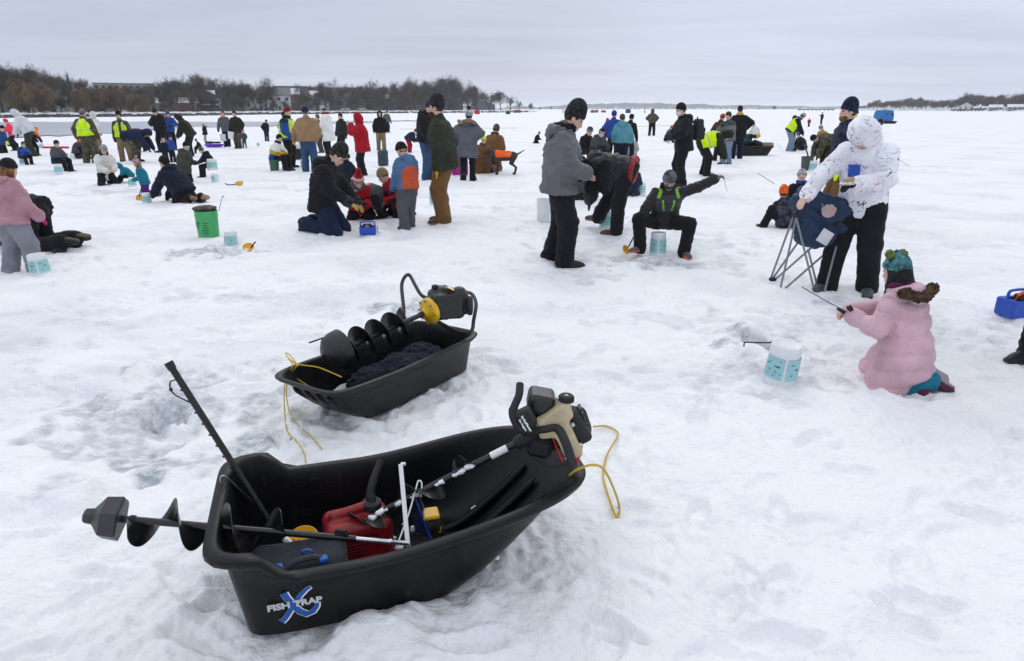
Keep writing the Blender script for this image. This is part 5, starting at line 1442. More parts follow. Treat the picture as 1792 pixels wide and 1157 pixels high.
pail_at(761, 355, 'white bucket with a rod in it right of the man in olive jacket', top=335, up=True)
pail_at(750, 282, 'white bucket between the black jacket man and olive jacket man', top=262)
pail_at(104, 303, 'white print bucket under the child in grey and navy jacket', top=286)
pail_at(127, 279, 'plain white bucket held at the knees of the child in grey and navy', top=268, band=False)
pail_at(232, 325, 'pale teal bucket under the child in teal leaning over', top=309)
pail_at(257, 352, 'pale teal bucket in front of the girl with pink spotted hat', top=336)
pail_at(377, 318, 'lower white bucket of the stack under the child in striped hat', top=303)
s2 = ground(375, 317); make_pail('bucket', s2 + Vector((0, 0, .27)), 'upper white bucket of the stack under the child in striped hat', r0=.11, r1=.125, h=.26, detail=1)
pail_at(452, 255, 'lone small teal and white bucket left of the green bucket seat', top=249)
pail_at(533, 294, 'white bucket beside the tan coat man, left of his boot', top=277)
pail_at(1422, 299, 'white and teal bucket beside the dark olive bucket', top=280)
pail_at(1311, 250, 'small pale bucket beside the person in white and yellow jacket', top=241)
pail_at(1168, 250, 'pale blue bucket under the small child in orange hat far off', top=242)
pail_at(1184, 252, 'small bucket beside the far child in purple', top=245)
pail_at(40, 287, 'pale teal bucket under the child in bright blue jacket', top=275)
pail_at(73, 260, 'distant white bucket at the end of the red strip on the snow', top=250)
# plain white pail / ice block beside the grey jacket man
pail_at(951, 387, 'plain white bucket standing behind the man in grey jacket', top=346, band=False, r0=.10, r1=.115, up=True)
# dark green pails
M_OLV = mat_plain('olive_pail', (.06, .075, .055), .6, var=.15)
pail_at(1411, 298, 'dark olive bucket steaming beside a smaller white bucket', top=273, up=True, band=False, mat=M_OLV)
pail_at(481, 299, 'dark green bucket used as a seat by the child in white, yellow and blue', top=278, up=True, band=False, mat=mat_plain('green_pail_dark', (.03, .11, .06), .5, var=.1))

# green bucket with padded lid
gb_ = ground(366, 414)
GB = empty('lidded_bucket', gb_ - Vector((0, 0, .03)), 0, 'bright green five gallon bucket with camouflage padded lid standing in snow', 'bucket')
h = .385
MB().lathe([(.001, 0), (.128, 0), (.134, .006), (.136, .02), (.147, h * .80), (.153, h * .805), (.154, h * .83), (.149, h * .835), (.149, h - .004), (.153, h), (.150, h), (.145, h - .004), (.133, .02), (.001, .014)], 36, None, False, False).build('pail_body', mat_plain('green_pail', (.055, .40, .13), .42, var=.06, vscale=5), GB, smooth=40)
F = SDF(); F.ell((-.012, 0, h + .028), (.158, .158, .040), None, 0); F.half((0, 0, h - .004), (0, 0, -1))
soft('padded_lid', F, mat_cloth((.07, .07, .062), kind='camo', key='lid_camo'), GB, .009, .003, .07)
# worn, unreadable print: short dark strokes in rows and one solid block
for a0, rows, sz in ((-2.35, (9, 7, 5), .028), (-1.33, (0, 4, 6, 7, 6), .02)):
    for k, cnt in enumerate(rows):
        z = h * .60 - k * .034
        for i in range(max(cnt, 1)):
            wd = sz * (4.2 if cnt == 0 else rs.uniform(.35, .55)); a = a0 + ((i - cnt / 2) * sz * .62 / .142 if cnt else 0); rr = .137 + .012 * z / h + .0005; ht = sz * rs.uniform(.4, .8)
            V = [((rr + .0015) * math.cos(a + t * wd / .28), (rr + .0015) * math.sin(a + t * wd / .28), z + q * ht / 2) for q in (-1, 1) for t in (-1, -.33, .33, 1)]
            MB().add(V, [(0, 1, 5, 4), (1, 2, 6, 5), (2, 3, 7, 6)]).build('printed_mark', mat_plain('black_print', (.01, .02, .012), .6), GB)

def rod(name, pts, label, r=.003, grip=None, cat='fishing rod', reel=None):
    e = empty(name, pts[0], 0, label, cat); n = len(pts)
    child(MB().tube(spline(pts, 6) if n > 2 else pts, r, 6), 'blank', M_BLK, e, 60)
    if grip: child(MB().tube(grip, .011, 8), 'grip', M_RUB, e, 60)
    if reel is not None:
        child(MB().lathe([(.012, -.012), (.026, -.010), (.026, -.006), (.016, -.005), (.016, .005), (.026, .006), (.026, .010), (.012, .012)], 16, Matrix.Translation(reel) @ Matrix.Rotation(1.2, 4, 'Y')), 'reel', M_RUB, e)
    return e
b0 = gp(384, 366, .40); Yb = gb_.y
rod('fishing_rod', [at_dist(383, 370, Yb - .05), at_dist(387, 352, Yb - .05), at_dist(390, 343, Yb - .05), at_dist(392, 346, Yb - .05)], 'short black rod standing at the rim of the green bucket', .0035)
def ladle(px, py, label, s=1.0, yaw=0.0, hp=None, tilt=0.6):
    b = ground(px, py); e = empty('ice_scoop', b, yaw, label, 'scoop')
    M_ = Matrix.Translation((0, 0, .035 * s)) @ Matrix.Rotation(tilt, 4, 'X')
    MB().lathe([(.001, -.028 * s), (.035 * s, -.024 * s), (.058 * s, -.008 * s), (.066 * s, .012 * s), (.063 * s, .012 * s), (.054 * s, -.006 * s), (.033 * s, -.020 * s), (.001, -.024 * s)], 20, M_, False, False).build('bowl', M_YELP, e, smooth=50)
    q = hp or [(.05 * s, 0, .06 * s), (.11 * s, .02, .14 * s), (.135 * s, .02, .165 * s), (.15 * s, .02, .155 * s)]
    MB().tube(spline(q, 5), .008 * s, 7).build('handle', M_RUB, e, smooth=60)
    return e
ladle(435, 437, 'yellow ice scoop standing in snow near the green bucket', 1.05, .2, [(.03, 0, .03), (.07, .02, .08), (.085, .02, .095), (.095, .02, .09)])
ladle(419, 324, 'yellow ice scoop lying flat on the snow with its thin handle pointing left', 1.5, 0, [(-.06, 0, .03), (-.25, 0, .02), (-.33, 0, .05)], .3)
ladle(245, 349, 'yellow ice scoop hanging by the purple trousers of the girl in pink hat', 1.1, 0, [(.0, 0, .06), (.02, 0, .14), (.05, .02, .22)], 1.2)
ladle(327, 288, 'small yellow scoop behind the masked person in olive grey', 1.1, 0, [(.0, 0, .06), (.04, 0, .14)], 1.0)
# ladle handle poking out from the near bucket
hb0 = ground(1337, 637); hb0.z += .10
p1_ = hb0 + Vector((-.14, -.0, .003)); 
rod('hooked_handle', [hb0 + Vector((.05, .02, 0)), hb0, p1_, p1_ + Vector((-.012, 0, -.006)), p1_ + Vector((-.014, -.003, -.03))], 'black hooked handle lying on the snow left of the near white bucket', .005, cat='handle')
# ------------------------------------------------------------------ the crowd, near to far
# girl in pink kneeling by the hole
pk = pz(KNEELSIT, pel=(0, -.05, .215), lean=8, twist=34, fl=(-.05, -.16, .06), fr=(.075, -.17, .06), kl=(-.25, 1, -.2), kr=(.25, 1, -.2), toel=(-.15, -.9, -.45), toer=(.2, -.9, -.45), hl=(-.02, .22, .36), hr=(.08, .22, .36), el=(-1, -.3, -.9), er=(1, -.3, -.9), head=(16, 40, 4), skirt=.78, curl=.03)
GIRL = P('girl in pink quilted coat and knitted bear-ear hat kneeling at the ice hole', (1556, 664), 434, -108, pk, hs=1.15, jk=(.60, .38, .44), b=1.34, hem=-.15, fl=1.22, quilt=.085, tr='teal', tb=1.25, bt='plum', sole=(.3, .25, .28), gl=None, hat=(.06, .17, .19), hatm='knit', hood='down', fur='dbrown', hair='black', longhair=True, scarf='plum', amp=.002, grip=.9)
r_, J_, b_, z_, H_ = GIRL
u_ = H_ * J_['hs']
for x, mt in ((-1, (.10, .14, .03)), (1, (.10, .14, .03))):
    F = SDF(); F.ell(J_['hc'] + J_['HR'] @ V3(x * .050 * u_, -.004 * u_, .074 * u_), (.021 * u_,) * 3, None, 0)
    p, f = F.mesh(.006); p = wrinkle(p, f, .006, .02, 3); mesh_obj('pompom', p, f, mat_cloth(mt, kind='knit', key='pom_green'), r_)
F = SDF(); F.ell(J_['hc'] + J_['HR'] @ V3(0, -.006 * u_, .086 * u_), (.010 * u_,) * 3, None, 0); p, f = F.mesh(.005); mesh_obj('pompom', p, f, mat_cloth((.06, .17, .22), kind='knit', key='pom_teal'), r_)
hl_ = wpt(GIRL, J_['wrl']); hand = gp(1508, 566, hl_.z)
tip = gp(1403, 502, hl_.z + .28)
rod('fishing_rod', [hl_ + Vector((.05, .02, -.06)), hl_ + Vector((-.03, .01, .02)), (hl_ + tip) / 2 + Vector((0, 0, .0)), tip], 'short ice fishing rod held by the girl in pink', .0028, [hl_ + Vector((.03, .015, -.035)), hl_ + Vector((-.10, .02, .05))], reel=hl_ + Vector((-.03, .0, .05)))
# reflective band on the hood
F = SDF(); cu_ = pk['curl']; Tt = lambda x, y, z: J_['pel'] + J_['R'] @ V3(x * H_, y * H_, z * H_)
F.ell(Tt(0, -.062 + cu_, .292), (.097 * H_, .050 * H_, .050 * H_), J_['R'], 0); F.ell(Tt(0, -.082 + cu_, .262), (.067 * H_, .036 * H_, .051 * H_), J_['R'], .03 * H_); F.half(Tt(0, 0, .262), J_['R'][:, 2]); F.half(Tt(0, 0, .235), -J_['R'][:, 2])
p, f = F.mesh(.006); mesh_obj('reflective_band', p, f, mat_plain('pale_reflective', (.40, .41, .45), .5, var=.3, vscale=40), r_)
# print on the hood
Mh_ = Matrix.Translation(Vector(J_['pel'] + J_['R'] @ V3(0, (-.120 + .03) * H_, .235 * H_))) @ Matrix(J_['R'].tolist()).to_4x4() @ Matrix.Rotation(math.pi / 2, 4, 'X')

# woman in the white splatter coat with the chair
wp = pz(BUSY, lean=16, pel=(0, -.02, .53), fl=(-.09, -.02, .045), fr=(.10, .06, .045), hr=(.22, .24, .55), hl=(-.02, .24, .62), el=(-1, -.2, -.7), er=(1, -.2, -.3), head=(60, 14, 0))
WOMAN = P('woman in white paint-splatter hooded coat and black trousers holding the folding chair', (1484, 506), 211, -38, wp, jk=(.82, .83, .88), jm='splatter', deep=True, amp=.003, b=1.26, hem=-.09, fl=1.05, tr='black', tb=1.35, bt='dgrey', hood='up', gl='black', bare_r=True)
r_, J_, b_, z_, H_ = WOMAN
fp = wpt(WOMAN, J_['wrl'] + J_['hdl'] * .09)
FD = empty('sandwich', fp, 0, 'half eaten sandwich in foil held by the woman in white coat', 'food')
F = SDF(); F.ell((0, 0, .035), (.05, .035, .03), None, 0); F.ell((.02, .0, .05), (.03, .03, .025), None, .01); soft('bun', F, mat_plain('bread', (.45, .27, .13), .8, bs=40, bstr=.6, var=.3), FD, .007, .004, .03)
F = SDF(); F.ell((0, 0, .012), (.085, .05, .022), None, 0); soft('foil', F, mat_plain('foil', (.6, .6, .62), .35, metal=.6), FD, .007, .006, .03)
q = wpt(WOMAN, J_['pel'] + J_['R'] @ V3(.02 * H_, .165 * H_, .175 * H_))
MB().box(J_['pel'] + J_['R'] @ V3(.03 * H_, .122 * H_, .185 * H_), (.10, .008, .12), Matrix((J_['R']).tolist()), .003).build('badge', mat_plain('badge_blue', (.01, .07, .42), .5, var=.4, vscale=40), r_)
MB().box(J_['shl'] + (J_['ebl'] - J_['shl']) * .35 + V3(-.075, .0, .0), (.012, .045, .045), None, .002).build('sleeve_patch', M_BLK, r_)

# bearded man behind her
P('bearded man in dark blue camouflage jacket, navy beanie and brown bib trousers', (1462, 398), 172, -92, pz(STAND, hl=(-.17, .10, .50), hr=(.17, .06, .50), lean=3), jk=(.014, .022, .045), jm='darkcamo', b=1.35, hem=-.07, hood='down', tr='brown', tb=1.3, bt='dbrown', gl='hivis', hat=(.010, .022, .045), hatm='knit', tall=.012, beard='brown', hair='brown')

# grey jacket man
GM = P('man in grey quilted jacket and charcoal beanie standing, looking down at his hands', (976, 455), 175, 82, pz(BUSY, lean=5, head=(32, -8, 0), hl=(-.07, .15, .585), hr=(.06, .16, .585), fl=(-.075, -.05, .045), fr=(.075, .05, .045)), jk=(.115, .118, .125), b=1.48, hem=-.07, quilt=.13, hood='down', tr='black', tb=1.42, gl=None, hat=(.02, .021, .024), hatm='knit', tall=.014, scarf='black', hair='dbrown')
# bending puffer jacket
bp_ = pz(BEND, pel=(0, -.13, .53), lean=84, plean=40, fl=(-.13, -.09, .045), fr=(.11, .17, .045), kl=(-.2, 1, 0), kr=(.2, 1, 0), hl=(-.08, .16, .28), hr=(.08, .18, .28))
PB = P('person in black puffer with a red hem showing, bending far over with legs apart', (1066, 405), 0, -112, bp_, H=1.72, jk='black', jc=band((-.067, 'black'), (-.042, 'red'), (9, 'black')), b=1.35, hem=-.075, quilt=.075, tr='black', tb=1.28, bt='dbrown', sole='tan', hood='down')
# black bag in the hands of the two
F = SDF()
for k in range(9): F.ell((rs.uniform(-.16, .16), rs.uniform(-.06, .06), rs.uniform(-.14, .12)), (.08, .06, .11), None, .04)
p, f = F.mesh(.012); p = wrinkle(p, f, .012, .1, 3); q = wpt(GM, GM[1]['wrl'] + V3(0, .12, -.08)); mesh_obj('cloth_bag', p, f, mat_cloth(C['black'], key='black_bag'), None, loc=q, label='limp black cloth bag held up by the man in grey jacket', cat='bag')
# boy on bucket
def boyc(p, J):
    H = J['H']; q = (p - J['pel']) @ J['R'] / H; o = np.tile(np.array(C['black'], np.float32), (len(p), 1))
    o[(q[:, 2] > .11) & (q[:, 2] < .25) & (np.abs(q[:, 0]) < .11) & (q[:, 1] > 0)] = (.028, .033, .045)
    fr = (q[:, 1] > -.03)
    for x in (-1, 1):
        o[fr & (np.abs(q[:, 0] - x * (.048 + .02 * (q[:, 2] - .19) / .1)) < .007) & (q[:, 2] > .12) & (q[:, 2] < .21)] = (.22, .48, .01)
        o[fr & (np.abs(q[:, 0] - x * (.085 - .35 * (q[:, 2] - .24))) < .013) & (q[:, 2] > .225)] = (.22, .48, .01)
    return o
bo = pz(SIT, pel=(0, 0, .29), lean=10, fl=(-.15, .20, .05), fr=(.23, .16, .08), toel=(-.3, 1, -.1), toer=(.9, .6, 0), kl=(-.5, .6, 1), kr=(.8, .4, 1), hl=(-.40, .10, .66), hr=(.28, .16, .20), el=(-1, -.3, -.6), er=(1, -.2, .2), head=(38, 6, 0))
BOY = P('boy in black jacket with lime green trim sitting on a bucket, one arm raised', (1158, 442), 303, 0, bo, hs=1.15, jk='black', jc=boyc, b=1.3, hem=-.05, tr='black', tb=1.3, bt=(.09, .09, .10), sole='orange', gl='grey', hat=(.075, .08, .09), hatm='darkcamo', mask='dgrey', scarf='black')
rh = wpt(BOY, BOY[1]['wrr'] + BOY[1]['hdr'] * .05)
lb = gp(1095, 437, .07)
LS = empty('ice_scoop', lb, 0, 'yellow ice scoop with black handle held by the boy in lime trim jacket', 'scoop')
MB().lathe([(.001, -.02), (.03, -.016), (.052, -.004), (.058, .006), (.055, .006), (.03, -.012), (.001, -.016)], 20, Matrix.Rotation(.9, 4, 'X') @ Matrix.Rotation(.7, 4, 'Y'), False, False).build('bowl', M_YELP, LS, smooth=50)
MB().tube([(.03, 0, .03), tuple(rh - lb)], .008, 8).build('handle', M_RUB, LS, smooth=50)
lh = wpt(BOY, BOY[1]['wrl'] + BOY[1]['hdl'] * .07)
rod('jigging_line', [lh, lh + Vector((.05, 0, -.03)), lh + Vector((.08, 0, -.12)), lh + Vector((.10, 0, -.17))], 'thin line hanging from the raised glove of the boy', .0022, cat='fishing line')

# kneeling man in black with navy trousers
def stripe(p, J):
    o = np.tile(np.array((.012, .02, .055), np.float32), (len(p), 1))
    d = J['knl'] - J['hipl']; t = np.clip((p - J['hipl']) @ d / (d @ d), 0, 1); q = p - J['hipl'] - t[:, None] * d
    a = np.abs(q @ np.cross(unit(d), V3(1, 0, 0))); o[(q[:, 0] < -.02) & (a < .012) & (t > .1) & (t < .95)] = (.03, .16, .5)
    return o
P('kneeling man in black jacket, dark olive beanie and navy trousers beside blue box', (573, 404), 253, 84, pz(KNEEL, pel=(0, -.02, .25), lean=10, fl=(-.06, -.13, .08), fr=(.06, -.14, .08), kl=(-.1, 1, -.1), kr=(.1, 1, -.1), hl=(-.11, .22, .22), hr=(.10, .22, .26), head=(48, -10, 0)), jk='black', b=1.32, hem=-.08, hood='down', tr='navy', tcol=stripe, tb=1.3, bt='charcoal', gl=(.42, .30, .08), hat=(.025, .026, .02), hatm='knit', tall=.006)
P('child in red jacket and red and white pompom hat, hunched over on the snow', (632, 384), 303, 8, pz(KNEELSIT, lean=28, head=(42, -10, 0)), hs=1.2, jk='red', jc=band((.14, 'red'), (.19, 'black'), (9, 'red')), b=1.35, tr='black', tb=1.3, hat='red', cuff=[(-.2, .036, 'red'), (.036, .062, (.65, .5, .52)), (.062, .3, 'red')], pom='red', scarf='green')
P('person in grey and black jacket crouching low right of the red pompom hat', (664, 380), 318, -35, pz(CROUCH, lean=58, head=(60, -20, 0)), jk='dgrey', jc=band((.10, 'black'), (9, (.075, .078, .085))), b=1.35, gl='dgrey', hood='up', tb=1.25)
P('person in navy hooded coat sitting on a bucket behind the kneeling man', (606, 328), 268, 160, pz(SIT, lean=10), jk='dnavy', b=1.4, hat='navy', hood='down')
def bkid(p, J):
    q = (p - J['pel']) @ J['R'] / J['H']; o = np.tile(np.array((.075, .15, .27), np.float32), (len(p), 1))
    o[(q[:, 2] < .20 - .9 * np.clip(np.abs(q[:, 0]) - .05, 0, 1)) & (np.abs(q[:, 0]) < .115)] = C['rust']; return o
P('child in steel blue and rust orange jacket and grey snow trousers, seen from behind', (717, 400), 248, -142, pz(STAND, hl=(-.14, .10, .46), hr=(.14, .10, .46), head=(30, -15, 0)), hs=1.25, jk='steel', jc=bkid, b=1.38, hem=-.06, tr=(.085, .09, .10), tb=1.45, bt='dgrey', gl='black', hat='black', hatm='knit', hood='down', hair='tan')
P('child in red and black jacket kneeling behind the blue and rust jacket', (692, 380), 296, -55, pz(KNEELSIT, lean=18), hs=1.2, jk='red', jc=band((.08, 'red'), (.14, 'black'), (9, 'red')), b=1.3, hat='khaki', tb=1.3)
P('man in olive work jacket and brown work trousers with yellow gloves standing in profile', (781, 389), 166, -88, pz(STAND, hl=(-.14, .05, .49), hr=(.14, .03, .49), head=(2, 12, 0), fl=(-.06, .03, .045), fr=(.07, -.03, .045)), jk='olive', b=1.42, hem=-.09, tr='brown', tb=1.42, bt='dbrown', sole=(.4, .12, .02), gl='yellow', hat=(.024, .025, .029), hatm='knit', tall=.006, beard='dbrown')
P('man in black jacket, jeans and navy beanie, behind the man in olive', (748, 314), 175, 62, pz(BUSY, hl=(-.09, .16, .52), hr=(.12, .14, .50), head=(28, 0, 0)), jk='black', b=1.4, hem=-.05, tr='denim', tb=1.2, hat='navy', hood='down')
# left edge
P('girl in dusty pink jacket and pale grey snow trousers at the left edge', (38, 470), 262, 156, pz(STAND, lean=8, side=-4, hl=(-.16, .05, .46), hr=(.15, .14, .52), fl=(-.11, -.03, .045), fr=(.11, .05, .045), head=(20, 0, 0)), hs=1.15, jk=(.42, .22, .26), b=1.55, hem=-.07, quilt=.12, tr=(.22, .235, .27), tb=1.6, bt='lteal', gl='magenta', hat='black', hair='brown', longhair=True, hood='down', fur=None)
P('person in black on hands and knees behind the girl in dusty pink', (72, 436), 0, -95, pz(KNEEL, lean=78, pel=(0, 0, .29), hl=(-.1, .34, .03), hr=(.1, .34, .03), head=(70, 0, 0), fl=(-.08, -.22, .07), fr=(.08, -.20, .07), toel=(0, -1, -.15), toer=(0, -1, -.15)), H=1.78, jk='black', tr='black', tb=1.3, bt='black', sole='dbrown', hat='black')
P('person in black trousers cut off by the right edge', (1862, 648), 0, -60, pz(STAND, fr=(.14, .0, .045), hr=(.1, .12, .6), hl=(-.1, .12, .6)), H=1.7, jk='black', tr='black', tb=1.3)

# left group
P('woman in cream quilted coat and spotted knit hat crouching', (189, 322), 252, 42, pz(KNEELSIT, lean=14, pel=(0, -.05, .2), hl=(-.07, .25, .25), hr=(.05, .25, .25)), jk='cream', b=1.15, hem=-.12, quilt=.09, tr='black', hat='lgrey', hatm='leopard', scarf='black', gl=None, hair='dbrown', longhair=True)
P('child in teal hooded jacket sitting with legs stretched to the left', (231, 319), 284, -82, pz(SIT, lean=40, pel=(0, 0, .24), fl=(-.10, .40, .05), fr=(.08, .36, .05), toel=(0, .5, 1), toer=(0, .5, 1), head=(50, 0, 0)), hs=1.2, jk='teal', b=1.35, hood='up', tr='dnavy', tb=1.3, bt=(.05, .15, .13), sole='lteal', gl=(.3, .45, .42))
P('girl in teal jacket, purple trousers and pink spotted pompom hat', (257, 343), 276, -72, pz(KNEEL, lean=8, head=(8, 0, 0)), hs=1.2, jk='teal', b=1.35, tr='purple', tb=1.35, hat='pink', hatm='leopard', pom='pink', hair='tan', longhair=True, bt='teal')
P('person in dark navy jacket and tan boots sitting low, leaning on one hand', (318, 353), 270, -112, pz(KNEELSIT, lean=36, pel=(0, -.05, .15), hl=(-.06, .40, .04), hr=(.10, .30, .06), head=(5, 0, 0), fl=(-.05, -.17, .06), fr=(.10, -.20, .06), toel=(-.2, -1, -.1), toer=(.2, -1, -.1)), jk='dnavy', b=1.5, hem=-.04, hood='down', hat='black', hatm='knit', tr='black', tb=1.2, bt=(.20, .11, .04), sole='tan')
P('person in olive grey jacket, black beanie and teal face mask kneeling in profile', (326, 320), 247, 78, pz(KNEEL, lean=8, pel=(0, 0, .28), head=(20, 0, 0)), jk=(.055, .053, .045), b=1.4, hem=-.10, hood='down', hat='black', mask=(.10, .42, .48), tr='black', tb=1.3)
P('child in dark navy jacket and striped beanie sitting on stacked buckets', (373, 308), 254, -84, pz(SIT, pel=(0, 0, .34), lean=24, hl=(-.05, .30, .38), hr=(.05, .30, .38)), hs=1.15, jk='dnavy', b=1.4, hem=-.09, hood='down', hat='black', cuff=[(.036, .05, 'lgrey'), (.066, .076, 'lgrey')], tr='black', tb=1.3)
P('small child with bright blue and green hat behind the striped beanie', (352, 268), 242, -60, pz(SIT), hs=1.25, jk='black', hat='blue', pom='green')
P('child in black jacket and tall white hat standing in the distance', (362, 254), 213, -70, STAND, hs=1.2, jk='black', hat='white', tall=.02, tr='lgrey', b=1.35, fur='tan', hood='down')
GA = P('adult in slate jacket with yellow hood over red cap, carrying a white pail', (399, 256), 193, 12, pz(STAND, hr=(.16, .05, .44), hl=(-.17, .06, .44)), jk='slate', b=1.3, hem=-.1, hat='red', scarf='yellow')
GBp = P('adult in dark olive jacket and camouflage trousers carrying a white pail', (418, 259), 193, 2, pz(STAND, hr=(.2, .06, .44)), jk='dolive', b=1.4, hem=-.12, tr='camo', trm='camo', tb=1.35, hat='navy', gl='magenta')
P('small child in slate half hidden behind the adult in camouflage trousers', (429, 258), 226, 0, STAND, hs=1.2, jk='slate', tr='slate')
for (pp, px, py, lb_) in ((GA, 391, 247, 'white pail hanging from the hand of the adult with yellow hood'), (GBp, 404, 243, 'tilted white pail held by the adult in camouflage trousers')):
    q = at_dist(px, py, pp[2].y - .15); e_ = make_pail('bucket', q, lb_, r0=.115, r1=.135, h=.32, up=True, detail=1, band=False, tilt=(0, .15 if px > 400 else 0))
P('adult in high visibility vest over camouflage seen from behind, grey beanie', (161, 285), 189, 180, pz(STAND, hl=(-.19, .0, .47), hr=(.19, .0, .47), fl=(-.08, 0, .045), fr=(.08, 0, .045)), jk='camo', jm='camo', tr='camo', trm='camo', b=1.55, tb=1.45, belly=.01, vest='closed', hat='grey', hatm='knit', gl='khaki', hem=-.05)
P('person in white hood just behind the back-turned high visibility vest', (172, 266), 194, 160, STAND, jk='cream', hood='up', tr='khaki')
P('bearded man in open high visibility vest over camouflage, dark fur cap and tan trousers', (222, 281), 192, 22, pz(STAND, hl=(-.17, .04, .45), hr=(.18, .04, .45)), jk='camo', jm='camo', tr='khaki', b=1.35, tb=1.3, vest='open', hat='black', hood=None, beard='grey', hem=-.05, goggle=True, tall=.01)
P('man in black coat and dark beanie looking down, centre of the left group', (287, 266), 190, -12, pz(BUSY, head=(45, 0, 0)), jk='black', b=1.5, hat='charcoal', hatm='knit', tr='black')
P('person in blue jacket and red scarf standing behind the man in black coat', (302, 262), 194, 30, BUSY, jk='blue', hat='blue', scarf='red', b=1.3)
P('person in navy parka with fur hood bending over to the right', (238, 284), 0, 88, pz(BEND, lean=80, hr=(.10, .42, .12), hl=(-.1, .40, .12), head=(85, 0, 0)), H=1.68, jk='navy', b=1.45, hem=-.1, hood='up', fur='tan', tr='camo', trm='camo', tb=1.25)
P('person in olive hat crouched beyond the bending navy parka', (250, 264), 226, 0, CROUCH, jk='olive', hat='olive', b=1.3)
P('person in dark olive hooded jacket leaning down to the left', (336, 274), 200, -88, pz(LEANF, lean=30, hl=(-.06, .26, .36), hr=(.06, .28, .36)), jk='dolive', b=1.4, hem=-.08, hood='up', tr='black', tb=1.2)
P('child in blue jacket and tall navy beanie at the centre of the left group', (302, 284), 233, 170, pz(STAND, head=(20, 0, 0)), hs=1.2, jk='blue', hat='navy', tall=.02, b=1.3)
P('child with red and white striped hat tucked behind the navy parka', (291, 286), 240, 40, pz(STAND), hs=1.25, jk='dnavy', hat='red', cuff=[(.03, .05, 'white'), (.065, .08, 'white')], b=1.3)
P('child in grey and navy jacket sitting on a bucket with black beanie', (104, 299), 243, 80, pz(SIT, lean=2, pel=(0, 0, .28), head=(18, 10, 0), fl=(-.075, .27, .045), fr=(.075, .27, .045)), hs=1.2, jk='slate', jc=band((.09, (.012, .03, .08)), (9, (.075, .08, .09))), b=1.45, hem=-.08, hood='down', hat='black', cuff=[(.02, .045, 'dred')], tr='black', tb=1.3)
P('child in dark grey with tricolour hat seated beyond the grey and navy jacket', (137, 277), 235, 78, GSIT, hs=1.2, jk='dgrey', b=1.4, hat='blue', cuff=[(.02, .05, 'white'), (.05, .07, 'red')], scarf='orange')
P('person in white hooded jacket and olive trousers leaning left', (56, 273), 192, -82, pz(LEANF, lean=24, plean=12, hl=(-.08, .2, .46), hr=(.08, .2, .46), fl=(-.06, -.1, .045), fr=(.06, .06, .045)), jk=(.6, .62, .66), b=1.4, hem=-.05, hood='up', tr='olive', tb=1.25)
P('child in coral pink jacket and hat standing beside the white hooded jacket', (27, 264), 207, -70, BUSY, hs=1.2, jk='coral', b=1.3, hat='coral', tr='black')
P('child in bright blue jacket seated on a bucket at far left', (42, 288), 247, 70, SIT, hs=1.25, jk='blue', jm='darkcamo', b=1.35, hat='dgrey', cuff=[(.03, .05, 'lgrey')], tr='black', tb=1.3)
P('child in navy with orange hood bending, seen from behind at far left', (62, 272), 222, 165, pz(LEANF, lean=34), hs=1.1, jk='dnavy', jc=band((.17, 'dnavy'), (9, (.75, .22, .02))), b=1.4, hood='up', tr='dnavy')
P('child in high visibility vest sitting at the far left', (19, 264), 232, 100, SIT, hs=1.2, jk='navy', vest='closed', hat='black')
P('child in blue jacket with black hat at the very left edge', (5, 268), 219, 80, KNEEL, hs=1.15, jk=(.02, .07, .2), hat='black', b=1.3)

# middle group
P('child in black jacket with orange collar standing far off', (467, 247), 209, 170, STAND, hs=1.15, jk='black', b=1.4, scarf='orange', hat='grey', tr='navy')
P('child in white, yellow and blue jacket sitting on a green bucket', (484, 298), 234, 78, pz(SIT, head=(15, 0, 0)), hs=1.1, jk='white', jc=band((.07, 'blue'), (.16, (.5, .32, .03)), (9, 'white')), b=1.45, hat='black', hatm='knit', scarf='black', tr='black', tb=1.35)
P('person in high visibility vest with blue sleeves and dark red hat in profile', (508, 293), 186, 78, pz(STAND, lean=4, head=(8, 0, 0), hl=(-.13, .12, .52), hr=(.13, .14, .52)), jk='blue', jc=band((.22, (.02, .08, .3)), (9, 'charcoal')), b=1.42, vest='closed', hat='dred', scarf='navy', tr='black', tb=1.3)
P('person in black jacket mostly hidden behind the blue sleeved vest', (500, 269), 194, 95, STAND, jk='black', hat='black', b=1.35)
P('man in tan coat and jeans seen from behind, navy beanie and tan boots', (543, 300), 184, 186, pz(STAND, hl=(-.22, .08, .50), hr=(.14, .14, .55)), jk='tan', b=1.62, hem=-.06, tr='denim', tb=1.3, bt=(.13, .09, .05), hat='navy', hatm='knit', gl='yellow', hair='grey')
P('woman in long white coat, grey knit hat and patterned red scarf', (578, 276), 184, -98, pz(BUSY, hl=(-.1, .12, .50), hr=(.1, .12, .5), head=(22, 0, 0)), jk='white', b=1.35, hem=-.20, fl=1.12, quilt=.09, hat='lgrey', hatm='knit', scarf='dred', tr='black', hair='dbrown')
P('person in khaki jacket just beyond the long white coat', (563, 268), 199, -60, STAND, jk='khaki', hat='grey', b=1.35, tr='dgrey')
P('person in dark green jacket and knit cap with face covered', (601, 269), 197, -28, STAND, jk='dolive', hat='dolive', hatm='knit', scarf='charcoal', gl='camo', tr='black', b=1.35)
RW = P('woman in red hooded parka taking a photo with a phone', (637, 306), 194, -72, pz(BUSY, hl=(-.05, .155, .815), hr=(.05, .165, .80), lean=4, head=(12, 0, 0), el=(-1, .1, -1), er=(1, .1, -1)), jk='red', b=1.55, hem=-.13, fl=1.06, hood='up', tr='black', tb=1.2, gl=None, mask='pink')
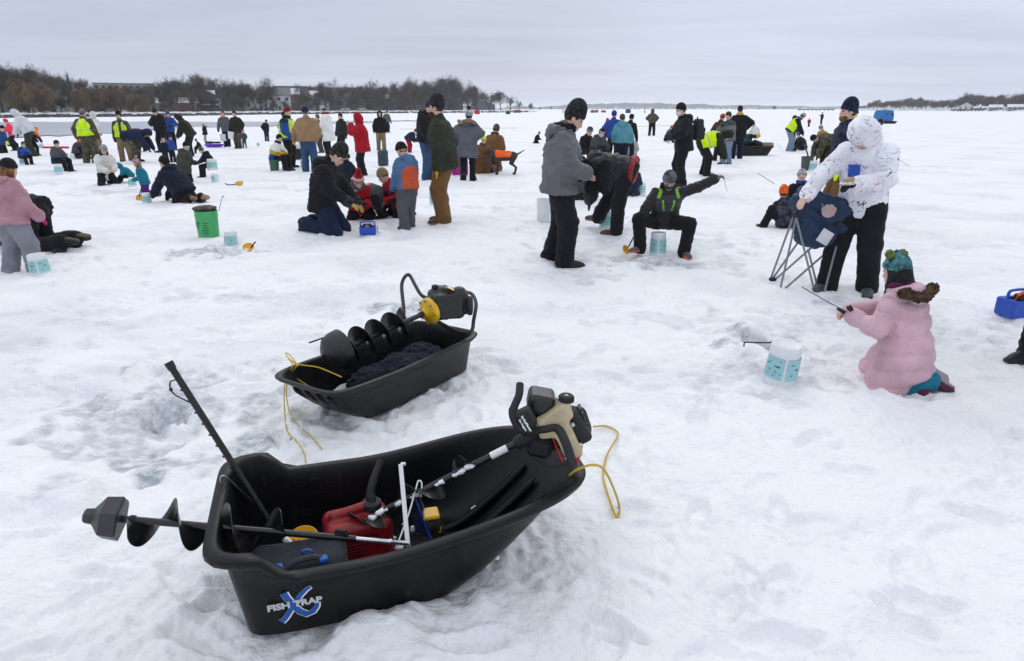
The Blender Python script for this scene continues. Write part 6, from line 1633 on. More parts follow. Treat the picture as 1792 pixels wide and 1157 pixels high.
q = wpt(RW, (RW[1]['wrl'] + RW[1]['wrr']) / 2 + V3(0, .07, .05)); MB().box(q, (.012, .075, .15), Matrix.Rotation(.3, 3, 'Z'), .004).build('mobile_phone', M_BLK, None, label='dark mobile phone held up by the woman in red parka', cat='phone')
P('person in black fur hood jacket and tan trousers walking', (668, 264), 193, 12, pz(STAND, lean=6, fl=(-.07, .08, .045), fr=(.07, -.06, .045)), jk='black', b=1.45, hood='up', fur='black', tr='khaki', tb=1.25, gl='cream')
P('person in slate with bright blue hat far behind the tan trousers', (678, 232), 193, 40, STAND, jk='slate', hat='blue', vest=None, b=1.3, scarf='hivis')
P('child in navy with teal backpack bending forward, red trousers', (716, 268), 0, 68, pz(LEANF, lean=55, plean=25), H=1.15, hs=1.2, jk='navy', hat='dgrey', hatm='leopard', tr='red', gl='blue', b=1.4)
P('woman in long slate coat with fur collar and black pompom hat, seen from behind', (819, 316), 191, 172, pz(POCKET), jk='slate', b=1.5, hem=-.19, fl=1.08, hood='down', fur='khaki', hat='lgrey', hatm='knit', pom='black', tr='black', tb=1.1, bt='charcoal')
P('person in brown work coat and camouflage hood kneeling, back turned', (864, 300), 220, 160, pz(KNEEL, lean=8), jk='brown', b=1.5, hat='camo', hatm='camo', tall=.01, tr='brown', tb=1.35, scarf='camo')
P('person in brown work coat and neon yellow hat kneeling with the dog', (845, 304), 237, 15, pz(KNEEL, lean=10, pel=(0, 0, .26), hl=(-.14, .20, .33), head=(5, 0, 0)), jk='brown', b=1.5, tr='brown', tb=1.45, hat='hivis', scarf='dgrey', gl='brown')
P('distant child in black with red and white hat kneeling alone on the ice', (940, 251), 230, 60, KNEELSIT, hs=1.2, jk='black', hat='red', pom='white', b=1.3)

# right group, behind
P('person in dark grey jacket kneeling between the grey jacket man and puffer', (1022, 349), 268, 70, pz(KNEELSIT, lean=15), jk='dgrey', b=1.4, hood='up', hat='black')
P('person in charcoal jacket with black and white banded hat sitting', (1042, 292), 224, 30, SIT, jk='charcoal', jc=band((.16, 'charcoal'), (9, 'dgrey')), b=1.4, hood='down', hat='black', cuff=[(.025, .05, 'lgrey')])
P('child in striped dark hat seen past the chin of the grey jacket man', (1020, 288), 222, 40, SIT, hs=1.15, jk='black', hat='dgrey', cuff=[(.03, .045, 'lgrey')])
P('person in pale teal jacket and dark jeans seen from behind, grey hood', (1087, 292), 196, 176, pz(STAND), jk='lteal', b=1.45, hat='dgrey', hood='down', tr='dnavy', tb=1.25)
P('person in blue beanie leaning beside the pale teal jacket', (1071, 284), 192, 150, STAND, jk='blue', hat=(.03, .06, .3), b=1.25)
P('person in black just right of the pale teal jacket', (1097, 282), 199, 150, STAND, jk='black', hat='black', b=1.2)
P('child in hot pink and purple snow suit far off', (1060, 240), 206, 95, STAND, hs=1.15, jk='magenta', jc=band((.1, 'purple'), (9, 'magenta')), hood='up', tr='magenta', b=1.3)
P('small child in blue hood sitting behind the puffer jacket', (1062, 270), 246, 10, SIT, hs=1.25, jk='blue', hood='up', b=1.3)
P('person in light grey hooded sweatshirt sitting with back turned', (1104, 278), 236, 175, pz(KNEELSIT, lean=12), jk='lgrey', b=1.5, hood='up', tr='dgrey')
P('small child in navy hooded snow suit sitting on the snow', (1105, 342), 285, 160, pz(KNEELSIT, lean=10), hs=1.2, jk='navy', b=1.4, hood='up', tr='navy', tb=1.4, bt='dred')
P('person in camouflage jacket standing alone far off', (1140, 238), 190, 160, POCKET, jk='camo', jm='camo', b=1.4, hood='up', tr='black', tb=1.25)
P('far child in teal jacket and orange hat sitting', (1167, 250), 219, 72, SIT, hs=1.2, jk='teal', hat='orange', b=1.35)
P('far child in purple sitting behind the masked man', (1186, 252), 234, 60, SIT, hs=1.2, jk='purple', hat='purple', b=1.3)
MK = P('man in black coat, white face mask and black beanie wearing a backpack', (1191, 326), 179, -86, pz(BUSY, hl=(-.07, .18, .60), hr=(.07, .18, .60), head=(14, 0, 0)), jk='black', b=1.4, hem=-.1, hood='down', hat='black', hatm='knit', mask=(.6, .66, .72), tr='black', tb=1.2)
P('person in high visibility vest bending down with one bare arm reaching', (1231, 306), 0, 82, pz(BEND, lean=70, pel=(0, -.06, .50), hr=(.06, .34, .14), hl=(-.1, .24, .34)), H=1.72, jk='dolive', b=1.45, vest='closed', tr='black', tb=1.35, hood='up', bare_r=True)
P('person in grey jacket, pale jeans and brown knit hat standing', (1271, 287), 194, -62, pz(BUSY, hl=(-.03, .15, .73), hr=(.05, .16, .72), head=(12, 0, 0)), jk='grey', jc=band((.22, 'grey'), (9, 'dgrey')), b=1.4, hem=-.08, hat='dbrown', hatm='leopard', tr='ldenim', tb=1.2, bt='dbrown', hair='dbrown')
P('person in orange hood behind the grey jacket and pale jeans', (1257, 281), 198, 150, STAND, jk='dbrown', hat='rust', hatm='knit', b=1.35)
P('tall person in black coat with yellow hood lining, back turned', (1288, 278), 184, 168, POCKET, jk='black', b=1.5, hem=-.12, scarf='yellow', hat='black', tr='dnavy', tb=1.25)
P('person in white and yellow jacket sitting beside the distant gear sled', (1322, 252), 213, -78, pz(SIT, head=(30, 0, 0)), jk='white', jc=band((.05, 'yellow'), (9, 'cream')), b=1.5, hat='dgrey', tr='black', tb=1.3)
P('person in high visibility vest and pale jeans leaning forward, blue hood', (1380, 265), 0, 78, pz(LEANF, lean=36), H=1.72, jk='dnavy', b=1.35, vest='closed', hat='lgrey', scarf='steel', tr='ldenim', tb=1.25, bt='dbrown')
P('person in black hood just behind the leaning high visibility vest', (1384, 256), 201, 110, STAND, jk='black', hood='up', b=1.3)
P('person in charcoal jacket and grey pompom hat sitting with legs out', (1404, 263), 231, -72, pz(GSIT), jk='charcoal', b=1.45, hat='grey', hatm='knit', pom='dgrey', tr='black', tb=1.3)
P('person in camouflage bending down to reach a hole beside two buckets', (1446, 292), 0, -78, pz(BEND, lean=82, hl=(-.06, .26, .18), hr=(.06, .28, .18)), H=1.62, jk='camo', jm='camo', b=1.5, hat='dnavy', tr='dbrown', tb=1.3)
P('person in yellow and brown jacket sitting beyond the bending camouflage', (1438, 268), 219, -68, KNEEL, jk='yellow', jc=band((.1, 'charcoal'), (9, (.32, .2, .03))), hat='khaki', b=1.4, tr='charcoal')
P('tiny figure in red standing far out on the ice', (1415, 222), 206, 150, STAND, jk='red', hat='dred', b=1.3)
P('distant figure in black with red hat and arm held out', (1437, 218), 196, -80, pz(STAND, hl=(-.1, .4, .72)), jk='black', hat='red', b=1.3)
P('boy in light grey beanie and black jacket reclining and looking up', (1396, 376), 295, -38, pz(GSIT, lean=-6, pel=(0, 0, .10), fl=(-.1, .42, .05), fr=(.14, .40, .05), toel=(0, .3, 1), toer=(0, .3, 1), head=(-12, -10, 6), hl=(-.12, .22, .22)), hs=1.15, jk='black', b=1.4, hat='lgrey', hatm='knit', scarf='blue', tr='black', tb=1.3)
P('child in dark grey camouflage jacket and bright orange beanie, back turned', (1374, 400), 326, 195, pz(GSIT, lean=14, head=(10, 25, 0), fl=(-.26, .12, .05), fr=(.18, .2, .05), curl=.04), hs=1.2, jk=(.035, .037, .05), jm='darkcamo', b=1.5, hood='down', hat='orange', hatm='knit', tall=.008, tr='black', tb=1.3)
P('person in black sitting beside the blue ice shelter', (1538, 219), 204, 100, SIT, jk='black', hat='black', b=1.3)
P('person in dark jacket and neon collar half hidden behind the bearded man', (1474, 300), 188, 100, STAND, jk='black', scarf='hivis', hat='black', b=1.3)
# distant specks on the ice
for i, (px, fy, ty, col, lab) in enumerate([(1005, 200, 192, 'dgrey', 'speck of a person in grey far out left of the far red shelters'), (1128, 199, 192, 'black', 'speck of a person in black far out, right of the far shelters'), (762, 208, 199, 'black', 'speck of a person near the left shoreline'), (985, 198, 191, 'dred', 'speck of a person in dark red by the far shelters')]):
    P(lab, (px, fy), ty, 40 * i, STAND, jk=col, hat='black', b=1.4)

# backpacks
def backpack(name, loc_, rz, label, mat, s=1.0, wear=False):
    e = empty(name, loc_, rz, label, 'backpack')
    F = SDF(); F.box((0, 0, .22 * s), (.15 * s, .085 * s, .22 * s), None, .06 * s, 0); F.box((0, -.08 * s, .15 * s), (.11 * s, .05 * s, .12 * s), None, .03 * s, .02 * s)
    soft('pack_body', F, mat, e, .016, .006 * s, .12)
    for x in (-1, 1): MB().tube(spline([(x * .08 * s, .07 * s, .40 * s), (x * .11 * s, .14 * s, .30 * s), (x * .11 * s, .12 * s, .12 * s), (x * .14 * s, .06 * s, .03 * s)], 5), .014 * s, 6).build('shoulder_strap', mat, e, smooth=60)
    MB().tube(spline([(-.03 * s, .03 * s, .44 * s), (0, .03 * s, .48 * s), (.03 * s, .03 * s, .44 * s)], 4), .009 * s, 6).build('grab_loop', mat, e, smooth=60)
    MB().box((0, -.132 * s, .20 * s), (.18 * s, .006, .012), None, .002).build('zip', M_RUB, e)
    return e
backpack('backpack', ground(671, 291), .15, 'slate blue backpack standing on the snow beside the red parka', mat_cloth((.055, .085, .10), key='pack_slate'), 1.05)
q = wpt(MK, V3(0, -.30, 1.02)); backpack('backpack', q, MK[3], 'dark backpack on the back of the masked man', mat_cloth(C['charcoal'], key='pack_dark'), 1.05)
# ------------------------------------------------------------------ folding chair, radios, dog, far sled
def plain_tag(o, label, cat): return tag(o, label, cat)
CH = empty('folding_chair', gp(1405, 505), 0, 'navy folding camp chair with grey tube legs, half folded, held by the woman in white', 'chair')
M_TUBE = mat_plain('chair_tube', (.23, .24, .27), .38, metal=.4)
YC = {'t': 6.45}
def cp(px, py, Y): return at_dist(px, py, Y)
legs = [((1392, 369, 6.55), (1349, 487, 6.85)), ((1394, 380, 6.45), (1366, 503, 6.52)), ((1392, 375, 6.42), (1425, 508, 6.42)), ((1484, 354, 6.5), (1442, 514, 6.34)), ((1466, 393, 6.42), (1357, 489, 6.80)), ((1414, 436, 6.5), (1430, 500, 6.50)), ((1458, 441, 6.5), (1431, 499, 6.50)), ((1446, 442, 6.55), (1374, 505, 6.50)), ((1396, 425, 6.6), (1352, 488, 6.84))]
for a, b in legs: child(MB().tube([cp(*a), cp(*b)], .0105, 8), 'leg', M_TUBE, CH)
for a in ((1352, 489, 6.80), (1427, 508, 6.42)): child(MB().box(cp(*a), (.07, .05, .035), None, .01), 'foot_cap', M_RUB, CH)
for a in ((1392, 376, 6.40), (1468, 392, 6.38)): child(MB().box(cp(*a), (.06, .05, .05), None, .012), 'joint', M_RUB, CH)
F = SDF()
for (px, py, Y, rx, ry, rz_) in ((1420, 358, 6.52, .19, .12, .13), (1450, 372, 6.5, .22, .11, .16), (1435, 408, 6.5, .22, .10, .15), (1470, 395, 6.55, .14, .10, .20), (1412, 398, 6.52, .13, .09, .17), (1412, 345, 6.52, .12, .10, .10)):
    F.ell(tuple(cp(px, py, Y)), (rx, ry, rz_), None, .06)
p, f = F.mesh(.011); p = wrinkle(p, f, .024, .24, 11); p -= np.array(CH.location, np.float32)
mesh_obj('seat_fabric', p, f, mat_cloth((.012, .035, .085), key='chair_navy', gloss=True), CH)
pw = cp(1450, 372, 6.34); F = SDF(); F.ell(tuple(pw), (.065, .015, .05), None, 0)
for dx, dz in ((-.05, .035), (-.02, .055), (.02, .055), (.05, .03)): F.ell(tuple(pw + Vector((dx, 0, dz))), (.022, .014, .022), None, .01)
o = soft('paw_patch', F, mat_cloth((.45, .33, .31), key='paw_pink'), CH, .007); o.data.transform(Matrix.Translation(-Vector(CH.location)))
child(MB().box(cp(1442, 364, 6.36), (.012, .008, .10), Matrix.Rotation(-.6, 3, 'Y'), .002), 'strap', M_GREY, CH)
child(MB().box(cp(1444, 415, 6.34), (.12, .006, .13), Matrix.Rotation(.5, 3, 'Y'), .002), 'care_tag', mat_plain('label_white', (.62, .63, .64), .7), CH)

def flasher(name, base, rz, label, s=1.0):
    e = empty(name, base, rz, label, 'fish finder')
    F = SDF(); F.box((0, 0, .07 * s), (.14 * s, .09 * s, .075 * s), None, .02, 0); F.box((0, -.02, .14 * s), (.11 * s, .06 * s, .05 * s), None, .01, .005, 's')
    soft('case', F, mat_plain('blue_case', (.01, .07, .45), .42), e, .007)
    MB().tube(spline([(-.12 * s, 0, .12 * s), (-.12 * s, 0, .19 * s), (-.08 * s, 0, .21 * s), (.08 * s, 0, .21 * s), (.12 * s, 0, .19 * s), (.12 * s, 0, .12 * s)], 5), .012 * s, 8).build('carry_handle', mat_plain('blue_case', (.01, .07, .45), .42), e, smooth=60)
    MB().box((.0, -.03 * s, .14 * s), (.15 * s, .07 * s, .09 * s), None, .012).build('display_unit', M_RUB, e, smooth=40)
    MB().lathe([(.03 * s, 0), (.034 * s, .004), (.028 * s, .008), (.02 * s, .008)], 20, Matrix.Translation((0, -.066 * s, .14 * s)) @ Matrix.Rotation(math.pi / 2, 4, 'X')).build('dial', M_GREY, e, smooth=40)
    MB().tube(spline([(.13 * s, 0, .15 * s), (.17 * s, .02, .12 * s), (.16 * s, .02, .04 * s), (.20 * s, .03, .01)], 6), .004, 6).build('cable', M_RUB, e, smooth=60)
    return e
flasher('fish_finder', ground(644, 406), .1, 'blue fish finder box on the snow in front of the red pompom hat child', .82)
e = flasher('fish_finder', ground(1778, 553), .2, 'blue fish finder with orange strap at the right edge of the frame', 1.05)
MB().tube(spline([(-.10, -.06, .19), (-.06, -.08, .225), (.10, -.08, .23), (.16, -.06, .22)], 5), .012, 6).build('orange_strap', mat_plain('orange_strap', (.75, .10, .03), .6), e, smooth=60)
MB().tube([(-.14, -.05, .09), (-.11, -.07, .19)], .006, 6).build('red_cord', M_REDB, e)

# dog
def make_dog():
    nose_dir = math.pi + .15
    b = ground(884, 306); e = None
    F = SDF()
    F.ell((0, 0, .50), (.30, .115, .135), None, 0); F.ell((.20, 0, .50), (.15, .125, .155), None, .06); F.ell((-.22, 0, .50), (.13, .105, .12), None, .06)
    F.cone((.27, 0, .54), (.40, 0, .62), .085, .065, .05); F.ell((.45, 0, .64), (.085, .065, .07), None, .03); F.cone((.48, 0, .625), (.58, 0, .60), .042, .032, .03)
    for y in (-1, 1):
        F.ell((.41, y * .06, .66), (.03, .015, .05), None, .015)
        F.cone((.22, y * .075, .44), (.20, y * .085, .24), .055, .034, .04); F.cone((.20, y * .085, .24), (.22, y * .085, .05), .030, .022, .01); F.ell((.24, y * .085, .02), (.045, .028, .022), None, .015)
        F.cone((-.24, y * .07, .46), (-.17, y * .09, .30), .075, .05, .04); F.cone((-.17, y * .09, .30), (-.31, y * .09, .19), .042, .026, .015); F.cone((-.31, y * .09, .19), (-.28, y * .09, .05), .022, .02, .01); F.ell((-.25, y * .09, .02), (.045, .027, .022), None, .015)
    F.cone((-.33, 0, .54), (-.44, 0, .60), .028, .02, .03); F.cone((-.44, 0, .60), (-.55, 0, .66), .02, .012, .01)
    p, f = F.mesh(.016)
    m, n, l, bs = new_mat('brindle_coat'); t = n.new('ShaderNodeTexCoord'); w = n.new('ShaderNodeTexWave'); w.inputs['Scale'].default_value = 9; w.inputs['Distortion'].default_value = 6; l.new(t.outputs['Object'], w.inputs['Vector'])
    r = n.new('ShaderNodeValToRGB'); r.color_ramp.elements[0].color = (.012, .009, .008, 1); r.color_ramp.elements[1].color = (.07, .045, .03, 1); l.new(w.outputs[0], r.inputs[0]); l.new(r.outputs[0], bs.inputs['Base Color']); bs.inputs['Roughness'].default_value = .7
    o = mesh_obj('dog', p, f, m, None, loc=b, label='brindle dog in an orange vest standing beside the kneeling person', cat='dog'); o.rotation_euler = (0, 0, math.pi + .12); o.scale = (.95,) * 3
    F = SDF(); F.ell((-.02, 0, .505), (.285, .126, .146), None, 0); F.ell((.20, 0, .505), (.16, .137, .166), None, .05); F.half((0, 0, .47), (0, 0, -1)); F.half((-.30, 0, 0), (-1, 0, 0)); F.half((.29, 0, 0), (1, 0, .0))
    pv, fv = F.mesh(.014); v = mesh_obj('vest', pv, fv, mat_cloth(C['orange'], key='dog_orange'), o)
    F = SDF(); F.ell((-.02, 0, .505), (.29, .131, .151), None, 0); F.half((0, 0, .55), (0, 0, -1)); F.half((0, 0, .565), (0, 0, 1)); pv, fv = F.mesh(.010); mesh_obj('reflective_stripe', pv, fv, MATS['reflective_tape'], v)
    MB().lathe([(.074, -.014), (.080, 0), (.074, .014)], 16, Matrix.Translation((.335, 0, .58)) @ Matrix.Rotation(.95, 4, 'Y'), False, False).build('collar', M_BLUE, o, smooth=60)
    q = b + Vector((-.34, -.02, .52))
    MB().tube(spline([q, q + Vector((-.06, -.04, -.12)), q + Vector((.0, -.06, -.32)), q + Vector((.10, -.1, -.49))], 5), .008, 6).build('leash', M_BLUE, None, smooth=60, label='blue leash hanging from the collar of the dog', cat='leash')
make_dog()

# far gear sled
g0 = ground(1320, 272)
DS = empty('gear_sled', g0, .02, 'long low black sled loaded with gear far off beside the seated white and yellow jacket', 'sled')
sled_body('tub', 1.15, 1.35, .28, .33, lambda x: .36, DS, M_SLED2, nb=6, ntail=8, tail=.05, lip=.03)
for o in list(DS.children): o.location = (-.72, 0, 0)
e = empty('cardboard_box', g0 + Vector((.42, .0, .28)), .1, 'tan cardboard box in the far gear sled', 'box')
MB().box((0, 0, .09), (.42, .3, .2), None, .01).build('carton', mat_plain('cardboard', (.35, .26, .16), .8, var=.1), e)
MB().box((0, 0, .197), (.07, .302, .006), None, .001).build('tape', mat_plain('tape', (.3, .2, .1), .4), e)
for k, (dx, r) in enumerate(((-.45, .24), (-.02, .2))):
    F = SDF()
    for i in range(6): F.ell((rs.uniform(-r, r), rs.uniform(-.15, .15), rs.uniform(0, .16)), (r * .5, .15, .12), None, .04)
    p, f = F.mesh(.03); mesh_obj('gear_bundle', p, f, mat_cloth((.014, .02, .018), key='bundle_dark'), None, loc=g0 + Vector((dx, 0, .32)), label=['dark green bundle at the left end of the far gear sled', 'black bundle in the middle of the far gear sled'][k], cat='bundle')
F = SDF()
for i in range(7): F.ell((rs.uniform(-.35, .35), rs.uniform(-.15, .15), rs.uniform(.05, .3)), (.22, .18, .14), None, .06)
p, f = F.mesh(.035); mesh_obj('duffel_bag', p, f, mat_cloth((.012, .06, .08), key='duffel'), None, loc=ground(1298, 252), label='dark teal duffel bag on the snow left of the white and yellow jacket', cat='bag')
# purple and magenta plastic sleds
e = make = empty('toy_sled', ground(378, 257), 0, 'small bright purple plastic sled lying on the snow', 'sled')
sled_body('tub', .62, .8, .20, .24, lambda x: .12, e, mat_plain('purple_plastic', (.12, .02, .5), .4), tail=.03, lip=.02); e.children[0].location = (-.4, 0, 0)
F = SDF(); F.ell((-.2, .1, .14), (.25, .14, .06), None, 0); F.ell((.15, .1, .14), (.2, .12, .05), None, .03); p, f = F.mesh(.03); mesh_obj('dark_mat', p, f, mat_cloth(C['charcoal']), None, loc=ground(374, 255), label='dark folded mat lying on the purple sled', cat='mat')
e = empty('toy_sled', ground(806, 306) + Vector((0, 0, .36)), 0, 'magenta plastic sled standing upright beside the slate coat woman', 'sled'); e.rotation_euler = (math.pi / 2 - .1, -math.pi / 2, 0)
sled_body('tub', .6, .75, .16, .20, lambda x: .08, e, mat_plain('magenta_plastic', (.45, .01, .28), .4), tail=.02, lip=.02); e.children[0].location = (-.37, 0, 0)
e = empty('storage_tote', ground(524, 280), .2, 'dark grey tote with white bag on top behind the tan coat man', 'tote')
MB().box((0, 0, .17), (.5, .36, .34), None, .03).build('tote_box', M_RUB, e, smooth=40); MB().box((0, 0, .35), (.53, .39, .03), None, .01).build('lid', M_BLK, e, smooth=40)
F = SDF()
for i in range(5): F.ell((rs.uniform(-.1, .15), rs.uniform(-.1, .1), .46 + rs.uniform(-.05, .1)), (.12, .1, .12), None, .04)
p, f = F.mesh(.02); p = wrinkle(p, f, .01, .08, 2); mesh_obj('carrier_bag', p, f, mat_plain('thin_white', (.62, .64, .66), .5), None, loc=ground(526, 280), label='crumpled white carrier bag on the grey tote', cat='bag')
for (pts, lb_) in (([(1240, 307), (1256, 309)], 'thin rod lying by the reaching hand of the bending vest'), ([(1358, 256), (1368, 262)], 'thin rod held low by the leaning high visibility vest'), ([(1322, 340), (1352, 348)], 'thin rod held out by the child in orange beanie'), ([(1572, 287), (1592, 294)], 'short orange stick lying on the open snow at right')):
    a, b = [ground(*q) for q in pts]; zz = .04 if pts[0][0] != 1322 else .35; rod('fishing_rod', [a + Vector((0, 0, zz + .1)), b + Vector((0, 0, zz))], lb_, .006)
for a, b, lb_ in (((700, 226), (905, 224), 'yellow boundary rope lying on the far snow behind the dog'), ((1098, 222), (1186, 219), 'yellow boundary rope beyond the camouflage figure')):
    MB().tube([gp(*a, .03), gp(*b, .03)], .02, 6).build('boundary_rope', M_ROPE, None, label=lb_, cat='rope')
MB().tube([gp(75, 258, .05), gp(120, 258, .05)], .05, 6).build('red_strip', M_REDB, None, label='red strip lying on the snow at far left', cat='strip')

# steam over the olive bucket is left to the air; a rod leans in it
b_ = ground(1411, 298); rod('fishing_rod', [b_ + Vector((0, 0, .4)), b_ + Vector((-.14, 0, .72))], 'pale rod leaning out of the dark olive bucket', .02)

# ------------------------------------------------------------------ far shore
SHX = [-260, 0, 120, 250, 450, 650, 850, 930, 960]
SHY = [208.5, 206.6, 205.4, 204.2, 200.8, 198.6, 197.2, 196.4, 195.6]
def shore(px, back=0.0, z=None):
    q = gp(px, float(np.interp(px, SHX, SHY)), .0); d = Vector((q.x, q.y, 0)).normalized()
    r = q + d * back; r.z = bank(back) if z is None else z
    return r
def bank(b): return float(np.interp(b, [-2, 0, 3, 12, 100, 300], [-.2, .1, .55, .6, .8, 1.5]))
backs = [-2, -.5, .8, 2.5, 5, 9, 16, 40, 90, 160, 300]
pxs = np.linspace(-260, 940, 110); V, Fc = [], []
for i, px in enumerate(pxs):
    for j, b in enumerate(backs):
        q = shore(px, b); fall = 1 if px < 880 else max(0.05, 1 - (px - 880) / 60.)
        q.z = q.z * fall + (.12 * math.sin(px * .9 + j) if j > 1 else 0) * fall; V.append(q)
nb_ = len(backs)
for i in range(len(pxs) - 1):
    for j in range(nb_ - 1): Fc.append((i * nb_ + j, (i + 1) * nb_ + j, (i + 1) * nb_ + j + 1, i * nb_ + j + 1))
def mat_bank():
    m, n, l, b = new_mat('snowy_bank'); g = n.new('ShaderNodeNewGeometry'); z = n.new('ShaderNodeTexNoise'); z.inputs['Scale'].default_value = .22; z.inputs['Detail'].default_value = 6; l.new(g.outputs['Position'], z.inputs['Vector'])
    r = n.new('ShaderNodeValToRGB'); r.color_ramp.elements[0].position = .36; r.color_ramp.elements[0].color = (.13, .115, .10, 1); r.color_ramp.elements[1].position = .52; r.color_ramp.elements[1].color = (.68, .70, .74, 1)
    l.new(z.outputs[0], r.inputs[0]); l.new(r.outputs[0], b.inputs['Base Color']); b.inputs['Roughness'].default_value = .85; return m
M_BANK = mat_bank()
mesh_obj('shore_bank', V, Fc, M_BANK, None, kind='structure')
# riprap along the water line
bm = MB(); rk = random.Random(5)
for k in range(900):
    px = rk.uniform(-120, 925); q = shore(px, rk.uniform(-.6, 1.6)); s = rk.uniform(.25, .7)
    pts = [q + Vector((rk.uniform(.6, 1) * x * s, rk.uniform(.6, 1) * y * s, rk.uniform(.5, .9) * zz * s)) for x in (-1, 1) for y in (-1, 1) for zz in (-.5, .8)]
    bm.add(pts, [(0, 1, 3, 2), (4, 6, 7, 5), (0, 4, 5, 1), (2, 3, 7, 6), (0, 2, 6, 4), (1, 5, 7, 3)])
bm.build('shore_rocks', mat_plain('rock', (.10, .10, .10), .9, var=.5, vscale=2), None, kind='stuff')
# grey open ice along the shore
top = [(-260, 215), (0, 213.5), (150, 213), (300, 213), (450, 213), (560, 212.5), (640, 211.5), (730, 210.5)]; bot = [(-260, 246), (0, 240), (100, 237), (190, 232.5), (270, 226), (340, 222), (450, 221), (560, 217), (640, 214), (730, 211.2)]
tp_ = lambda x: float(np.interp(x, [a for a, _ in top], [b for _, b in top])); bt_ = lambda x: float(np.interp(x, [a for a, _ in bot], [b for _, b in bot]))
V, Fc = [], []; xs = np.linspace(-260, 730, 140)
for i, x in enumerate(xs):
    for k in range(5):
        t = k / 4; y = tp_(x) + (bt_(x) - tp_(x)) * t + (.8 * math.sin(x * .07) + .5 * math.sin(x * .19 + 1)) * (k in (0, 4)) * (.4 if k == 0 else 1); q = gp(x, y, .045); V.append(q)
for i in range(139):
    for k in range(4): Fc.append((i * 5 + k, i * 5 + k + 1, (i + 1) * 5 + k + 1, (i + 1) * 5 + k))
m, n, l, b = new_mat('grey_ice'); g = n.new('ShaderNodeNewGeometry'); z = n.new('ShaderNodeTexNoise'); z.inputs['Scale'].default_value = .12; z.inputs['Detail'].default_value = 6; mpn = n.new('ShaderNodeMapping'); mpn.inputs['Scale'].default_value = (.5, 1.6, 1); l.new(g.outputs['Position'], mpn.inputs[0]); l.new(mpn.outputs[0], z.inputs['Vector'])
r = n.new('ShaderNodeValToRGB'); r.color_ramp.elements[0].position = .35; r.color_ramp.elements[0].color = (.27, .30, .36, 1); r.color_ramp.elements[1].position = .7; r.color_ramp.elements[1].color = (.40, .43, .49, 1); l.new(z.outputs[0], r.inputs[0]); l.new(r.outputs[0], b.inputs['Base Color']); b.inputs['Roughness'].default_value = .35
mesh_obj('open_ice', V, [f[::-1] for f in Fc], m, None, kind='structure')

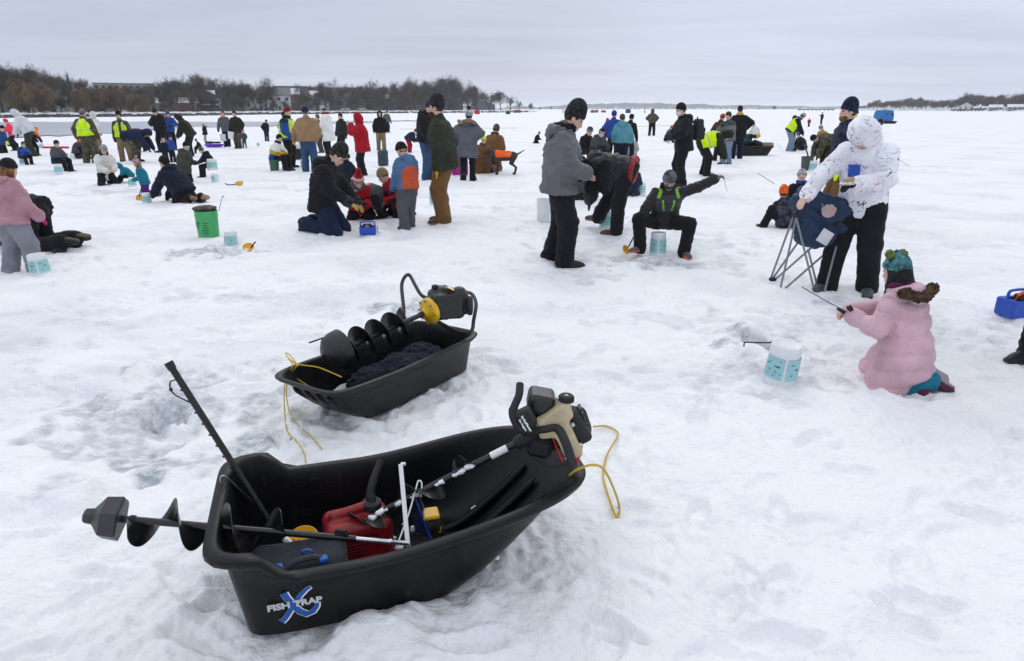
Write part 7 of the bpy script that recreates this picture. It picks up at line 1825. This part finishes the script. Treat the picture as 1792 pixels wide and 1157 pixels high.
# houses
def wmat(c): return mat_plain('siding_%d_%d_%d' % tuple(int(v * 100) for v in c), c, .8, var=.12, vscale=.6)
M_ROOFS = [mat_plain('roof_snow', (.66, .68, .72), .8, var=.15, vscale=.5), mat_plain('roof_dark', (.06, .06, .065), .85, var=.25, vscale=.5), mat_plain('roof_grey', (.16, .165, .18), .85, var=.3, vscale=.5)]
M_WIN = mat_plain('window_glass', (.02, .025, .035), .15); M_TRIM = mat_plain('trim_white', (.62, .63, .64), .7)
def hback(px): return float(np.interp(px, [0, 300, 480, 700, 845], [66, 76, 84, 100, 130]))
def house(px, back, w, d, h, rh, col, roof, label, gable='side', wins=3, floors=1, porch=False, snowcap=False, chim=True, flat=False):
    q = shore(px, back + (hback(px) if px < 1400 and not flat else 0)); face = math.atan2(q.x, q.y)
    e = empty('house', q - Vector((0, 0, .4)), -face, label, 'building')
    wm = wmat(col); hh = h + .4
    mb = MB(); mb.box((0, 0, hh / 2), (w, d, hh))
    if not flat:
        if gable == 'side': mb.add([(-w / 2, -d / 2, hh), (-w / 2, d / 2, hh), (-w / 2, 0, hh + rh), (w / 2, -d / 2, hh), (w / 2, d / 2, hh), (w / 2, 0, hh + rh)], [(0, 2, 1), (3, 4, 5)])
        else: mb.add([(-w / 2, -d / 2, hh), (w / 2, -d / 2, hh), (0, -d / 2, hh + rh), (-w / 2, d / 2, hh), (w / 2, d / 2, hh), (0, d / 2, hh + rh)], [(0, 1, 2), (5, 4, 3)])
    mb.build('wall', wm, e)
    ov = .45
    if flat: ro = MB().box((0, 0, hh + .2), (w + .4, d + .4, .4)).build('roof', M_ROOFS[roof], e)
    else:
        mb = MB()
        if gable == 'side':
            sl_ = Vector((0, d / 2, rh)); L_ = math.hypot(d / 2, rh); a = math.atan2(rh, d / 2)
            for s in (-1, 1): mb.box((0, s * (d / 4 + .1), hh + rh / 2 + .02), (w + 2 * ov, L_ + ov, .18), Matrix.Rotation(-s * a, 3, 'X'))
        else:
            L_ = math.hypot(w / 2, rh); a = math.atan2(rh, w / 2)
            for s in (-1, 1): mb.box((s * (w / 4 + .1), 0, hh + rh / 2 + .02), (L_ + ov, d + 2 * ov, .18), Matrix.Rotation(s * a, 3, 'Y'))
        ro = mb.build('roof', M_ROOFS[roof], e)
        if snowcap:
            k = rk.uniform(-.2, .2) * w
            MB().box((k, -d / 4 - .12, hh + rh / 2 + .12), (w * .5, math.hypot(d / 2, rh) * .6, .1), Matrix.Rotation(math.atan2(rh, d / 2), 3, 'X')).build('snow_cap', M_ROOFS[0], ro)
    if chim: MB().box((w * .25, d * .1, hh + rh * .9), (.7, .6, 1.6)).build('chimney', mat_plain('chimney_brick', (.16, .08, .06), .9), ro)
    for fl_ in range(floors):
        zz = .4 + (h / floors) * (fl_ + .55); nx = wins
        for i in range(nx):
            x = -w / 2 + w * (i + .5) / nx; ww = min(1.4, w / nx * .55)
            if fl_ == 0 and i == nx // 2 and not flat:
                MB().box((x, -d / 2 - .05, 1.4), (1.0, .1, 2.1)).build('door', mat_plain('door_dark', (.08, .04, .03), .6), e); continue
            fo = MB().box((x, -d / 2 - .05, zz), (ww + .25, .1, 1.6)).build('window', M_TRIM, e)
            MB().box((x, -d / 2 - .08, zz), (ww, .1, 1.35)).build('pane', M_WIN, fo)
    if porch:
        MB().box((0, -d / 2 - 1.3, hh * .55), (w * .8, 2.6, .22)).build('porch_roof', M_ROOFS[0], e)
        for x in (-.38, 0, .38): MB().box((x * w, -d / 2 - 2.4, hh * .27), (.2, .2, hh * .54)).build('porch_post', wm, e)
    return e
HS = [(8, 14, 9, 8, 3.6, 2.6, (.5, .5, .5), 0, 'white house with snowy roof at the far left of the shore', 'front', 2, 1), (72, 18, 15, 9, 3.4, 2.6, (.52, .53, .53), 0, 'long low white house with snowy roof among willows on left shore', 'side', 5, 1),
      (98, 22, 9, 8, 3.6, 2.6, (.5, .51, .52), 2, 'white gabled house right of the long low white house', 'front', 3, 1), (140, 15, 7, 6, 4.2, 2.4, (.55, .55, .54), 0, 'narrow white gabled house between the two willows', 'front', 1, 1),
      (180, 26, 9, 7, 3.2, 2, (.28, .27, .26), 0, 'small grey house behind the back-turned vest', 'side', 3, 1), (262, 14, 13, 8, 2.8, 1.3, (.22, .18, .14), 0, 'low brown house with flat snowy roof on the left shore', 'side', 4, 1),
      (312, 16, 14, 9, 3.0, 1.6, (.15, .07, .055), 0, 'low red brick house with snowy roof', 'side', 4, 1), (356, 20, 15, 10, 4.6, 3.6, (.06, .06, .065), 1, 'large dark house with gable and snowy porch roof', 'front', 4, 2),
      (408, 26, 10, 8, 4, 2.6, (.2, .17, .14), 2, 'brown house behind the two pail carriers', 'side', 3, 1), (448, 20, 10, 8, 4.2, 3.2, (.45, .46, .47), 0, 'white gabled house with snowy roof left of the two storey white house', 'front', 2, 1),
      (484, 17, 13, 9, 6.4, 3.2, (.50, .51, .52), 2, 'two storey white house with grey roof above the vest and red hat', 'side', 4, 2), (513, 22, 14, 10, 6.2, 4.4, (.10, .05, .05), 1, 'dark red brown house with steep roof and snow patch', 'side', 3, 2),
      (552, 18, 13, 10, 6.6, 2.6, (.50, .51, .52), 2, 'two storey white house with snowy porch roof', 'side', 4, 2), (586, 20, 12, 10, 5.2, 3.8, (.07, .085, .11), 1, 'dark blue grey house with snow on its gable', 'front', 3, 2),
      (618, 24, 13, 9, 5.0, 3.6, (.12, .07, .06), 1, 'dark brown house behind the red parka', 'side', 3, 2), (645, 22, 14, 10, 5.4, 4.2, (.09, .075, .07), 1, 'dark house with snow patches left of the black fur hood', 'front', 3, 2),
      (672, 24, 14, 10, 5.2, 3.8, (.08, .09, .11), 1, 'slate blue house with snow streaks on its roof', 'side', 4, 2), (700, 24, 15, 10, 5.0, 3.6, (.10, .08, .07), 1, 'dark gabled house left of the navy beanie man', 'side', 3, 2),
      (722, 16, 24, 7, 3.0, 1.4, (.13, .11, .09), 1, 'long low brown building behind the navy beanie man', 'side', 7, 1), (792, 20, 13, 9, 4, 3, (.09, .085, .085), 1, 'dark house behind the olive jacket man', 'side', 3, 1), (845, 16, 16, 9, 3.2, 3.2, (.13, .16, .21), 0, 'small blue grey house with snowy roof near the end of the shore', 'front', 2, 1)]
for hq in HS: house(*hq[:9], gable=hq[9], wins=hq[10], floors=hq[11], porch='porch' in hq[8], snowcap='snow' in hq[8] and hq[7] != 0)
FB = [(226, 190, 24, 11.0, (.28, .25, .19), 'beige flat roofed apartment block behind the willows', 9, 4), (296, 170, 18, 9.5, (.10, .11, .13), 'dark grey block half hidden by bare trees', 5, 3), (488, 190, 8, 10.6, (.40, .29, .13), 'ochre flat roofed building above the two storey white house', 3, 4), (514, 200, 11, 11.0, (.34, .36, .40), 'pale grey flat roofed block right of the ochre building', 5, 4),
      (580, 190, 36, 12.2, (.30, .26, .20), 'long beige flat roofed block above the central houses', 14, 4), (632, 200, 12, 10.5, (.36, .38, .42), 'pale block at the right end of the long beige block', 5, 4), (720, 160, 22, 10.0, (.20, .19, .19), 'grey building behind the trees above the navy beanie', 8, 3)]
for px, bk, w_, h_, c_, lb_, nw, nf in FB: house(px, bk, w_, 12, h_, 0, c_, 2, lb_, wins=nw, floors=nf, flat=True, chim=False)
# parked cars on the shore road
def car(px, back, col, label):
    q = shore(px, back + hback(px) - 12); fa = math.atan2(q.x, q.y)
    e = empty('parked_car', q, -fa, label, 'car', None)
    prof = [(-2.1, .35), (-2.15, .8), (-1.9, .95), (-1.2, 1.05), (-.6, 1.5), (.8, 1.52), (1.5, 1.05), (2.0, .95), (2.15, .6), (2.1, .35)]
    MB().poly(prof, 1.7, Matrix.Translation((0, .85, 0)) @ Matrix.Rotation(math.pi / 2, 4, 'X')).build('body', mat_plain('car_%s' % str(col), col, .3, coat=.5), e)
    MB().poly([(-1.05, 1.06), (-.55, 1.42), (.75, 1.44), (1.3, 1.06)], 1.74, Matrix.Translation((0, .87, 0)) @ Matrix.Rotation(math.pi / 2, 4, 'X')).build('window', M_WIN, e)
    for x in (-1.35, 1.35):
        for y in (-.8, .8):
            MB().lathe([(.2, -.1), (.33, -.1), (.33, .1), (.2, .1)], 12, Matrix.Translation((x, y, .33)) @ Matrix.Rotation(math.pi / 2, 4, 'X')).build('wheel', M_RUB, e)
for px, bk, c_, lb_ in ((40, 9, (.02, .02, .022), 'dark car parked on the shore road left of the willow'), (84, 9, (.03, .03, .035), 'dark car parked in front of the white gabled house'), (605, 7, (.6, .61, .62), 'white car parked on shore behind the dark green jacket'), (634, 8, (.45, .47, .48), 'pale van-like car parked on shore above the red parka'), (446, 8, (.02, .02, .022), 'black car parked by the white gabled house'), (472, 8, (.03, .03, .04), 'black car parked below the two storey white house'), (330, 9, (.02, .02, .02), 'black car parked by the brick house'), (380, 9, (.02, .025, .03), 'black car parked right of the large dark house'), (690, 8, (.04, .04, .045), 'dark car parked beyond the walking black fur hood'), (770, 9, (.05, .05, .06), 'grey car parked near the end of the shore road')):
    car(px, bk, c_, lb_)

# ------------------------------------------------------------------ trees
def vunit(a): return a / (np.linalg.norm(a, axis=-1, keepdims=True) + 1e-9)
def make_tree(seed, kind='round'):
    """bare crown grown level by level; returns vertices and quads, height 1"""
    r = np.random.default_rng(seed); VV, FF, off = [], [], 0
    def tubes(P, RR, n):
        nonlocal off
        m, k1 = P.shape[:2]
        D = np.empty_like(P); D[:, :-1] = P[:, 1:] - P[:, :-1]; D[:, -1] = D[:, -2]; D = vunit(D)
        u = vunit(np.cross(D, np.array([.3, .5, .81]))); w = np.cross(D, u)
        an = 2 * np.pi * np.arange(n) / n
        ring = P[:, :, None, :] + (u[:, :, None, :] * np.cos(an)[None, None, :, None] + w[:, :, None, :] * np.sin(an)[None, None, :, None]) * RR[:, :, None, None]
        base = off + (np.arange(m) * k1 * n)[:, None, None]; i = (np.arange(k1 - 1) * n)[None, :, None]; k = np.arange(n)[None, None, :]; kk = (k + 1) % n
        FF.append(np.stack([base + i + k, base + i + kk, base + i + n + kk, base + i + n + k], -1).reshape(-1, 4)); VV.append(ring.reshape(-1, 3)); off += m * k1 * n
    th = {'round': .42, 'vase': .46, 'willow': .46, 'small': .30}[kind]
    p = np.zeros((1, 3)); d = np.array([[0, 0, 1.0]]); L = np.array([th]); rad = np.array([.017])
    nch = {'round': (10, 7, 6, 6, 5, 0), 'vase': (9, 8, 6, 6, 5, 0), 'willow': (10, 8, 8, 6, 5, 0), 'small': (9, 7, 6, 5, 0)}[kind]
    for lev, nc in enumerate(nch):
        ns = (5, 4, 3, 2, 2, 1)[lev]; n = (6, 5, 4, 3, 3, 3)[lev]; m = len(p)
        pts = [p]; dd = d
        for i in range(ns):
            up = 0 if lev == 0 else (.10 if kind != 'willow' else (.06 if lev < 2 else -.8))
            dd = vunit(dd + r.normal(size=(m, 3)) * (.08, .18, .24, .28, .3, .3)[lev] + np.array([0, 0, up])); pts.append(pts[-1] + dd * (L / ns)[:, None])
        Pp = np.stack(pts, 1); RR = rad[:, None] * np.linspace(1, .5, ns + 1)[None]
        tubes(Pp, RR, n)
        if nc == 0: break
        t = r.uniform(.32 if lev == 0 else .2, 1.0, (m, nc)); i = np.minimum((t * ns).astype(int), ns - 1); f = (t * ns - i)[..., None]; ar = np.arange(m)[:, None]
        A, B = Pp[ar, i], Pp[ar, i + 1]; q = A + (B - A) * f; ax = vunit(B - A); sd = vunit(np.cross(ax, r.normal(size=(m, nc, 3))))
        an = np.radians(r.uniform(25, 60, (m, nc)) if kind != 'vase' else r.uniform(18, 46, (m, nc)))[..., None]
        d = (ax * np.cos(an) + sd * np.sin(an)).reshape(-1, 3); p = q.reshape(-1, 3)
        L = (L[:, None] * r.uniform(.5, .74, (m, nc)) * (1 - .25 * t * (lev == 0))).reshape(-1)
        rad = np.maximum(np.take_along_axis(RR, i, 1) * .50, .00062).reshape(-1)
    A = np.concatenate(VV); A = A / A[:, 2].max(); A[:, 2] = np.maximum(A[:, 2], .0)
    return A.astype(np.float32), np.concatenate(FF).astype(np.int32)
def make_spruce(seed):
    r = np.random.default_rng(seed); V = [(.01, 0, 0), (-.005, .009, 0), (-.005, -.009, 0), (0, 0, 1)]; Fa = [(0, 1, 3, 3), (1, 2, 3, 3), (2, 0, 3, 3)]; Fa = []
    for z in np.linspace(.06, .98, 36):
        R = .21 * (1 - z) ** .85 + .010
        for k in range(int(9 + 14 * (1 - z))):
            a = r.uniform(0, 6.28); L = R * r.uniform(.7, 1.1); c_, s_ = math.cos(a), math.sin(a); b = len(V); w = L * .2
            V += [(0, 0, z), (c_ * L * .55 - s_ * w, s_ * L * .55 + c_ * w, z - .17 * L), (c_ * L, s_ * L, z - .32 * L), (c_ * L * .55 + s_ * w, s_ * L * .55 - c_ * w, z - .17 * L)]; Fa.append((b, b + 1, b + 2, b + 3))
            V += [(c_ * L * .4, s_ * L * .4, z + .02), (c_ * L * .95, s_ * L * .95, z - .28 * L), (c_ * L * .6, s_ * L * .6, z - .5 * L), (c_ * L * .3, s_ * L * .3, z - .35 * L)]; Fa.append((b + 4, b + 5, b + 6, b + 7))
    return np.array(V, np.float32), np.array(Fa, np.int32)
M_BARK = mat_plain('bark', (.078, .066, .062), .95, var=.3, vscale=3); M_WILLOW = mat_plain('willow_twigs', (.17, .11, .06), .95, var=.25, vscale=3); M_SPR = mat_plain('spruce_needles', (.012, .02, .018), .95, var=.3, vscale=8)
PROTO = {}
def tree_mesh(key, seed, kind, mat):
    A, Fa = make_spruce(seed) if kind == 'spruce' else make_tree(seed, kind)
    o = mesh_obj('tree_' + key, A, Fa, mat, None, smooth=False); me = o.data; bpy.data.objects.remove(o); PROTO[key] = me
    return me
# trunk and crown are split by branch thickness: the trunk is a mesh of its own
def trunk_mesh(key, mat):
    b = MB().tube([(0, 0, -.02), (0, .002, .12), (.004, 0, .3)], [.020, .015, .011], 7); me = bpy.data.meshes.new('trunk_' + key); me.from_pydata(b.v, [], b.f); me.update(); me.materials.append(mat); return me
for i in range(4): tree_mesh('r%d' % i, 20 + i, 'round', M_BARK)
M_BARK2 = mat_plain('bark_brown', (.115, .088, .07), .95, var=.3, vscale=3); M_BARK3 = mat_plain('bark_pale', (.105, .10, .098), .95, var=.3, vscale=3)
for i in range(3): tree_mesh('v%d' % i, 40 + i, 'vase', (M_BARK2, M_BARK3, M_BARK2)[i])
for i in range(2): tree_mesh('w%d' % i, 60 + i, 'willow', M_WILLOW)
tree_mesh('s0', 80, 'spruce', M_SPR); tree_mesh('m0', 90, 'small', M_BARK); tree_mesh('m1', 91, 'small', M_BARK)
TR = {k: trunk_mesh(k, M_BARK) for k in ('bare',)}
def tree(name, base, h, key, label, group=None, wide=1.0, rot=None):
    e = empty(name, base, rk.uniform(0, 6.28) if rot is None else rot, label, 'tree', group)
    c = bpy.data.objects.new('crown', PROTO[key]); COL.objects.link(c); c.parent = e; c.scale = (h * wide, h * wide, h)
    t = bpy.data.objects.new('trunk', TR['bare']); COL.objects.link(t); t.parent = e; t.scale = (h, h, h)
    return e
def tree_px(px, top, back, key, label, group=None, wide=1.0, name='bare_tree'):
    b = shore(px, back + float(np.interp(px, [0, 300, 480, 700, 845], [45, 60, 65, 80, 100])) * (1 if back > 13 else .8)); hh = (at_dist(px, top, b.y).z - b.z) * 1.16
    return tree(name, b - Vector((0, 0, .2)), max(2.5, hh), key, label, group, wide)
GRP = 'bare trees along the left shore'; LAB = 'bare leafless tree in the crowded row along the left shore'
keys = ['r0', 'r1', 'r2', 'r3', 'v0', 'v1', 'v2']
front = [(8, 110, 30, 1.0), (32, 117, 36, 1.0), (52, 119, 45, .9), (76, 118, 38, 1.0), (98, 126, 16, 1.0), (112, 130, 30, 1), (150, 141, 40, 1.0), (-25, 112, 30, 1.0), (272, 150, 50, .9), (288, 146, 40, 1.0), (306, 139, 34, 1.0), (322, 142, 40, .9),
         (338, 136, 36, 1.0), (356, 134, 34, 1.0), (376, 133, 36, 1.0), (396, 139, 40, .9), (414, 141, 36, .9), (430, 144, 34, .9), (214, 152, 50, .9), (240, 150, 60, .9), (536, 158, 34, .9), (600, 153, 34, 1.0), (620, 158, 30, .9), (655, 142, 30, 1.0), (674, 150, 36, .9), (692, 146, 30, 1.0), (706, 150, 40, .9), (722, 144, 30, 1.0),
         (742, 138, 30, 1.0), (756, 142, 40, .9), (768, 138, 30, 1.0), (786, 135, 28, 1.1), (802, 138, 28, 1.0), (820, 144, 26, 1.0), (832, 152, 26, .9)]
for i, (px, top, bk, wd) in enumerate(front): tree_px(px, top, bk, keys[i % 7], LAB, GRP, wd)
for i in range(56):   # the ranks behind
    px = -30 + i * 16 + rk.uniform(-6, 6)
    if px > 850: break
    edge_top = float(np.interp(px, [0, 100, 170, 250, 320, 420, 480, 560, 640, 780, 850], [116, 128, 148, 152, 140, 143, 156, 152, 150, 143, 160]))
    tree_px(px, edge_top + rk.uniform(0, 8), rk.uniform(60, 90), keys[(i * 3) % 7], LAB, GRP, 1.1)
for i in range(48):   # between and before the houses
    px = 6 + i * 17.5 + rk.uniform(-7, 7); tree_px(px, float(np.interp(px, [0, 200, 300, 480, 640, 850], [150, 162, 158, 168, 166, 170])) + rk.uniform(-8, 8), rk.uniform(14, 26), keys[(i * 5) % 7], LAB, GRP, .95)
for px, top in ((196, 150), (232, 153), (252, 149), (268, 153), (480, 152), (500, 158), (522, 150), (545, 152), (606, 150), (626, 156), (640, 149)): tree_px(px, top, rk.uniform(34, 60), keys[px % 7], LAB, GRP, 1.0)
tree_px(466, 137, 16, 'r2', 'wide rounded bare tree standing apart left of the two storey white house', None, 1.05)
tree_px(570, 141, 16, 'r0', 'rounded bare tree rising above the long beige block', None, 1.0)
tree_px(855, 161, 18, 'm0', 'bare tree with open crown near the end of the left shore, leftmost of three', None, 1.2); tree_px(876, 160, 18, 'r3', 'broad bare tree second from the end of the left shore', None, 1.2); tree_px(893, 168, 16, 'm1', 'small bare tree at the end of the left shore', None, 1.2); tree_px(908, 174, 14, 'm0', 'low bare tree beside the far red shelters', None, 1.2)
tree_px(52, 141, 12, 'w0', 'broad golden brown willow at the far left shore', None, 1.5, 'willow_tree'); tree_px(158, 156, 12, 'w1', 'golden brown willow between the two high visibility vests', None, 1.5, 'willow_tree'); tree_px(206, 150, 14, 'w0', 'large golden brown willow in front of the beige apartment block', None, 1.35, 'willow_tree'); tree_px(236, 164, 12, 'w1', 'smaller golden willow right of the large one', None, 1.2, 'willow_tree')
tree_px(131, 136, 34, 's0', 'dark spruce rising above the bare trees at left', None, .9, 'spruce_tree'); tree_px(285, 162, 22, 's0', 'dark spruce beside the low brown house', None, .9, 'spruce_tree'); tree_px(178, 156, 40, 's0', 'small dark spruce left of the beige apartment block', None, .9, 'spruce_tree')
for i in range(30):
    px = 20 + i * 29 + rk.uniform(-8, 8)
    tree_px(px, float(np.interp(px, [0, 450, 850], [184, 186, 188])) + rk.uniform(-4, 3), rk.uniform(6, 12), ['m0', 'm1'][i % 2], 'small bare shrub tree among the shore houses', 'small bare trees among the shore houses', 1.2)
# far trees on the open horizon
def far_tree(px, base_row_z, top, Y, key, label, group=None, wide=1.2):
    b = at_dist(px, 192, Y); b.z = 0; hh = at_dist(px, top, Y).z
    return tree('bare_tree', b, max(3, hh), key, label, group, wide)
for px, top, Y, key, lb_ in ((928, 178, 620, 'r1', 'lone bare tree at the open end of the left shore'), (944, 186, 800, 'm0', 'low round tree right of the lone bare tree'), (964, 185, 800, 'm1', 'low round tree on the far horizon left of the grey jacket man'), (1354, 184, 900, 'r2', 'lone round tree on the far horizon right of the distant gear sled'), (1398, 188, 900, 'm0', 'small tree at the left end of the far pier'), (1303, 188, 1100, 'm1', 'low tree clump on the far horizon'), (1328, 188, 1100, 'm0', 'low spreading tree on the far horizon')):
    far_tree(px, 0, top, Y, key, lb_)
# right shore: bank, wood, houses, pier
def rs_pt(px, Y): return at_dist(px, 191, Y)
V, Fc = [], []
for i, px in enumerate(np.linspace(1485, 2100, 60)):
    Y0 = float(np.interp(px, [1485, 1600, 1792, 2100], [640, 600, 500, 430]))
    for j, (dy, zz) in enumerate(((-3, -.1), (2, .9), (12, 1.6), (150, 3.0))):
        q = rs_pt(px, Y0 + dy); V.append((q.x, q.y, zz * (.1 if i == 0 else 1) + .2 * math.sin(i * 2.3 + j)))
for i in range(59):
    for j in range(3): Fc.append((i * 4 + j, (i + 1) * 4 + j, (i + 1) * 4 + j + 1, i * 4 + j + 1))
mesh_obj('right_bank', V, Fc, M_BANK, None, kind='structure')
k = 0
for px in np.arange(1492, 1960, 7.5):
    Y0 = float(np.interp(px, [1485, 1600, 1792, 2100], [640, 600, 500, 430]))
    for rank in (0, 1):
        top = float(np.interp(px, [1490, 1510, 1530, 1560, 1600, 1660, 1690, 1720, 1760, 1792, 2000], [189, 182, 176, 174, 171, 174, 166, 165, 168, 163, 160])) + rk.uniform(-1, 5) - (0 if rank else -2)
        Y = Y0 + 14 + rank * 28 + rk.uniform(0, 10); b = rs_pt(px + rk.uniform(-3, 3), Y); b.z = 1.2; hh = (at_dist(px, top, Y).z - 1.2) * 1.12
        tree('bare_tree', b, max(3, hh), keys[k % 7], 'bare tree in the dense wood along the right shore', 'bare trees of the wood on the right shore', 1.25); k += 1
for px, top, lb_ in ((1605, 167, 'taller bare tree rising from the middle of the right shore wood'), (1692, 158, 'tallest bare tree of the right shore wood, above the white gabled house'), (1776, 160, 'tall bare tree at the right edge of the shore wood')):
    Y = float(np.interp(px, [1485, 1600, 1792], [640, 600, 500])) + 20; b = rs_pt(px, Y); b.z = 1.2; tree('bare_tree', b, at_dist(px, top, Y).z - 1.2, 'r1', lb_, None, 1.2)
_shore = shore
def shore(px, back=0.0, z=None):
    Y = float(np.interp(px, [1485, 1600, 1792, 2100], [640, 600, 500, 430])) + back; q = rs_pt(px, Y); q.z = 1.1; return q
house(1690, 3, 11, 9, 1.8, 3.2, (.55, .56, .57), 0, 'white house with big snowy gable on the right shore', gable='front', wins=3, chim=False)
house(1742, 5, 8, 9, 1.6, 1.8, (.22, .23, .25), 0, 'grey house with snowy roof near the right edge', gable='side', wins=4, chim=False)
house(1776, 5, 9, 9, 1.8, 1.8, (.25, .25, .26), 0, 'low grey house with snowy roof at the right edge', gable='side', wins=3, chim=False)
house(1716, 8, 8, 9, 1.2, 1.0, (.16, .12, .11), 0, 'low dark house between the snowy gable and the grey house', gable='side', wins=3, chim=False)
shore = _shore
def pier(px0, px1, Y, label):
    a = rs_pt(px0, Y); b = rs_pt(px1, Y); e = empty('pier', (a.x, Y, 0), 0, label, 'pier'); L_ = b.x - a.x
    MB().box((L_ / 2, 0, 1.1), (L_, 2.2, .5)).build('deck', mat_plain('pier_wood', (.05, .048, .05), .9), e)
    for i in range(9): MB().box((L_ * (i + .5) / 9, -.6, .45), (.35, .35, .9)).build('post', mat_plain('pier_wood', (.05, .048, .05), .9), e)
pier(1396, 1460, 560, 'long dark pier on the ice left of the bearded man'); pier(1665, 1722, 470, 'dark pier below the white house with the snowy gable')
# the hills across the lake
V, Fc = [], []; hr = np.random.default_rng(3); prof = np.zeros(700)
for wl_, am in ((120, 1.0), (40, .6), (14, .5), (5, .45), (2, .3)): prof += am * np.interp(np.arange(700), np.arange(0, 700 + wl_, wl_), hr.normal(size=len(np.arange(0, 700 + wl_, wl_))))
for i, px in enumerate(np.linspace(600, 1960, 700)):
    Y = 3000; q = at_dist(px, 190, Y); hgt = 15 + 3.2 * prof[i] + 9 * math.exp(-((px - 1120) / 130) ** 2) - 5 * (px > 1380) * min(1, (px - 1380) / 60.)
    V += [(q.x, Y, -.5), (q.x, Y + 25, max(3, hgt)), (q.x, Y + 300, max(3, hgt) * .9), (q.x, Y + 400, -.5)]
for i in range(699):
    for j in range(3): Fc.append((i * 4 + j, (i + 1) * 4 + j, (i + 1) * 4 + j + 1, i * 4 + j + 1))
mesh_obj('far_hills', V, Fc, mat_plain('far_wood', (.075, .08, .085), .95, var=.45, vscale=.03), None, smooth=False, kind='structure')
bm = MB()
for k in range(90):
    q = at_dist(hr.uniform(960, 1500), 190, 2990); bm.box((q.x, 2985, hr.uniform(1, 6)), (hr.uniform(6, 16), 6, hr.uniform(2, 3.5)))
bm.build('far_roofs', M_ROOFS[0], None, kind='stuff')
# pop-up shelters
def shelter(px, py, w, h, col, label, rz=.2):
    q = gp(px, py); e = empty('ice_shelter', q, rz, label, 'shelter'); V, Fc = [], []; n = 6
    rows = [(0, 1.0), (.25, 1.04), (.5, 1.05), (.8, .98), (.97, .90), (1.0, .80)]
    for z, s in rows:
        for sx, sy in ((-1, -1), (0, -1.07), (1, -1), (1.07, 0), (1, 1), (0, 1.07), (-1, 1), (-1.07, 0)): V.append((sx * w / 2 * s, sy * w / 2 * s, z * h))
    for i in range(len(rows) - 1):
        for k in range(8): Fc.append((i * 8 + k, i * 8 + (k + 1) % 8, (i + 1) * 8 + (k + 1) % 8, (i + 1) * 8 + k))
    V.append((0, 0, h * 1.06)); t = len(V) - 1
    for k in range(8): Fc.append(((len(rows) - 1) * 8 + k, (len(rows) - 1) * 8 + (k + 1) % 8, t))
    mesh_obj('canopy', V, Fc, mat_cloth(col, .7), e, smooth=False)
    MB().box((-w * .1, -w * .53, h * .4), (w * .28, .03, h * .7)).build('door_flap', mat_cloth(tuple(c * .5 for c in col)), e)
    MB().box((w * .27, -w * .53, h * .62), (w * .2, .03, h * .2)).build('window', M_WIN, e)
shelter(1545, 212.5, 1.75, 1.5, (.03, .17, .45), 'bright blue pop-up ice shelter on the right of the lake', .15)
shelter(835, 200, 1.5, 1.3, (.5, .02, .03), 'red pop-up shelter in front of the left shore end')
shelter(889, 200, 1.2, 1.0, (.02, .04, .04), 'dark green shelter right of the red one near the shore end')
shelter(905, 197.5, 2.6, 1.2, (.25, .05, .06), 'wide dull red shelter beyond the dark green one')
shelter(1037, 197.5, 1.5, 1.2, (.18, .17, .19), 'grey shelter far out beside a red one'); shelter(1044, 197.2, 1.2, 1.2, (.45, .04, .06), 'small red shelter touching the grey one far out'); shelter(1056, 197, 1.8, 1.0, (.40, .04, .05), 'low red shelter far out right of the grey one'); shelter(1099, 198, 1.6, 1.5, (.03, .07, .2), 'navy blue shelter far out behind the pale teal jacket')
b_ = gp(1549, 216.5); e = empty('supply_sled', b_, 0, 'low dark sled in front of the blue shelter', 'sled'); sled_body('tub', 1.3, 1.5, .3, .34, lambda x: .3, e, M_SLED2, nb=6, ntail=8); 
for o in list(e.children): o.location = (-.2, 0, 0)

# ------------------------------------------------------------------ winter air
hz = MB().box((0, 2900, 22.0), (13000, 13000, 46.0))
m = bpy.data.materials.new('air'); m.use_nodes = True; m.node_tree.nodes.clear(); vo = m.node_tree.nodes.new('ShaderNodeVolumePrincipled'); ou = m.node_tree.nodes.new('ShaderNodeOutputMaterial')
vo.inputs['Color'].default_value = (.93, .965, 1, 1); vo.inputs['Density'].default_value = 1.7e-4; vo.inputs['Anisotropy'].default_value = .2
m.node_tree.links.new(vo.outputs[0], ou.inputs['Volume'])
HAZE = hz.build('haze', m, None, kind='stuff')
